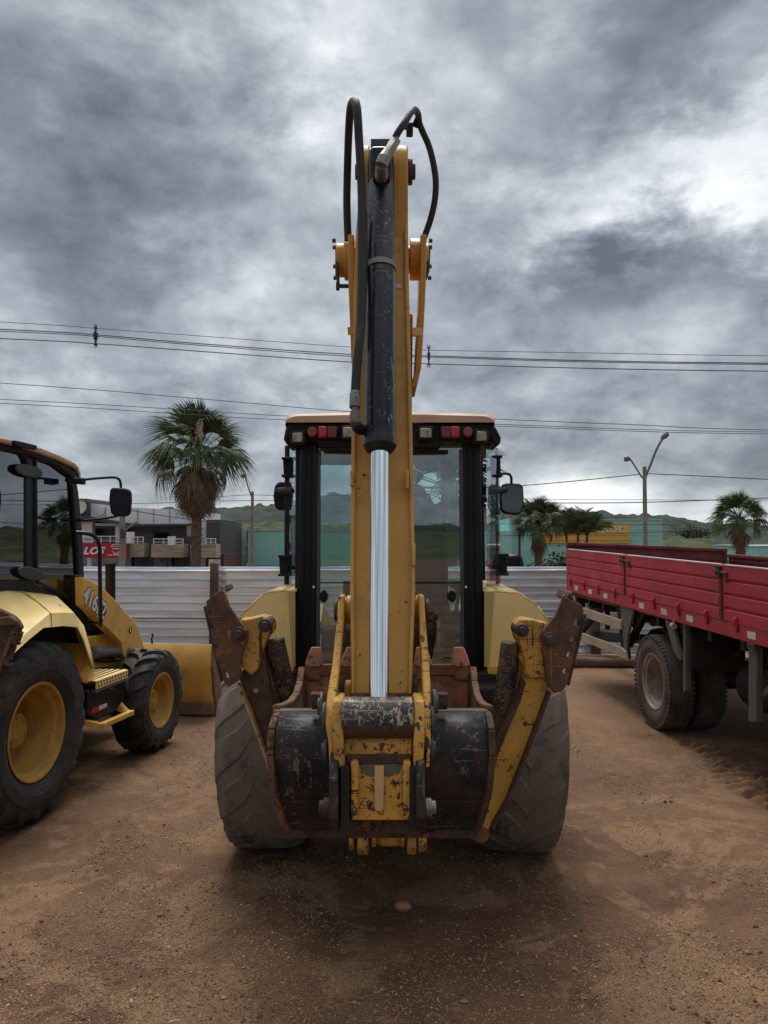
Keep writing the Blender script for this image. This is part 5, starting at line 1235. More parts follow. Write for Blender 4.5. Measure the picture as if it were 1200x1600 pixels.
# wheels
rc = L(66, 1152, 0.0); rc.z = 0.665
wheel('rear_side', LL, wheel_M(rc + LR * -0.25, hd, False, 0.7), MT['tyre_dark'], MT['rim_yellow'], 0.672, 0.50, 0.352, 20, 0.022, 'chevron', 0.12, 0.135, 0.14, 6)
wheel('rear_side', LL, wheel_M(rc + LR * -1.95, hd, True, 0.2), MT['tyre_dark'], MT['rim_yellow'], 0.672, 0.50, 0.352, 20, 0.022, 'chevron', 0.12, 0.135, 0.14, 6)
fc = P(256, 1090, 7.72); fc.z = 0.490
wheel('front_side', LL, wheel_M(fc + LR * -0.16, hd - R(1), False, 0.15), MT['tyre_dark'], MT['rim_yellow'], 0.497, 0.33, 0.262, 17, 0.032, 'chevron', 0.06, 0.105, 0.10, 6)
wheel('front_side', LL, wheel_M(fc + LR * -1.85, hd - R(1), True, 0.15), MT['tyre_dark'], MT['rim_yellow'], 0.497, 0.33, 0.262, 17, 0.032, 'chevron', 0.06, 0.105, 0.10, 6)
# chassis and belly
mb = MB(); lbox(mb, -1.6, -0.62, -0.9, 2.9, 0.45, 1.05); obj('chassis', mb, MT['under'], LL, bevel=0.02)
mb = MB(); lbox(mb, -1.9, -0.15, 1.95, 2.15, 0.40, 0.58); obj('front_axle', mb, MT['under'], LL, bevel=0.02)
mb = MB(); lbox(mb, -1.9, -0.35, -0.15, 0.15, 0.52, 0.80); obj('rear_axle', mb, MT['under'], LL, bevel=0.02)
# fender: arch edge, crease and top line lofted
st = [((-70, 1120), (-80, 1095), (-120, 1000)), ((-20, 1062), (-24, 1054), (-60, 940)), ((26, 1017), (21, 1004), (-12, 926)), ((47, 998), (47, 984), (12, 923)), ((68, 981), (78, 958), (36, 924)), ((100, 978), (98, 957), (65, 927)), ((121, 980), (116, 958), (88, 931)),
      ((131, 1000), (131, 977), (106, 948)), ((140, 1028), (141, 1012), (118, 972)), ((145, 1045), (148, 1042), (128, 1010))]
vs = []; fs = []
for (a, c, t) in st: vs += [L(*a, 0.03) + LR * -0.02, L(*a, 0.03), L(*c, 0.0), L(*t, -0.46)]
for i in range(len(st) - 1):
    for j in range(3): fs.append((i * 4 + j, (i + 1) * 4 + j, (i + 1) * 4 + j + 1, i * 4 + j + 1))
fd = obj('fender', MB().add(vs, fs), MT['fender'], LL, solid=-0.015, tidy=False, angle=30)
mb = MB()
for (a, c, t) in (((100, 978), (79, 958), (36, 924)),): mb.tube([L(80, 958, 0.004), L(81, 980, 0.034)], 0.004, 6); mb.tube([L(79, 958, 0.003), L(60, 941, -0.2), L(36, 923.5, -0.45)], 0.004, 6)
obj('seam', mb, MT['yellow_mid'], fd)
mb = MB(); c = L(92, 948, -0.18); mb.cyl(c, c + Vector((0, 0, 0.012)), 0.014, 10); obj('bolt', mb, MT['black_matt'], fd)
mb = MB(); vs = [L(u, v, -0.40) for u, v in ((-120, 1100), (-60, 985), (26, 950), (90, 955), (118, 985), (140, 1060), (142, 1100))]; mb.prism(vs, LR * -0.05); obj('wheel_well', mb, MT['under'], LL)
# front edge of the fender box, yellow inner face down to the step
lpl('fender_bracket', [(128, 1005), (147, 1043), (147, 1072), (130, 1066), (118, 1040)], -0.10, 0.25, MT['clean_yellow'], LL)
# step tread plate with round holes
stp = [L(141, 1046, -0.38), L(196, 1043, -0.38)]
a, b_ = L(149, 1059, -0.03), L(198, 1050, -0.03); zt_ = (a.z + b_.z) / 2; 
ya = (a - LO).dot(LD); yb = (b_ - LO).dot(LD)
mb = MB(); lbox(mb, -0.42, -0.03, ya, yb, zt_ - 0.012, zt_); step = obj('step_plate', mb, MT['fender'], LL, bevel=0.003)
mb = MB(); lbox(mb, -0.03, -0.018, ya, yb, zt_ - 0.075, zt_ - 0.002); edge = obj('step_edge', mb, MT['fender'], step, bevel=0.003)
hm = MT['black_matt']
hb = MB()
for i in range(11):
    for k, zz in enumerate((zt_ - 0.022, zt_ - 0.052)):
        y = ya + (yb - ya) * (i + 0.4 + 0.3 * k) / 11.2; c = W(-0.0165, y, zz); hb.cyl(c, c + LR * 0.002, 0.0095, 8)
for i in range(11):
    for j in range(6):
        y = ya + (yb - ya) * (i + 0.4 + 0.3 * (j % 2)) / 11.2; c = W(-0.07 - 0.058 * j, y, zt_ + 0.0015); hb.cyl(c, c + Vector((0, 0, 0.002)), 0.015, 8)
o = obj('tread_hole', hb, hm, step); o['kind'] = 'stuff'
mb = MB(); lbox(mb, -0.45, -0.02, ya - 0.01, yb + 0.02, zt_ - 0.10, zt_ - 0.078); obj('step_trim', mb, MT['grey_steel'], LL)
# dark side box below with reflector
lpl('side_box', [(147, 1074), (198, 1057), (195, 1085), (188, 1102), (180, 1112), (152, 1125), (135, 1115), (138, 1080)], -0.06, 0.45, MT['black'], LL, bevel=0.012)
def decal(name, poly, xl, mat, parent): return obj(name, MB().prism([L(u, v, xl) for u, v in poly], LR * -0.003), mat, parent)
o = decal('red_reflector', [(143, 1107), (155, 1103), (155, 1111), (143, 1115)], -0.054, MT['reflector_red'], LL)
decal('white_reflector', [(155, 1103), (167, 1098), (168, 1104), (155, 1110)], -0.054, MT['reflector_white'], LL)
mb = MB(); mb.tube([L(168, 1071, -0.05), L(172, 1076, -0.03), L(176, 1075, -0.03)], 0.008, 8); obj('box_latch', mb, MT['grey_steel'], LL)
# folding lower step
a, b_ = L(158, 1134, 0.02), L(206, 1113, 0.02); c, d = L(138, 1122, -0.02), L(190, 1098, -0.10)
mb = MB(); mb.beam(a, b_, 0.05, 0.045, up=(0, 0, 1)); s2 = obj('lower_step', mb, MT['clean_yellow'], LL, bevel=0.006)
obj('step_bracket', MB().beam(a, c + LR * -0.25, 0.05, 0.045, up=(0, 0, 1)), MT['clean_yellow'], s2, bevel=0.006)
obj('step_bracket', MB().prism([b_, L(188, 1094, -0.15), L(186, 1111, -0.15), L(198, 1115, -0.02)], LR * -0.03), MT['clean_yellow'], s2, bevel=0.006)
# inner yellow frame and hood
lpl('engine_frame', [(138, 995), (196, 985), (196, 1040), (142, 1045)], -0.42, 0.9, MT['clean_yellow'], LL, bevel=0.01)
lpl('engine_hood', [(120, 890), (135, 905), (160, 925), (184, 950), (197, 962), (195, 975), (190, 1005), (120, 1005)], -0.55, 0.80, MT['clean_yellow'], LL, bevel=0.02)
lpl('hood_grille', [(173, 936), (194, 957), (194.5, 972), (176, 958)], -0.34, 0.5, MT['black_matt'], LL, bevel=0.008)
lpl('valve_block', [(132, 946), (150, 955), (158, 972), (175, 990), (180, 1005), (172, 1008), (150, 985), (136, 985)], -0.44, 0.10, MT['under'], LL)
# loader arm
arm = lpl('loader_arm', [(131, 902), (150, 911), (165, 923), (181, 938), (197, 957), (206, 966), (213, 974), (219, 990), (225, 1010), (227, 1018), (222, 1030), (215, 1034), (206, 1032), (196, 1029), (192, 1022), (191, 1006), (182, 996), (170, 984), (158, 973), (145, 957), (132, 945)],
          -0.30, 0.09, MT['clean_yellow'], LL, bevel=0.008)
arm2 = lpl('loader_arm', [(131, 902), (165, 923), (197, 957), (213, 974), (227, 1018), (215, 1034), (196, 1029), (191, 1006), (158, 973), (132, 945)], -1.75, 0.09, MT['clean_yellow'], LL, bevel=0.008)
decal('model_plate', [(147, 937), (153, 940), (160, 942), (164, 946), (167, 951), (166, 959), (161, 966), (157, 962)], -0.297, MT['decal_grey'], arm)
mb = MB(); 
def armtext(name, body, size, u, v, mat, off, extr, lift):
    o0 = L(u, v, -0.297 + lift); xd = (L(u + 8, v + 7.0, -0.297) - L(u, v, -0.297)); xd = xd.normalized(); up = LR.cross(xd); up = up if up.z > 0 else -up
    return lettering(name, body, size, o0, xd, up, mat, arm, extr, off, 0.0, 1.0, 0.82)
armtext('model_number_outline', '416F2', 0.215, 148.5, 943.5, MT['black_matt'], 0.013, 0.001, 0.002)
armtext('model_number', '416F2', 0.215, 148.5, 943.5, MT['white'], 0.005, 0.001, 0.005)
mb = MB(); c = L(203.5, 985, -0.298); mb.cyl(c, c + LR * 0.005, 0.030, 18); o = obj('lifting_mark', mb, MT['black_matt'], arm)
mb = MB(); c = L(203.8, 985, -0.291); mb.box(c, (0.004, 0.02, 0.035), Matrix.Rotation(-TH, 3, 'Z')); obj('lifting_symbol', mb, MT['white'], o)
decal('red_reflector', [(204, 1016), (211, 1013.5), (211, 1018.5), (204, 1021)], -0.296, MT['reflector_red'], arm)
decal('white_reflector', [(211, 1013.5), (220, 1011.5), (220, 1016.5), (211, 1018.5)], -0.296, MT['reflector_white'], arm)
mb = MB(); c = L(200, 1019, -0.31); mb.lathe([(0, 0.045), (0.02, 0.045), (0.022, 0.038), (0.035, 0.038), (0.037, 0.03), (0.045, 0.03), (0.045, 0.001)], c, LR, 20); obj('pin_head', mb, MT['grey_steel'], arm)
mb = MB(); a, b_ = L(142, 1021, -0.36), L(188, 1017.5, -0.36); mb.cyl(a, b_, 0.052, 24); mb.cyl(a - LD * 0.2, a + LD * 0.05, 0.025, 16); mb.cyl(a + LD * 0.02, a + LD * 0.12, 0.060, 20); obj('lift_cylinder', mb, MT['grey_steel'], LL, bevel=0.004)
mb = MB(); mb.tube(smooth_path([L(140, 1030, -0.4), L(155, 1032, -0.38), L(170, 1033, -0.4), L(190, 1031, -0.42)], 4), 0.012, 8); mb.tube(smooth_path([L(138, 1026, -0.4), L(160, 1027, -0.37), L(180, 1029, -0.4)], 4), 0.010, 8); obj('hose', mb, MT['hose'], LL)
# exhaust stack, hand rail
mb = MB(); a, b_ = L(172.5, 948, -0.75), L(172.5, 880, -0.75); r_ = 0.052; mb.tube([a, b_ + Vector((0, 0, -0.02)), b_ + Vector((0, 0, -0.015)), b_], [r_, r_, r_ * 1.05, r_ * 1.05], 24); obj('exhaust_stack', mb, MT['black_matt'], LL, angle=30)
mb = MB(); mb.tube(smooth_path([L(118, 832, -0.25), L(132, 833, -0.2), L(146, 837, -0.16), L(153, 846, -0.14), L(156, 860, -0.14), L(156, 880, -0.14), L(156.5, 930, -0.14), L(157, 972, -0.14), L(157, 976, -0.2)], 4), 0.018, 10); mb.tube([L(157, 974, -0.14), L(140, 972, -0.4), L(134, 970, -0.45)], 0.014, 8); obj('grab_rail', mb, MT['black'], LL)
# cab flank
XC = -0.46
def rail(name, pts, r, mat, xl=XC, parent=None, n=10): return obj(name, MB().tube(smooth_path([L(u, v, xl) for u, v in pts], 5), r, n), mat, parent or lcab)
lcab = empty_part('cab', LL, W(-1.2, 0.3, 1.2))
roof2 = obj('roof', MB().prism([L(u, v, XC + 0.06) for u, v in ((-160, 664), (-80, 672), (0, 682), (32, 690), (64, 699), (96, 712), (118, 723), (125, 731), (124, 735), (117, 730), (95, 720), (60, 707), (30, 698), (0, 690), (-80, 680), (-160, 674))], LR * -1.62), MT['roof_peach'], lcab, bevel=0.03, seg=3)
obj('roof_underside', MB().prism([L(u, v, XC + 0.03) for u, v in ((-160, 674), (-80, 680), (0, 690), (30, 698), (60, 707), (95, 720), (117, 730), (122, 735), (118, 748), (108, 742), (90, 728), (60, 717), (30, 708), (0, 702), (-160, 690))], LR * -1.56), MT['black_matt'], roof2, bevel=0.01)
lpl('roof_hinge', [(24, 688), (34, 690), (58, 696), (58, 703), (40, 700), (30, 698), (24, 694)], XC + 0.09, 0.05, MT['black_matt'], lcab)
mb = MB(); c = L(122, 742, XC - 0.02); mb.box(c, (0.03, 0.05, 0.085), Matrix.Rotation(R(18), 3, 'X')); o = obj('work_lamp', mb, MT['black_matt'], lcab, bevel=0.006)
mb = MB(); mb.box(c + Vector((0.016, -0.012, 0)), (0.012, 0.035, 0.065), Matrix.Rotation(R(18), 3, 'X')); obj('lens', mb, MT['lamp_glass'], o, bevel=0.003)
# pillars: rear door post, curved front post
lpl('door_post', [(40, 703), (54, 706), (53, 925), (40, 925)], XC, 0.06, MT['black'], lcab, bevel=0.01)
lpl('front_post', [(112, 738), (118, 742), (123, 770), (129, 830), (132, 905), (132, 965), (124, 965), (124, 905), (119, 830), (113, 770), (108, 745)], XC + 0.01, 0.07, MT['black'], lcab, bevel=0.01)
lpl('front_post', [(112, 738), (118, 742), (123, 770), (129, 830), (132, 905), (132, 965), (124, 965), (124, 905), (119, 830), (113, 770), (108, 745)], XC - 1.42, 0.07, MT['black'], lcab, bevel=0.01)
lpl('door_post', [(40, 703), (56, 706), (56, 925), (40, 925)], XC - 1.42, 0.06, MT['black'], lcab, bevel=0.01)
rail('door_frame', [(56, 900), (55, 820), (54.5, 740), (55, 718), (58, 710), (66, 711), (85, 718), (100, 727), (108, 736), (111, 752), (115, 800), (120, 860), (122, 905)], 0.020, MT['black'])
rail('door_frame', [(56, 895), (58, 908), (66, 913), (85, 922), (105, 934), (122, 945)], 0.020, MT['black'])
rail('rear_frame', [(-60, 690), (-10, 694), (20, 700), (36, 712), (42, 730)], 0.02, MT['black'])
lpl('cab_skirt', [(-140, 905), (50, 905), (58, 915), (90, 926), (124, 946), (124, 985), (108, 950), (88, 934), (60, 929), (36, 926), (0, 926), (-140, 940)], XC - 0.005, 0.05, MT['black'], lcab)
lpl('cab_floor_side', [(-140, 890), (124, 905), (124, 975), (-140, 945)], XC - 1.44, 0.04, MT['black'], lcab)
g_ = MB().sheet([L(u, v, XC - 0.012) for u, v in ((57, 712), (66, 713), (85, 720), (103, 731), (110, 750), (121, 860), (124, 940), (85, 921), (60, 911), (56, 900))]); obj('door_window', g_, MT['glass_dark'], lcab, tidy=False)
g_ = MB().sheet([L(u, v, XC - 0.012) for u, v in ((-150, 690), (-10, 696), (20, 703), (40, 715), (40, 905), (-150, 895))]); obj('side_window', g_, MT['glass_dark'], lcab, tidy=False)
g_ = MB().sheet([L(u, v, XC - 1.42) for u, v in ((57, 712), (85, 720), (103, 731), (110, 750), (121, 860), (124, 905), (56, 900))]); obj('door_window', g_, MT['glass_dark'], lcab, tidy=False)
g_ = MB().sheet([L(115, 745, XC - 0.03), L(126, 905, XC - 0.03), L(126, 905, XC - 0.03) - LR * 1.36, L(115, 745, XC - 0.03) - LR * 1.36]); obj('windscreen', g_, MT['glass_dark'], lcab, tidy=False)
for (cx_, cy_) in ((44, 736), (47, 896)):     # oval hinge covers
    mb = MB(); c = L(cx_, cy_, XC + 0.012); a = (L(cx_ + 10, cy_ + 2, XC) - L(cx_, cy_, XC)).normalized(); 
    pts = [c + a * (0.185 * math.cos(t)) + Vector((0, 0, 1)) * (0.052 * math.copysign(abs(math.sin(t)) ** 0.8, math.sin(t))) for t in [2 * math.pi * i / 20 for i in range(20)]]
    mb.prism(pts, LR * 0.02); obj('hinge_cover', mb, MT['hinge_grey'], lcab, bevel=0.01)
# inside of the cab
mb = MB(); lbox(mb, -1.80, -0.52, -0.9, 1.15, 1.15, 1.32); obj('cab_floor', mb, MT['black_matt'], lcab)
mb = MB(); lbox(mb, -1.45, -0.95, -0.1, 0.40, 1.52, 1.70); lbox(mb, -1.45, -0.95, -0.18, -0.04, 1.65, 2.25); lbox(mb, -1.33, -1.07, -0.17, -0.07, 2.25, 2.45); lbox(mb, -1.3, -1.1, -0.1, 0.3, 1.3, 1.55); obj('seat', mb, MT['seat'], lcab, bevel=0.03)
mb = MB(); lbox(mb, -1.35, -1.05, 0.75, 1.05, 1.3, 1.95); mb.tube([W(-1.2, 0.8, 1.8), W(-1.2, 0.62, 2.0)], 0.03, 8); 
for i in range(20):
    a, b_ = 2 * math.pi * i / 20, 2 * math.pi * (i + 1) / 20; q = lambda t: W(-1.2 + 0.19 * math.cos(t), 0.60 - 0.08 * math.sin(t), 2.02 + 0.15 * math.sin(t)); mb.cyl(q(a), q(b_), 0.014, 6)
obj('steering_column', mb, MT['black_matt'], lcab)
mb = MB(); lbox(mb, -0.85, -0.60, -0.2, 0.3, 1.3, 1.85); lbox(mb, -0.80, -0.66, -0.5, -0.2, 1.3, 2.0); mb.tube([W(-0.72, 0.1, 1.85), W(-0.7, 0.12, 2.05)], 0.015, 8); obj('control_console', mb, MT['black_matt'], lcab, bevel=0.02)
mb = MB(); mb.tube(smooth_path([L(0, 775, XC - 0.6), L(10, 768, XC - 0.6), L(18, 772, XC - 0.6), L(20, 790, XC - 0.6)], 4), 0.02, 8); mb.prism([L(u, v, XC - 0.6) for u, v in ((8, 782), (20, 782), (27, 800), (29, 850), (10, 850))], LR * -0.1); obj('seat_headrest', mb, MT['seat'], lcab, bevel=0.01)
# mirrors
def lmir(poly, xl, arms, name='mirror'):
    pts = [L(u, v, xl) for u, v in poly]; c = sum(pts, Vector()) / len(pts); Yc = c.y
    pts = [P(u, v, Yc) for u, v in poly]; mb = MB().prism(pts, (0, 0.07, 0)); o = obj(name, mb, MT['black_matt'], LL, bevel=0.025, seg=3)
    for path, r_ in arms: obj('arm', MB().tube(smooth_path([P(u, v, y) for u, v, y in path], 5), r_, 10), MT['black_matt'], o)

    c2 = sum(pts, Vector()) / len(pts); mb = MB().prism([c2 + (p - c2) * 0.84 + Vector((0, -0.004, 0)) for p in pts], (0, 0.003, 0)); obj('mirror_glass', mb, MT['black'], o)
    return o
lmir([(171, 764), (176, 761.5), (198, 763), (203, 768), (203.5, 780), (202, 800), (199, 806), (190, 807.5), (177, 806), (172, 801), (169.5, 780)], 0.15, [([(127, 750, 6.9), (150, 747.5, 6.95), (175, 746, 7.0), (184, 747.5, 7.0), (188, 753, 7.0), (189, 764, 7.0)], 0.012), ([(127, 813, 6.9), (155, 811, 6.95), (180, 807, 7.0), (190, 804, 7.0)], 0.011)])
lmir([(57, 765), (76, 764.5), (81, 768), (84, 785), (85, 800), (80, 808), (70, 811), (57, 812)], -1.75, [([(66, 766, 7.0), (66, 754, 7.0), (70, 750, 7.0), (108, 750, 6.9)], 0.012), ([(75, 810, 7.0), (90, 811, 6.95), (110, 813, 6.9)], 0.010)])
mb = MB(); mb.box(P(123, 752, 6.85), (0.10, 0.08, 0.05)); mb.box(P(129, 752, 6.88), (0.04, 0.05, 0.06)); obj('mirror_clamp', mb, MT['black_matt'], LL, bevel=0.006)
mb = MB(); mb.box(P(122, 812, 6.85), (0.07, 0.06, 0.04)); mb.box(P(132, 813, 6.9), (0.05, 0.03, 0.02)); obj('mirror_clamp', mb, MT['black_matt'], LL, bevel=0.006)
lpl('grab_handle', [(118, 898), (130, 900), (131, 955), (126, 975), (118, 960)], XC + 0.05, 0.06, MT['black_matt'], LL, bevel=0.01)
# front loader bucket resting on the ground
yb0 = (P(333, 1117, 9.1) - LO).dot(LD)
x_r = (P(332, 1117, 9.05) - LO).dot(LR); x_l = x_r - 2.35
prf = [(yb0 - 0.10, Zv(1007, 9.0)), (yb0 - 0.10, Zv(1036, 9.0)), (yb0 - 0.13, Zv(1041, 9.0)), (yb0 - 0.10, Zv(1050, 9.0)), (yb0 - 0.06, Zv(1085, 9.0)), (yb0 + 0.0, Zv(1098, 9.0)), (yb0 + 0.0, 0.03), (yb0 + 0.4, 0.0), (yb0 + 1.0, 0.01)]
vs = []; fs = []
for x in (x_l, x_r):
    for y, z in prf: vs.append(W(x, y, z))
k = len(prf); fs = [(j, j + 1, k + j + 1, k + j) for j in range(k - 1)]
lb = obj('loader_bucket', MB().add(vs, fs), MT['clean_yellow'], LL, solid=0.02, tidy=False, angle=40)
for x in (x_r, x_l): obj('bucket_side', MB().prism([W(x, y, z) for y, z in prf[:7]] + [W(x, yb0 + 0.62, 0.03), W(x, yb0 + 0.66, 0.14), W(x, yb0 + 0.15, prf[0][1] - 0.02)], LR * 0.03), surf('worn_bucket_side', (0.20, 0.115, 0.055), 0.65, chips=0.5, chip_col=(0.12, 0.07, 0.045), dust=0.4) if 'worn_bucket_side' not in bpy.data.materials else bpy.data.materials['worn_bucket_side'], lb, bevel=0.006)
mb = MB(); a, b_ = W(x_r + 0.045, yb0 + 0.16, prf[0][1] - 0.05), W(x_r + 0.045, yb0 + 0.66, 0.13); mb.beam(a, b_, 0.03, 0.05, up=LR); obj('bucket_side_edge', mb, MT['rust'], lb, bevel=0.005)
mb = MB(); lbox(mb, x_l, x_r, yb0 - 0.05, yb0 - 0.01, 0.04, 0.17); obj('wear_plate', mb, bpy.data.materials['worn_bucket_side'], lb, bevel=0.005)
mb = MB(); mb.tube(smooth_path([P(238, 1006, 9.0), P(237, 998, 9.0), P(239, 993, 9.0), P(237, 990, 9.0)], 4), 0.012, 8); obj('bucket_hook', mb, MT['rust'], lb)
# its stabiliser pad peeking in at the frame's edge
rs = empty_part('stabilizer', LL, P(10, 1000, 4.7))
px = lambda poly, Y, th, mat, nm, par: obj(nm, MB().prism([P(u, v, Y) for u, v in poly], (0, th, 0)), mat, par, bevel=0.008)
pdx = px([(-60, 930), (0, 953), (8, 957), (20, 963), (27, 970), (33, 981), (29, 986), (31, 993), (27, 1004), (21, 1006), (21, 1014), (13, 1032), (10, 1045), (4, 1052), (-20, 1062), (-50, 1040)], 4.70, 0.05, MT['rust_dark'], 'stabilizer_pad', rs)
px([(-60, 975), (24, 978), (24, 970), (15, 963), (-10, 966), (-60, 950)], 4.66, 0.04, MT['pad'], 'pad_flange', pdx)
mb = MB(); mb.beam(P(22, 985, 4.68), P(0, 1045, 4.68), 0.02, 0.03, up=(0, 1, 0)); obj('pad_rib', mb, MT['rust'], pdx)
for (u, v) in ((30, 984), (26, 1000), (13, 1034)):
    mb = MB(); c = P(u, v, 4.66); mb.prism([c + Vector((x_, 0, z_)) for x_, z_ in ((0.0, 0.035), (-0.03, 0.02), (-0.038, 0), (-0.03, -0.025), (0.0, -0.035), (0.015, -0.02), (-0.008, -0.008), (0.012, 0.01))], (0, 0.04, 0)); obj('grouser', mb, MT['rust_dark'], pdx, bevel=0.003)
obj('stabilizer_arm', MB().prism([P(u, v, 4.76) for u, v in ((-120, 930), (-30, 965), (-20, 1050), (-60, 1300), (-120, 1290))], (0, 0.1, 0)), MT['yellow_mid'], rs, bevel=0.006)
# ================================================================== RED FLATBED TRUCK
TT = R(-2.5); TD = Vector((math.sin(TT), math.cos(TT), 0)); TR = Vector((math.cos(TT), -math.sin(TT), 0)); TO = Vector((2.97, 8.6, 0))
def T(u, v, xl=0.0): return Q(u, v, TO + TR * xl, TR)
def TW(xl, yl, z): return TO + TR * xl + TD * yl + Vector((0, 0, z))
def tbox(mb, x0, x1, y0, y1, z0, z1, m=0):
    vs = [TW(x, y, z) for z in (z0, z1) for y in (y0, y1) for x in (x0, x1)]
    return mb.add(vs, [(0, 2, 3, 1), (4, 5, 7, 6), (0, 1, 5, 4), (2, 6, 7, 3), (0, 4, 6, 2), (1, 3, 7, 5)], m)
TK = thing('flatbed_truck', 'red flatbed truck with dropside boards and dusty double rear wheels at the right edge', 'truck', TO + TR * 1.25)
def lerp(a, b, t): return a + (b - a) * t
# long edges of the near side, as world lines (top of boards, bottom of boards, bottom of rail)
def line(pa, pb): return (T(*pa), T(*pb))
def zl(p, u):      # point of a side line above screen column u
    a, b_ = p; 
    q = T(u, 900); ya = (a - TO).dot(TD); yb = (b_ - TO).dot(TD); y = (q - TO).dot(TD)
    return TW(0, y, lerp(a.z, b_.z, (y - ya) / (yb - ya)))
L_top = line((886, 858.5), (1188, 889.5)); L_brd = line((886, 907), (1188, 984)); L_bot = line((886, 922.5), (1188, 1009))
def side_pt(u, f, xl=0.0):
    """f: 0 at the board top, 1 at the board bottom, 2 at the rail bottom"""
    a, b_, c = zl(L_top, u), zl(L_brd, u), zl(L_bot, u)
    p = a.lerp(b_, f) if f <= 1 else b_.lerp(c, f - 1)
    return p + TR * xl
def board(name, u0, u1, parent):
    """pressed steel dropside board with three long raised ribs, drawn as a folded profile"""
    prof = [(0.0, 0.0), (0.0, -0.012), (0.225, -0.012), (0.245, -0.030), (0.262, -0.030), (0.29, -0.012), (0.475, -0.012), (0.495, -0.030), (0.512, -0.030), (0.54, -0.012), (0.73, -0.012), (0.75, -0.030), (0.767, -0.030), (0.795, -0.012), (0.985, -0.012), (0.985, 0.0)]
    vs = []; fs = []; n = 6
    for i in range(n + 1):
        u = None
        pa, pb = side_pt(u0, 0), side_pt(u1, 0); t = i / n
        for f, d in prof:
            p = side_pt(u0, f).lerp(side_pt(u1, f), t); vs.append(p - TR * (-(d + 0.03) * 1.0) if False else p + TR * (-(d) * -1.0))
    # d negative = dent inward is +x side; outward face is -x
    vs = []
    for i in range(n + 1):
        t = i / n
        for f, d in prof:
            p = side_pt(u0, f).lerp(side_pt(u1, f), t); off = 0.0 if d == 0.0 else (-0.006 if d == -0.012 else 0.014)
            vs.append(p + TR * off)
    k = len(prof)
    for i in range(n):
        for j in range(k - 1): fs.append((i * k + j, (i + 1) * k + j, (i + 1) * k + j + 1, i * k + j + 1))
    b = obj(name, MB().add(vs, fs), MT['red'], parent, tidy=False, angle=5)
    obj('board_back', MB().prism([side_pt(u0, 0.0, 0.022), side_pt(u1, 0.0, 0.022), side_pt(u1, 0.985, 0.022), side_pt(u0, 0.985, 0.022)], TR * 0.02), MT['red_old'], b)
    mb = MB().beam(side_pt(u0, -0.012, 0.012), side_pt(u1, -0.012, 0.012), 0.045, 0.014, up=(0, 0, 1)); obj('top_edge', mb, MT['red_edge'], b, bevel=0.003)
    return b
secs = [(888, 974), (980, 1124), (1132, 1290), (1300, 1500)]
for (u0, u1) in secs: board('side_board', u0, u1, TK)
for (u0, u1) in ((885, 888), (974, 980), (1124, 1132), (1290, 1300)):
    mb = MB(); a0, a1, b0, b1 = side_pt(u0, -0.01, -0.004), side_pt(u1, -0.01, -0.004), side_pt(u0, 1.0, -0.004), side_pt(u1, 1.0, -0.004)
    mb.prism([a0, a1, b1, b0], TR * 0.06); po = obj('side_post', mb, MT['red'], TK, bevel=0.006)
    if u0 > 900:
        mb = MB(); um = (u0 + u1) / 2
        mb.beam(side_pt(um - 1, 0.01, -0.02), side_pt(um - 1, 0.22, -0.02), 0.03, 0.02, up=TR); mb.beam(side_pt(u0 - 6, 0.10, -0.012), side_pt(u1 + 6, 0.14, -0.012), 0.02, 0.03, up=TR)
        mb.beam(side_pt(u0 - 4, 0.03, -0.012), side_pt(u0 - 3, 0.18, -0.012), 0.03, 0.014, up=TR); mb.beam(side_pt(u1 + 4, 0.14, -0.012), side_pt(u1 + 5, 0.30, -0.012), 0.03, 0.014, up=TR)
        obj('board_latch', mb, MT['rust_dark'], po, bevel=0.003)
        mb = MB().beam(side_pt(um, 0.02, -0.010), side_pt(um, 0.99, -0.010), 0.018, 0.014, up=TR); obj('post_gap', mb, MT['rust_dark'], po)
# rail below the boards
a0, a1, b0, b1 = side_pt(885, 1.02, 0.0), side_pt(1500, 1.02, 0.0), side_pt(885, 2.0, 0.0), side_pt(1500, 2.0, 0.0)
rail_o = obj('side_rail', MB().prism([a0, a1, b1, b0], TR * 0.07), MT['red'], TK, bevel=0.004)
for u in (892, 913, 935, 961, 989, 1022, 1060, 1104, 1150, 1215):
    mb = MB(); c = side_pt(u, 1.05, -0.012); mb.box(c, (0.02, 0.055, 0.13), Matrix.Rotation(-TT, 3, 'Z')); mb.box(c + Vector((-0.012, 0, 0.02)), (0.02, 0.03, 0.05)); obj('hinge', mb, MT['red'], TK, bevel=0.006)
for u, wv in ((900.5, 6), (922, 6.5), (946, 7), (1002, 9), (1037, 11), (1077, 12.5), (1173, 16), (1240, 20)):
    wv *= 0.8; h = 0.22; mb = MB().prism([side_pt(u - wv / 2, 1.5 - h, -0.003), side_pt(u + wv / 2, 1.5 - h, -0.003), side_pt(u + wv / 2, 1.5 + h, -0.003), side_pt(u - wv / 2, 1.5 + h, -0.003)], TR * 0.003); obj('reflector', mb, MT['reflector_white'], rail_o)
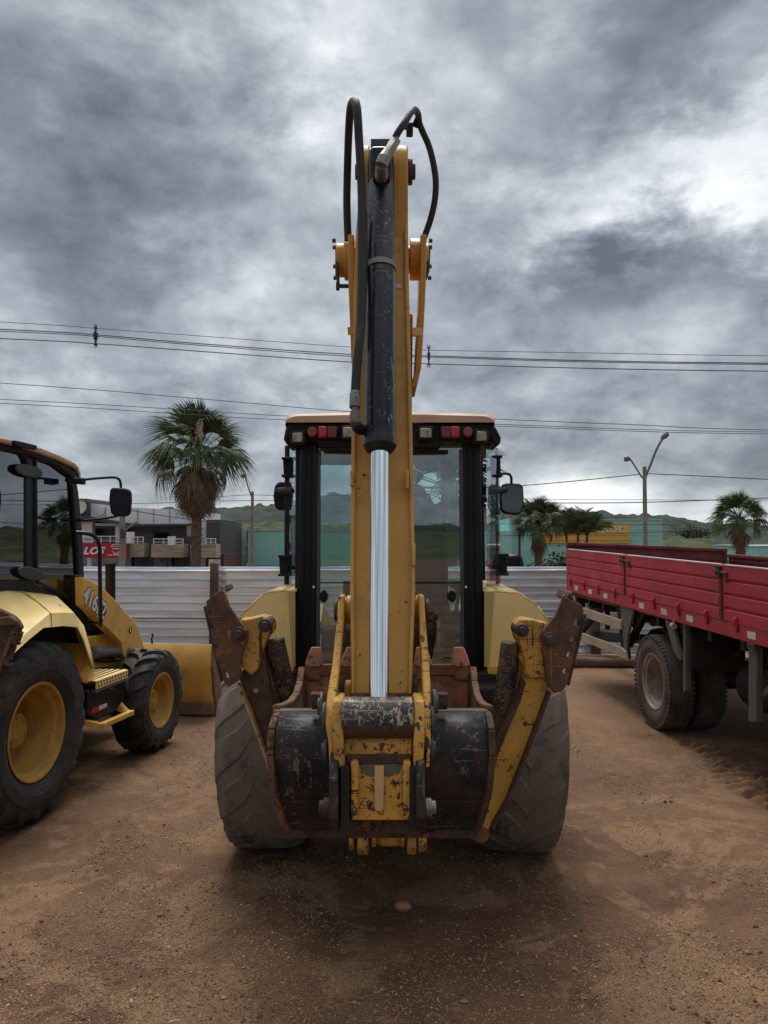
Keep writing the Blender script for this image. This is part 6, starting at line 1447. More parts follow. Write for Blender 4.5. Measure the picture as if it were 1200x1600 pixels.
# deck, tail board and the far side
zd = side_pt(886, 1.0).z; yr = (side_pt(886, 0) - TO).dot(TD); yfr = (side_pt(1500, 0) - TO).dot(TD)
mb = MB(); tbox(mb, 0.07, 2.45, yfr, yr, 1.22, 1.32); obj('bed_floor', mb, MT['red_old'], TK)
Yt = side_pt(886, 0).y
tb = obj('tail_board', MB().prism([P(886, 848, Yt), P(1136, 858.5, Yt - 0.02), P(1137, 905, Yt - 0.02), P(886, 915, Yt)], (0, 0.06, 0)), MT['red_old'], TK, bevel=0.012)
mb = MB(); mb.beam(P(886, 849.5, Yt - 0.03), P(1136, 860, Yt - 0.03), 0.05, 0.05, up=(0, 1, 0)); mb.beam(P(1133, 860, Yt - 0.03), P(1135, 905, Yt - 0.03), 0.05, 0.05, up=(0, 1, 0)); obj('board_frame', mb, MT['red_old'], tb, bevel=0.01)
mb = MB(); mb.beam(P(890, 866, Yt - 0.02), P(1130, 874, Yt - 0.02), 0.02, 0.02, up=(0, 1, 0)); obj('board_rib', mb, MT['red_old'], tb)
xf = 2.42
far_a = P(1138, 866, Yt - 0.1); 
def FT(u, v): return Q(u, v, Vector((P(1138, 866, Yt - 0.1).x, Yt - 0.1, 0)), TR)
fb = obj('side_board', MB().prism([FT(1138, 866.5), FT(1205, 871), FT(1300, 878), FT(1300, 930), FT(1205, 905), FT(1138, 892)], TR * 0.04), MT['red_old'], TK, bevel=0.006)
mb = MB(); mb.beam(FT(1138, 868) - TR * 0.02, FT(1300, 880) - TR * 0.02, 0.05, 0.04, up=TR); obj('board_frame', mb, MT['red_old'], fb, bevel=0.008)
mb = MB(); mb.beam(FT(1142, 876) - TR * 0.012, FT(1300, 890) - TR * 0.012, 0.03, 0.03, up=TR); obj('board_rib', mb, MT['red_old'], fb, bevel=0.008)
# chassis beams, cross members, axle, tanks
mb = MB(); tbox(mb, 0.80, 0.90, yfr, yr - 0.3, 0.92, 1.18); tbox(mb, 1.60, 1.70, yfr, yr - 0.3, 0.92, 1.18)
y = yfr
while y < yr: tbox(mb, 0.08, 2.40, y, y + 0.08, 1.12, 1.22); y += 0.62
obj('frame_beam', mb, MT['under'], TK)
mb = MB(); mb.cyl(TW(0.3, 0, 0.52), TW(2.2, 0, 0.52), 0.10, 16); mb.lathe([(-0.2, 0.12), (-0.1, 0.24), (0.1, 0.26), (0.22, 0.12)], TW(1.25, 0, 0.52), TR, 20); obj('rear_axle', mb, MT['under'], TK)
mb = MB()
for x in (0.78, 1.70):
    mb = MB()
    for k_ in range(6): tbox(mb, x, x + 0.09, -0.75 + 0.09 * k_, 0.75 - 0.09 * k_, 0.66 + 0.022 * k_, 0.683 + 0.022 * k_)
    obj('leaf_spring', mb, MT['under'], TK)
mb = MB(); mb.cyl(TW(0.55, -2.2, 0.72), TW(0.55, -1.25, 0.72), 0.24, 24); obj('air_tank', mb, MT['black_matt'], TK, bevel=0.02)
mb = MB(); tbox(mb, 0.75, 1.35, -3.4, -2.3, 0.5, 1.0); obj('fuel_tank', mb, MT['black_matt'], TK, bevel=0.06)
# wheels
cw = Vector((TO.x, TO.y, 0.52))
for x, fl in ((0.13, True), (0.47, False), (2.0, True), (2.34, False)):
    wheel('truck_wheel', TK, wheel_M(TO + TR * x + Vector((0, 0, 0.512)), -TT, fl, 0.3 * x), MT['tyre_truck'], MT['rim_steel'], 0.518, 0.265, 0.302, 0, 0.006, 'ribs', 0.16 if fl else -0.0, 0.10, 0.05, 10)
# spray guard stays and mud guard over the wheel
mb = MB(); mb.prism([T(1038, 968, 0.02), T(1049, 972, 0.02), T(1064, 1030, 0.02), T(1062, 1033, 0.02), T(1052, 1018, 0.02)], TR * 0.04); obj('guard_stay', mb, MT['grey_steel'], TK, bevel=0.006)
mb = MB(); c = T(1052, 978, -0.02); mb.cyl(c + Vector((0, -0.03, 0)), c + Vector((0, 0.03, 0)), 0.03, 14); mb.cyl(c, c + Vector((0.01, 0, 0.07)), 0.014, 8); obj('marker_lamp', mb, surf('dusty_amber_lens', (0.45, 0.24, 0.16), 0.4), TK)
def upright(u0, u1, v0, v1, xl=0.03, d=0.06):
    a, b_ = T((u0 + u1) / 2, v0, xl), T((u0 + u1) / 2, v1, xl); w_ = abs((T(u1, v1, xl) - T(u0, v1, xl)).dot(TD))
    return MB().prism([T(u0, v0, xl), T(u1, v0, xl), T(u1, v1, xl), T(u0, v1, xl)], TR * d)
obj('guard_post', upright(1067, 1071, 975, 1080), MT['grey_steel'], TK, bevel=0.004)
mb = MB(); mb.beam(T(1080, 1040, 0.1), T(1118, 998, 0.5), 0.03, 0.05, up=TR); obj('guard_stay', mb, MT['grey_steel'], TK)
obj('mud_flap', MB().prism([T(1068, 985, 0.07), T(1080, 988, 0.07), T(1081, 1046, 0.07), T(1072, 1050, 0.07)], TR * 0.55), MT['under'], TK)
obj('guard_post', upright(1169, 1182, 1008, 1128), MT['grey_steel'], TK, bevel=0.008)
mb = MB(); mb.beam(T(1182, 1098, 0.1), T(1225, 1060, 0.1), 0.05, 0.06, up=TR); obj('guard_stay', mb, MT['grey_steel'], TK, bevel=0.004)
mb = MB(); mb.beam(T(1172, 1008, 0.02), T(1183, 1012, 0.02), 0.05, 0.06, up=TR); obj('guard_bracket', mb, MT['rust_dark'], TK)
# guard frame towards the tail: dark struts and the two beige planks
def tstrut(p, q, x0, x1, w_, nm='guard_strut', mat='black_matt'):
    mb = MB(); mb.beam(T(*p, x0), T(*q, x1), w_, w_, up=TR); return obj(nm, mb, MT[mat], TK, bevel=0.005)
tstrut((970, 940), (979, 1030), 0.10, 0.10, 0.09); tstrut((1013, 950), (983, 1008), 0.12, 0.12, 0.07); tstrut((948, 940), (910, 985), 0.3, 0.3, 0.08); tstrut((908, 927), (908, 948), 0.2, 0.2, 0.1)
obj('guard_post', MB().prism([T(968, 945, 0.02), T(990, 949, 0.02), T(990, 952, 0.02), T(982, 985, 0.02), T(980, 1000, 0.02), T(979, 1030, 0.02), T(976, 1030, 0.02), T(972, 985, 0.02)], TR * 0.03), MT['grey_steel'], TK, bevel=0.004)
for (poly) in (((912, 950), (970, 969), (970, 984), (912, 964)), ((905, 988), (968, 1011), (976, 1018), (979, 1032), (962, 1023), (905, 1000))):
    obj('guard_plank', MB().prism([T(u, v, -0.01) for u, v in poly], TR * 0.035), MT['beige_wood'], TK, bevel=0.004)
mb = MB(); mb.prism([T(u, v, 0.9) for u, v in ((905, 985), (1000, 991), (1000, 1006), (905, 1000))], TR * 0.1); obj('tail_beam', mb, MT['under'], TK)
for (u, v) in ((932, 944), (955, 948), (1028, 972), (1085, 990), (1096, 993), (1196, 1020)):
    mb = MB(); c = T(u, v, 0.25); s_ = c.y / F
    mb.box(c, (0.12, 0.16, 10 * s_)); mb.box(c + Vector((-0.06, 0, -3 * s_)), (0.05, 0.10, 6 * s_)); obj('deck_bracket', mb, MT['under'], TK, bevel=0.01)
mb = MB(); mb.prism([T(u, v, 0.45) for u, v in ((930, 940), (960, 948), (960, 956), (945, 955), (932, 950))], TR * 0.3); obj('tail_lamp', mb, MT['black_matt'], TK, bevel=0.01)

mb = MB()
for k_, (pts) in enumerate((((0.5, -3.6, 1.05), (0.55, -2.2, 0.98), (0.6, -1.0, 1.02), (0.7, 0.6, 0.9)), ((0.4, -1.2, 1.0), (0.45, -0.6, 0.80), (0.5, -0.1, 0.75), (0.6, 0.2, 0.95)))):
    obj('air_line', MB().tube(smooth_path([TW(*p) for p in pts], 6), 0.014, 8), MT['hose'], TK)
for y_ in (-3.0, -1.9, 1.3, 2.4):
    mb = MB(); tbox(mb, 0.30, 0.36, y_, y_ + 0.06, 0.80, 1.14); tbox(mb, 0.18, 0.36, y_, y_ + 0.06, 0.96, 1.0); obj('frame_bracket', mb, MT['under'], TK, bevel=0.004)
for x_ in (0.08, 2.05):
    mb = MB(); 
    for i in range(7):
        a = math.pi * (0.12 + 0.76 * i / 6); b_ = math.pi * (0.12 + 0.76 * (i + 1) / 6)
        if i < 6: mb.beam(TW(x_ + 0.27, 0.64 * math.cos(a), 0.52 + 0.58 * math.sin(a)), TW(x_ + 0.27, 0.64 * math.cos(b_), 0.52 + 0.58 * math.sin(b_)), 0.5, 0.012, up=(0, 0, 1))
    obj('mudguard', mb, MT['under'], TK)
# ================================================================== BEYOND THE FENCE
def fbox(mb, u0, u1, v0, v1, Y, d, m=0):
    a, b_ = P(u0, v1, Y), P(u1, v0, Y); return mb.bb(a.x, b_.x, Y, Y + d, a.z, b_.z, m)
def fpart(name, u0, u1, v0, v1, Y, d, mat, parent, bevel=0): return obj(name, fbox(MB(), u0, u1, v0, v1, Y, d), mat, parent, bevel=bevel)
B_dark = surf('charcoal_render', (0.055, 0.053, 0.058), 0.8, var=0.12); B_white = surf('white_render', (0.68, 0.68, 0.70), 0.7, var=0.08, streak=0.15)
B_grey = surf('pale_grey_panel', (0.70, 0.73, 0.77), 0.5, var=0.06); B_mid = surf('grey_render', (0.26, 0.26, 0.27), 0.8); B_lilac = surf('lilac_render', (0.17, 0.165, 0.28), 0.8)
B_win = surf('dark_window_glass', (0.020, 0.024, 0.028), 0.1, var=0.2, bump=0); B_rail = surf('white_railing', (0.62, 0.63, 0.64), 0.4, var=0.05)
B_red = surf('red_sign', (0.36, 0.008, 0.035), 0.5, var=0.05); B_brown = surf('brown_brick', (0.10, 0.035, 0.030), 0.8)
def slat_mat():
    m, g, b = new_mat('wood_look_cladding'); V = g.coord(scale=(0.4, 1, 6))
    c = g.mix(g.step(g.noise(V, 1.6, 5, 0.7), 0.35, 0.65), (0.24, 0.19, 0.14), (0.50, 0.42, 0.33)); g.put(b.inputs['Base Color'], c); b.inputs['Roughness'].default_value = 0.75; return m
B_slat = slat_mat()
def slats(u0, u1, v0, v1, Y, d, parent, n=6):
    a, b_ = P(u0, v1, Y), P(u1, v0, Y); h = (b_.z - a.z) / n
    base = obj('balcony_front', MB().bb(a.x, b_.x, Y, Y + d, a.z, b_.z), B_slat, parent)
    proto = None
    for i in range(n):
        o = obj('cladding_board', MB().bb(a.x - 0.03, b_.x + 0.03, Y - 0.04, Y, a.z + i * h + 0.02, a.z + (i + 1) * h - 0.02), B_slat, base)
    return base
def railing(u0, u1, vt, vb, Y, parent, posts):
    a, b_ = P(u0, vb, Y), P(u1, vt, Y); mb = MB()
    mb.beam((a.x, Y, b_.z), (b_.x, Y, b_.z), 0.05, 0.05); mb.beam((a.x, Y, a.z + 0.1), (b_.x, Y, a.z + 0.1), 0.03, 0.03)
    for i in range(posts): x = a.x + (b_.x - a.x) * i / (posts - 1); mb.beam((x, Y, a.z), (x, Y, b_.z), 0.045, 0.045)
    obj('railing', mb, B_rail, parent); obj('railing_glass', MB().bb(a.x, b_.x, Y + 0.02, Y + 0.03, a.z + 0.1, b_.z - 0.1), MT['glass'], parent)
BY = 46
bd = thing('office_building', 'two-storey grey office building with wood clad balconies and pale metal roof panel', 'building', (P(230, 880, BY).x, BY + 5, 0))
fpart('upper_wall', 60, 345, 822, 870, BY + 1.5, 9, B_mid, bd); fpart('lower_wall', 60, 345, 868, 905, BY + 1.0, 9, B_mid, bd)
# pale metal panel with a bend, deep eave
mb = MB(); mb.prism([P(u, v, BY) for u, v in ((60, 783), (140, 786), (205, 793), (300, 797), (300, 822), (225, 819), (150, 812), (60, 805))], (0, 8, 0)); rf = obj('roof', mb, B_grey, bd)
for u in (165, 190, 215, 240, 265): mb = MB().beam(P(u, 794, BY - 0.03), P(u, 817, BY - 0.03), 0.03, 0.05, up=(0, 1, 0)); obj('panel_joint', mb, B_mid, rf)
mb = MB(); mb.prism([P(u, v, BY - 0.8) for u, v in ((60, 801), (140, 807), (210, 819), (300, 818), (300, 821), (210, 822.5), (140, 813), (60, 806))], (0, 2, 0)); obj('eave', mb, B_dark, rf)
mb = MB(); c = P(158, 798, BY - 0.05); mb.prism([c + Vector((0.20 * math.cos(t), 0, 0.30 * math.sin(t))) for t in np.linspace(0, 2 * math.pi, 20)[:-1]], (0, -0.08, 0)); obj('round_emblem', mb, B_white, rf)
fpart('corner_tower', 95, 136, 779, 815, BY - 0.6, 5, B_dark, bd)
mb = MB(); c = P(124, 792, BY - 0.7); mb.cyl(c, c + Vector((0, -0.05, 0)), 0.42, 24); obj('round_sign', mb, surf('white_disc', (0.6, 0.6, 0.6), 0.5), bd)
for (u0, u1, v0, v1, m) in ((122, 144, 814, 848, B_white), (180, 186, 814, 848, B_white), (204, 208, 834, 848, B_white)): fpart('pier', u0, u1, v0, v1, BY - 0.2, 0.5, m, bd)
fpart('upper_window_band', 144, 180, 823, 845, BY + 1.0, 0.6, B_mid, bd)
def window(u0, u1, v0, v1, Y, n):
    w_ = obj('window', fbox(MB(), u0, u1, v0, v1, Y, 0.10), B_dark, bd)
    for i in range(n):
        a = u0 + (u1 - u0) * (i + 0.06) / n; b_ = u0 + (u1 - u0) * (i + 0.94) / n; obj('pane', fbox(MB(), a, b_, v0 + 0.8, v1 - 0.8, Y - 0.02, 0.02), B_win, w_)
window(145, 176, 826, 845, BY + 0.9, 4); window(232, 264, 832, 846, BY + 1.3, 3); window(187, 203, 826, 846, BY + 0.9, 2)
fpart('wall_block', 210, 240, 832, 885, BY - 0.3, 6, B_dark, bd); fpart('wall_block', 272, 298, 838, 885, BY - 0.3, 6, B_dark, bd)
fpart('white_wing', 291, 322, 815, 900, BY + 0.4, 6, B_white, bd); fpart('dark_wing', 322, 344, 812, 900, BY - 0.4, 7, B_dark, bd)
for (u0, u1, v0, v1) in ((204, 224, 848.5, 870.5), (237, 286, 850, 871), (298, 337, 850, 871.5)): slats(u0, u1, v0, v1, BY - 1.6, 1.3, bd)
railing(130, 200, 838, 848, BY - 1.7, bd, 6); railing(206, 224, 839, 848.5, BY - 1.7, bd, 3); railing(240, 286, 842, 850, BY - 1.7, bd, 4); railing(322, 337, 848.5 - 7, 850, BY - 1.7, bd, 3)
fpart('balcony_pier', 197, 206, 831, 849, BY - 1.8, 0.5, B_white, bd); fpart('balcony_pier', 262, 271, 838, 852, BY - 1.8, 0.5, B_white, bd)
fpart('shopfront_wall', 194, 205, 871, 886, BY - 0.2, 1, B_lilac, bd); fpart('shopfront_wall', 238, 268, 871, 886, BY - 0.2, 1, B_lilac, bd); fpart('shutter', 240, 260, 879, 886, BY - 0.4, 0.2, surf('grey_green_shutter', (0.13, 0.15, 0.15), 0.6), bd)
fpart('doorway', 132, 192, 872, 888, BY - 0.2, 0.4, B_mid, bd); fpart('pier', 136, 142, 872, 888, BY - 0.5, 0.3, B_white, bd)
fpart('side_wall', 344, 350, 866, 886, BY, 4, B_brown, bd)
# red shop sign
sg = thing('shop_sign', 'long red shop sign with white letters LOS and a shield outline below the balcony rail', 'sign', P(160, 862, BY - 2.0))
so = obj('sign_board', fbox(MB(), 95, 198, 849, 871.5, BY - 2.15, 0.2), B_red, sg)
o0 = P(143.5, 861, BY - 2.19); lettering('sign_letters', '.LOS', 0.56, o0, (1, 0, 0), (0, 0, 1), MT['white'], so, 0.01, 0.022, 0.32, 1.02, 1.15)
lettering('sign_number', 'e-w 99109-4', 0.13, P(180, 867, BY - 2.19), (1, 0, 0), (0, 0, 1), MT['white'], so, 0.01, 0.006, 0, 1.0, 1.25)
mb = MB(); c = P(181, 856, BY - 2.18)
def stroke(pts, w_=0.035):
    for a, b_ in zip(pts[:-1], pts[1:]): mb.beam(c + Vector((a[0], 0, a[1])), c + Vector((b_[0], 0, b_[1])), 0.02, w_, up=(0, 0, 1))
stroke([(-0.24, 0.10), (-0.20, 0.17), (0, 0.22), (0.20, 0.17), (0.24, 0.10)]); stroke([(-0.28, 0.05), (-0.1, 0.09), (0.1, 0.09), (0.28, 0.05)]); stroke([(-0.18, -0.20), (-0.12, -0.28), (0, -0.34), (0.12, -0.28), (0.18, -0.20)]); stroke([(-0.22, -0.03), (-0.1, -0.05), (0.1, -0.05), (0.22, -0.03)], 0.05)
obj('shield_emblem', mb, MT['white'], so)
# little poster board by the palm
pb = thing('notice_board', 'small white printed board standing behind the fence at the foot of the big palm', 'board', P(336, 887, BY - 3))
o = obj('board_face', fbox(MB(), 326, 344, 874, 888, BY - 3, 0.06), surf('faded_print', (0.42, 0.40, 0.40), 0.6, var=0.45, var_s=5.0), pb); 
for u in (328, 342): obj('board_leg', MB().beam(P(u, 880, BY - 2.9), Vector((P(u, 880, BY - 2.9).x, BY - 2.9, 0)), 0.06, 0.06), B_dark, pb)
# turquoise halls
TQ = surf('turquoise_wall', (0.26, 0.52, 0.48), 0.7, var=0.06, streak=0.15); TY = surf('ochre_wall_panel', (0.62, 0.37, 0.07), 0.7, var=0.06); TG = surf('pale_coping', (0.40, 0.46, 0.46), 0.6)
h1 = thing('turquoise_hall', 'plain turquoise hall left of the cab under the green hillside', 'building', (P(450, 880, 52).x, 56, 0))
fpart('wall', 387, 560, 829, 884, 52, 9, TQ, h1); fpart('coping', 386, 561, 827, 829, 51.9, 9.2, TG, h1); fpart('base_band', 387, 560, 884, 890, 51.9, 1, B_dark, h1)
h2 = thing('turquoise_hall', 'turquoise hall with ochre sign panel lettered ADO behind the red truck', 'building', (P(900, 880, 50).x, 55, 0))
wl = fpart('wall', 796, 1035, 812, 905, 50, 10, TQ, h2); fpart('coping', 795, 1036, 810.5, 812, 49.9, 10.2, TG, h2); fpart('low_wing', 600, 800, 830, 905, 49.0, 9, TQ, h2)
pn = fpart('sign_panel', 845, 984, 818, 848.5, 49.85, 0.14, TY, wl)
lettering('sign_letters', 'CADO', 0.53, P(953, 827.5, 49.82), (1, 0, 0), (0, 0, 1), surf('silver_letter', (0.55, 0.58, 0.60), 0.4), pn, 0.03, 0.01, 0, 1.22, 1.25)
for v in (836, 844): obj('panel_seam', fbox(MB(), 845, 984, v, v + 0.35, 49.8, 0.03), surf('seam', (0.30, 0.17, 0.05), 0.7) if 'seam' not in bpy.data.materials else bpy.data.materials['seam'], pn)
for v in (820, 828, 836, 844): obj('wall_seam', fbox(MB(), 986, 1034, v, v + 0.3, 49.97, 0.02), TG, wl)
h3 = thing('turquoise_hall', 'turquoise hall end at the far right behind the fan palm', 'building', (P(1220, 880, 60).x, 64, 0))
fpart('wall', 1184, 1330, 854, 884, 60, 8, TQ, h3); fpart('coping', 1183, 1331, 852.5, 854, 59.9, 8.2, TG, h3)
# dark van roof above the fence
vn = thing('parked_van', 'dark van parked beyond the fence, only its upper half above the sheets', 'van', (P(790, 880, 24).x, 25, 0))
mb = MB(); pts = [P(u, v, 24) for u, v in ((776, 868), (812, 867), (817, 871), (820, 887), (822, 915), (770, 915), (770, 880))]; pts = pts[:4] + [Vector((pts[4].x, 24, 0.5)), Vector((pts[5].x, 24, 0.5)), pts[6]]; mb.prism(pts, (0, 1.8, 0)); obj('van_body', mb, surf('dark_van_paint', (0.022, 0.024, 0.028), 0.35), vn, bevel=0.08, seg=3)
obj('rear_window', MB().prism([P(u, v, 23.97) for u, v in ((778, 872), (812, 871), (814, 884), (777, 885))], (0, 0.02, 0)), B_win, vn)
for u in (778, 814):
    c = P(u, 885, 24.3); c.z = 0.33; mb = MB().cyl(c - Vector((0.1, 0, 0)), c + Vector((0.1, 0, 0)), 0.33, 20); obj('tyre', mb, MT['tyre_dark'], vn, bevel=0.03)

# ------------------------------------------------------------------ palms
def leaf_mat(name, a, b2): 
    m, g, b = new_mat(name); oi = g.add('ShaderNodeObjectInfo'); V = g.coord()
    c = g.mix(oi.outputs['Random'], a, b2); c = g.mix(g.step(g.noise(V, 7, 3), 0.35, 0.65), c, g.mix(0.5, c, (0.02, 0.02, 0.01)))
    g.put(b.inputs['Base Color'], c); b.inputs['Roughness'].default_value = 0.55; b.inputs['Specular IOR Level'].default_value = 0.3
    return m
M_leaf = leaf_mat('palm_leaf', (0.060, 0.095, 0.034), (0.125, 0.165, 0.064)); M_leaf_d = leaf_mat('dry_palm_leaf', (0.17, 0.11, 0.066), (0.34, 0.25, 0.16)); M_leaf_y = leaf_mat('yellowing_palm_leaf', (0.12, 0.14, 0.055), (0.17, 0.17, 0.075))
M_trunk = surf('palm_trunk', (0.115, 0.080, 0.058), 0.9, var=0.4, var_s=6, bump=0.03, bump_s=7)
def fan_leaf(seed, n=26, r=0.78, pet=0.85, droop=0.35, spread=2.5):
    """petiole along +y from the origin, then a pleated fan whose tips hang"""
    rr = random.Random(seed); mb = MB()
    mb.tube([(0, 0, 0), (0, pet * 0.5, -0.01), (0, pet, -0.05)], [0.022, 0.016, 0.012], 5)
    o = Vector((0, pet, -0.05))
    for i in range(n):
        a = (i / (n - 1) - 0.5) * spread + rr.uniform(-0.03, 0.03); d = Vector((math.sin(a), math.cos(a), 0)); ln = r * (0.80 + 0.2 * math.cos(a)) * rr.uniform(0.86, 1.08)
        side = Vector((d.y, -d.x, 0)); vs = []; w0 = 0.014; wm = ln * math.tan(spread / n / 2) * 0.62
        fold = 0.02 if i % 2 else -0.02
        for t, w_ in ((0.0, w0), (0.28, wm * 0.9), (0.55, wm * 1.0), (0.8, wm * 0.55), (1.0, 0.002)):
            z = -droop * (max(0, t - 0.35) ** 2) * ln * 2.6 - abs(math.sin(a)) * 0.18 * t * ln + rr.uniform(-0.015, 0.015) * t
            q = o + d * (ln * (t - 0.18 * droop * max(0, t - 0.5) * 2)) + Vector((0, 0, z)); vs += [q - side * w_, q + Vector((0, 0, fold * (1 if t < 0.9 else 0))), q + side * w_]
        fs = []
        for k in range(4):
            for j in range(2): fs.append((k * 3 + j, k * 3 + j + 1, k * 3 + j + 4, k * 3 + j + 3))
        mb.add(vs, fs)
        if rr.random() < 0.45:
            q = Vector(vs[-2]); e = q + Vector((rr.uniform(-.05, .05), rr.uniform(-.02, .06), -rr.uniform(0.12, 0.34))); mb.add([q - side * 0.006, q + side * 0.006, e], [(0, 1, 2)])
    return mb
def mesh_of(mb, name, mats):
    me = bpy.data.meshes.new(name); me.from_pydata(mb.v, [], mb.f); 
    for m in mats: me.materials.append(m)
    me.shade_smooth(); return me
FAN = [mesh_of(fan_leaf(s, droop=dr), 'leaf', [M_leaf]) for s, dr in ((1, 0.25), (2, 0.45), (3, 0.7))]
FANY = [mesh_of(fan_leaf(7, droop=0.7), 'leaf', [M_leaf_y])]
FAND = [mesh_of(fan_leaf(s, n=22, r=1.0, droop=0.35, spread=1.25, pet=0.5), 'dead_leaf', [M_leaf_d]) for s in (11, 12, 13)]
def put_leaf(me, name, parent, c, az, el, scale, roll=0.0, back=None):
    M = Matrix.Translation(c) @ Matrix.Rotation(az, 4, 'Z') @ Matrix.Rotation(el, 4, 'X') @ Matrix.Rotation(roll, 4, 'Y') @ Matrix.Scale(scale, 4)
    o = bpy.data.objects.new(name, me); COL.objects.link(o); o.matrix_basis = M; put_parent(o, parent); return o
def fan_palm(u, vtop, vcrown, Y, size, n_green, n_dead, trunk_r, label, seed, ground_z=0.0, skirt=0.5, group='fan palms beyond the fence'):
    rr = random.Random(seed); c = P(u, vcrown, Y); t = thing('fan_palm', label, 'palm tree', (c.x, Y, ground_z), group)
    lean = rr.uniform(-0.1, 0.1); pts = []; rs = []
    for i in range(15):
        k = i / 14; pts.append(Vector((c.x + lean * (1 - k), Y, ground_z + (c.z - ground_z) * k))); rs.append(trunk_r * (1.15 - 0.25 * k) * (1 + 0.05 * math.sin(i * 2.3)))
    mb = MB().tube(pts, rs, 16); tr = obj('trunk', mb, M_trunk, t)
    mb = MB()            # stubs of old leaf bases spiralling up
    nb = int(70 * (c.z - ground_z) / 5)
    for i in range(nb):
        k = 0.25 + 0.75 * i / nb; a = i * 2.39996; q = Vector((c.x + lean * (1 - k) + math.cos(a) * trunk_r * 1.0, Y + math.sin(a) * trunk_r * 1.0, ground_z + (c.z - ground_z) * k)); d = Vector((math.cos(a), math.sin(a), 0.9)).normalized()
        mb.beam(q, q + d * trunk_r * 0.55, trunk_r * 0.45, trunk_r * 0.16, up=(0, 0, 1), w1=trunk_r * 0.25, d1=trunk_r * 0.08)
    o = obj('leaf_base', mb, M_trunk, tr); o['kind'] = 'stuff'
    for i in range(n_green):
        k = i / n_green; az = i * 2.39996 + rr.uniform(-0.45, 0.45); el = math.radians(82 - 98 * k ** 0.9) + rr.uniform(-0.22, 0.22)
        me = FAN[0] if k < 0.35 else (FAN[1] if k < 0.7 else FAN[2])
        if k > 0.82 and rr.random() < 0.5: me = FANY[0]
        put_leaf(me, 'leaf', t, c + Vector((0, 0, 0.15 * size * (1 - k))), az, el, size * rr.uniform(0.82, 1.14), rr.uniform(-0.9, 0.9))
    for i in range(n_dead):
        k = i / max(1, n_dead - 1); az = i * 2.39996 + rr.uniform(-0.4, 0.4); el = math.radians(-38 - 42 * k ** 0.5) + rr.uniform(-0.12, 0.12)
        put_leaf(FAND[i % 3], 'dead_leaf', t, c + Vector((0, 0, -skirt * size * k)), az, el, size * rr.uniform(0.62, 1.02), rr.uniform(-0.6, 0.6))
    return t
pl1 = fan_palm(309, 636, 716, 30, 1.30, 50, 100, 0.19, 'tall fan palm left of the cab with a thick skirt of brown dead leaves', 4, skirt=0.55)
mb = MB(); q = P(313, 655, 28.8)
for i in range(14): mb.tube(smooth_path([q + Vector((0, 0, 0.0)), q + Vector((random.uniform(-.12, .12), -0.1, -0.25)), q + Vector((random.uniform(-.22, .22), -0.15, -random.uniform(0.5, 1.1)))], 3), 0.018, 4)
o = obj('flower_stalk', mb, surf('dry_flower_stalk', (0.42, 0.32, 0.21), 0.8), pl1); o['kind'] = 'stuff'
fan_palm(841, 772, 822, 24, 0.56, 46, 16, 0.12, 'fan palm just right of the cab mirror with half-drooping green leaves', 9, skirt=0.5)
fan_palm(1155, 768, 815, 25, 0.60, 44, 18, 0.14, 'fan palm at the right edge above the red truck bed', 15, skirt=0.4)
fan_palm(700, 640, 765, 22, 1.05, 38, 26, 0.22, 'fan palm standing right behind the cab, seen through its rear window', 21, skirt=0.9)
# feather palm
def feather_leaf(seed, L_=1.9, n=34):
    rr = random.Random(seed); mb = MB(); pts = []
    for i in range(9): t = i / 8; pts.append(Vector((0, L_ * (t - 0.12 * t * t), 0.35 * math.sin(t * 1.6) - 0.75 * t * t)))
    mb.tube(pts, [0.02 * (1 - 0.8 * i / 8) for i in range(9)], 5)
    for i in range(n):
        t = 0.16 + 0.84 * i / n; k = t * 8; a = pts[int(min(7, k))].lerp(pts[int(min(7, k)) + 1], k - int(min(7, k)))
        for s in (-1, 1):
            ln = 0.50 * math.sin(0.35 + t * 2.4) * rr.uniform(0.8, 1.1) + 0.06; d = Vector((s * 0.78, 0.5 + rr.uniform(-.15, .15), rr.uniform(-0.35, 0.25))).normalized()
            e = a + d * ln + Vector((0, 0, -0.28 * ln)); m_ = a + d * ln * 0.5; w_ = Vector((0, 0.016, 0.006)); mb.add([a - w_ * 0.5, a + w_ * 0.5, m_ + w_, m_ - w_, e], [(0, 1, 2, 3), (3, 2, 4)])
    return mb
FEA = [mesh_of(feather_leaf(s), 'leaf', [M_leaf]) for s in (3, 4)]
c = P(903, 838, 29); fp = thing('feather_palm', 'bushy feather-leaved palm between the fan palm and the ochre wall panel', 'palm tree', (c.x, 29, 0))
for s_, (dx, dy) in enumerate(((0, 0), (-0.3, 0.2), (0.25, -0.1))):
    obj('trunk', MB().tube([(c.x + dx, 29 + dy, 0), (c.x + dx * 1.1, 29 + dy, c.z * 0.6), (c.x + dx * 1.3, 29 + dy, c.z)], [0.07, 0.06, 0.05], 10), M_trunk, fp)
    for i in range(22):
        k = i / 22; put_leaf(FEA[i % 2], 'leaf', fp, Vector((c.x + dx * 1.3, 29 + dy, c.z)), i * 2.4 + s_, math.radians(82 - 62 * k), random.uniform(0.52, 0.72), random.uniform(-.4, .4))
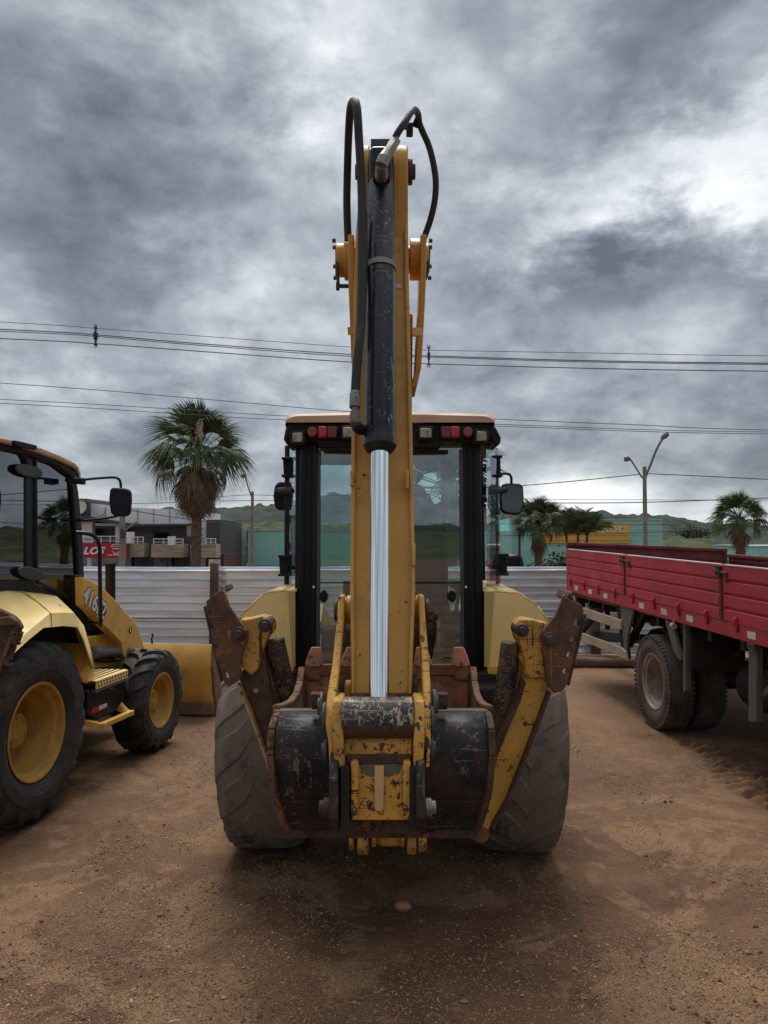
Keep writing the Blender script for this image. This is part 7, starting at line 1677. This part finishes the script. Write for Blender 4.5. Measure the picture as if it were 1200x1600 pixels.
# ------------------------------------------------------------------ shrubs and trees
M_bush = leaf_mat('shrub_leaf', (0.035, 0.052, 0.024), (0.060, 0.082, 0.036))
def bush(name, label, cat, x, y, w_, h, d, seed, n=1600, lf=0.09, trunk=True, group=None):
    r = np.random.default_rng(seed); t = thing(name, label, cat, (x, y, 0), group)
    cl = r.normal(0, 1, (26, 3)); cl /= np.linalg.norm(cl, axis=1)[:, None]; cl *= r.uniform(0.35, 0.85, (26, 1)); k = r.integers(0, 26, n)
    p = cl[k] + r.normal(0, 0.20, (n, 3)); p[:, 0] *= w_ / 2; p[:, 1] *= d / 2; p[:, 2] = p[:, 2] * h * 0.45 + h * 0.58; p[:, 2] = np.maximum(p[:, 2], 0.02)
    a = r.normal(0, 1, (n, 3)); a /= np.linalg.norm(a, axis=1)[:, None]; b2 = np.cross(a, r.normal(0, 1, (n, 3))); b2 /= np.linalg.norm(b2, axis=1)[:, None]
    s = lf * r.uniform(0.6, 1.3, (n, 1)); v = np.stack([p - a * s, p + b2 * s * 0.5, p + a * s, p - b2 * s * 0.5], 1).reshape(-1, 3) + np.array([x, y, 0])
    o = fast_mesh('crown', v, np.arange(n * 4).reshape(-1, 4), [M_bush], False); put_parent(o, t)
    mb = MB()
    for i in range(5): q = cl[i] * np.array([w_ / 2, d / 2, h * 0.4]) * 0.7 + np.array([x, y, h * 0.55]); mb.tube([(x, y, 0), ((x + q[0]) / 2, (y + q[1]) / 2, q[2] * 0.55), tuple(q)], [0.07 * h / 2, 0.05 * h / 2, 0.02], 6)
    obj('trunk', mb, M_trunk, t); return t
k = P(905, 875, 20)
bush('shrub', 'dark dense shrub topping the fence left of the red truck tail', 'shrub', k.x, 20, 2.6, 1.75, 1.2, 3, 7000, 0.06)
for i, (u, Y, w_, h, lab) in enumerate(((362, 58, 4.6, 2.9, 'dark round tree at the foot of the hillside right of the office building'), (378, 66, 3.6, 2.4, 'smaller dark tree beside the turquoise hall, further up the pasture'), (1085, 130, 7, 4.2, 'lone dark tree on the pasture right of the sign hall'))):
    bush('field_tree', lab, 'tree', P(u, 880, Y).x, Y, w_, h, w_, 20 + i, 2600, 0.16)

# ------------------------------------------------------------------ poles and lines
M_conc = surf('concrete_pole', (0.22, 0.20, 0.18), 0.85, var=0.15, streak=0.2); M_lampg = surf('grey_lamp_housing', (0.14, 0.14, 0.14), 0.5)
def pole(name, label, cat, u, vtop, Y, r, arms=(), heads=(), group=None, mat=None):
    c = P(u, vtop, Y); t = thing(name, label, cat, (c.x, Y, 0), group); obj('pole_shaft', MB().tube([(c.x, Y, 0), (c.x, Y, c.z)], [r * 1.3, r], 14), mat or M_conc, t)
    for pts, rr in arms: obj('lamp_arm', MB().tube(smooth_path([P(a, b_, Y) for a, b_ in pts], 4), rr, 8), M_lampg, t)
    for (a, b_) in heads:
        p, q = P(*a, Y), P(*b_, Y); mb = MB(); n = 8; vs = []; 
        mb.tube([p, p.lerp(q, 0.15), p.lerp(q, 0.6), p.lerp(q, 0.95), q], [0.04, 0.10, 0.15, 0.11, 0.02], 12); obj('lamp_head', mb, M_lampg, t)
    return t
pole('street_lamp', 'tall concrete lamp post with one long and one short curved arm above the red truck', 'street lamp', 1007, 729, 38, 0.095,
     [([(1007, 752), (1010, 742), (1018, 722), (1026, 702), (1035, 686)], 0.06), ([(1004, 747), (998, 738), (990, 725), (984, 717)], 0.04)], [((1033, 686), (1044, 677)), ((985, 717), (975, 717))])
pole('street_lamp', 'slender lamp post left of the cab with one arm slanting up to the left', 'street lamp', 394.5, 768, 40, 0.075, [([(394, 778), (389, 765), (383, 745)], 0.035)], [((383, 746), (379, 741))])
t = pole('utility_pole', 'old concrete utility pole standing in front of the red shop sign', 'utility pole', 191.5, 800, 36, 0.125)
obj('stay', MB().tube([P(191, 832, 35.9), P(214, 815, 35.9)], 0.045, 6), M_conc, t); 
mb = MB()
for v in (828, 833, 838): mb.cyl(P(188, v, 35.8), P(196, v + 1, 35.8), 0.05, 8)
obj('insulator_rack', mb, B_dark, t)
t = pole('meter_post', 'thin weathered post with a small dark box behind the fence by the cab mirror', 'post', 811.5, 832, 26, 0.04, mat=MT['wood_post'])
obj('meter_box', MB().box(P(810.5, 870, 25.9), (0.12, 0.1, 0.16)), B_dark, t)
M_wire = surf('overhead_wire', (0.035, 0.037, 0.040), 0.6, bump=0)
def wire(label, pts, Y, r, group='overhead wires across the yard'):
    us = [p[0] for p in pts]
    ext = [( -900, pts[0][1] + (pts[0][1] - pts[1][1]) / (pts[1][0] - pts[0][0]) * 900 * 0.8)] + list(pts) + [(2100, pts[-1][1] + (pts[-1][1] - pts[-2][1]) / (pts[-1][0] - pts[-2][0]) * 900 * 0.6)]
    o = obj('power_line', MB().tube(smooth_path([P(u, v, Y) for u, v in ext], 8), r, 6), M_wire); return tag(o, label, 'wire', group)
G1 = 'four upper overhead wires held by spacers'; G2 = 'lower overhead wires passing behind the cab'
wire('topmost thin overhead wire, above the spacers clipped wires', [(0, 503), (149, 513), (300, 524), (545, 542), (670, 547), (900, 551), (1200, 556)], 18, 0.007, G1)
wire('second overhead wire from the top, the upper of the close thick pair', [(0, 514.5), (149, 523), (300, 536), (545, 553.5), (670, 556), (900, 563), (1200, 567.5)], 18.1, 0.012, G1)
wire('third overhead wire from the top, the lower of the close thick pair', [(0, 517.5), (149, 525.5), (300, 538.5), (545, 556.5), (670, 558), (900, 565), (1200, 569.5)], 18.3, 0.010, G1)
wire('fourth overhead wire from the top, at the foot of the spacers', [(0, 529), (149, 537), (300, 548), (545, 565.5), (670, 568.5), (900, 575), (1200, 580)], 18, 0.011, G1)
wire('single overhead wire just above the big palm top', [(0, 598.5), (300, 622), (545, 643), (780, 655), (1000, 664), (1200, 672)], 22, 0.010, G2)
wire('upper of the two wires brushing the big palm top', [(0, 624), (300, 641), (450, 650), (780, 663), (1000, 671), (1200, 675)], 24, 0.010, G2)
wire('lower of the two wires brushing the big palm top', [(0, 630), (300, 648), (450, 656), (780, 666), (1000, 674), (1200, 678)], 24.2, 0.010, G2)
def span(label, pts, Y0, Y1, r):
    n = len(pts) - 1; o = obj('power_line', MB().tube(smooth_path([P(u, v, Y0 + (Y1 - Y0) * i / n) for i, (u, v) in enumerate(pts)], 6), r, 6), M_wire); return tag(o, label, 'wire', 'thin low wires near the skyline')
span('sloping wire from behind the cab mirror up to the double lamp post', [(500, 775), (700, 766), (850, 756), (1000, 741)], 38, 38, 0.022)
span('wire running right from the double lamp post, dipping slightly', [(1010, 740), (1100, 744), (1300, 754), (1600, 770)], 38, 38, 0.022)
span('almost level wire crossing the double lamp post at mid height', [(700, 781), (830, 785.5), (1000, 785), (1200, 778), (1500, 768)], 36, 36, 0.022)
span('faint level wire over the truck just above the mid height wire', [(700, 776), (850, 780), (1000, 781), (1200, 781), (1500, 779)], 44, 44, 0.014)
span('wire crossing the letters of the ochre sign panel', [(700, 838), (860, 836), (950, 834), (1030, 831), (1200, 822), (1400, 812)], 34, 34, 0.016)
span('wire along the top of the ochre sign panel', [(700, 818), (860, 819), (950, 819), (1100, 820.5), (1300, 822)], 34.5, 34.5, 0.012)
span('heavy wire sagging past the office roof and through the big palm', [(-100, 763), (130, 782), (220, 800), (300, 812), (345, 815), (395, 812)], 30, 40, 0.020)
span('thin wire right above the office roof to the slender lamp post', [(-100, 770), (130, 784), (250, 786), (345, 776), (394, 773)], 36, 40, 0.014)
span('thin wire from the slender lamp post towards the cab', [(394, 773), (420, 774), (460, 776), (500, 778)], 40, 40, 0.016)
span('lower thin wire from the slender lamp post towards the cab', [(345, 783), (394, 782), (460, 782), (520, 782)], 40, 40, 0.016)
# wire spacers
for u, v0, v1, lab in ((149.5, 510, 540, 'chain of dark insulators clipping the wires together at the left'), (670, 542, 571, 'short insulator spacer clipping the wires together right of the digging arm')):
    mb = MB(); Y = 17.9; n = 7; 
    for i in range(n):
        v = v0 + (v1 - v0) * (i + 0.5) / n; c = P(u, v, Y); r_ = (0.045, 0.030, 0.065, 0.075, 0.055, 0.030, 0.045)[i] * (1.0 if u < 300 else 0.62)
        mb.lathe([(-0.03, 0.001), (-0.03, r_ * 0.6), (0, r_), (0.03, r_ * 0.6), (0.03, 0.001)], c, (0, 0, 1), 12)
    mb.tube([P(u, v0, Y), P(u, v1, Y)], 0.016, 6)
    for v in (v0, v1):
        c = P(u, v, Y)
        for k_ in range(10): a, b_ = 2 * math.pi * k_ / 10, 2 * math.pi * (k_ + 1) / 10; mb.cyl(c + Vector((0.035 * math.cos(a), 0, 0.045 * math.sin(a))), c + Vector((0.035 * math.cos(b_), 0, 0.045 * math.sin(b_))), 0.009, 5)
    o = obj('wire_spacer', mb, M_wire); tag(o, lab, 'wire spacer')
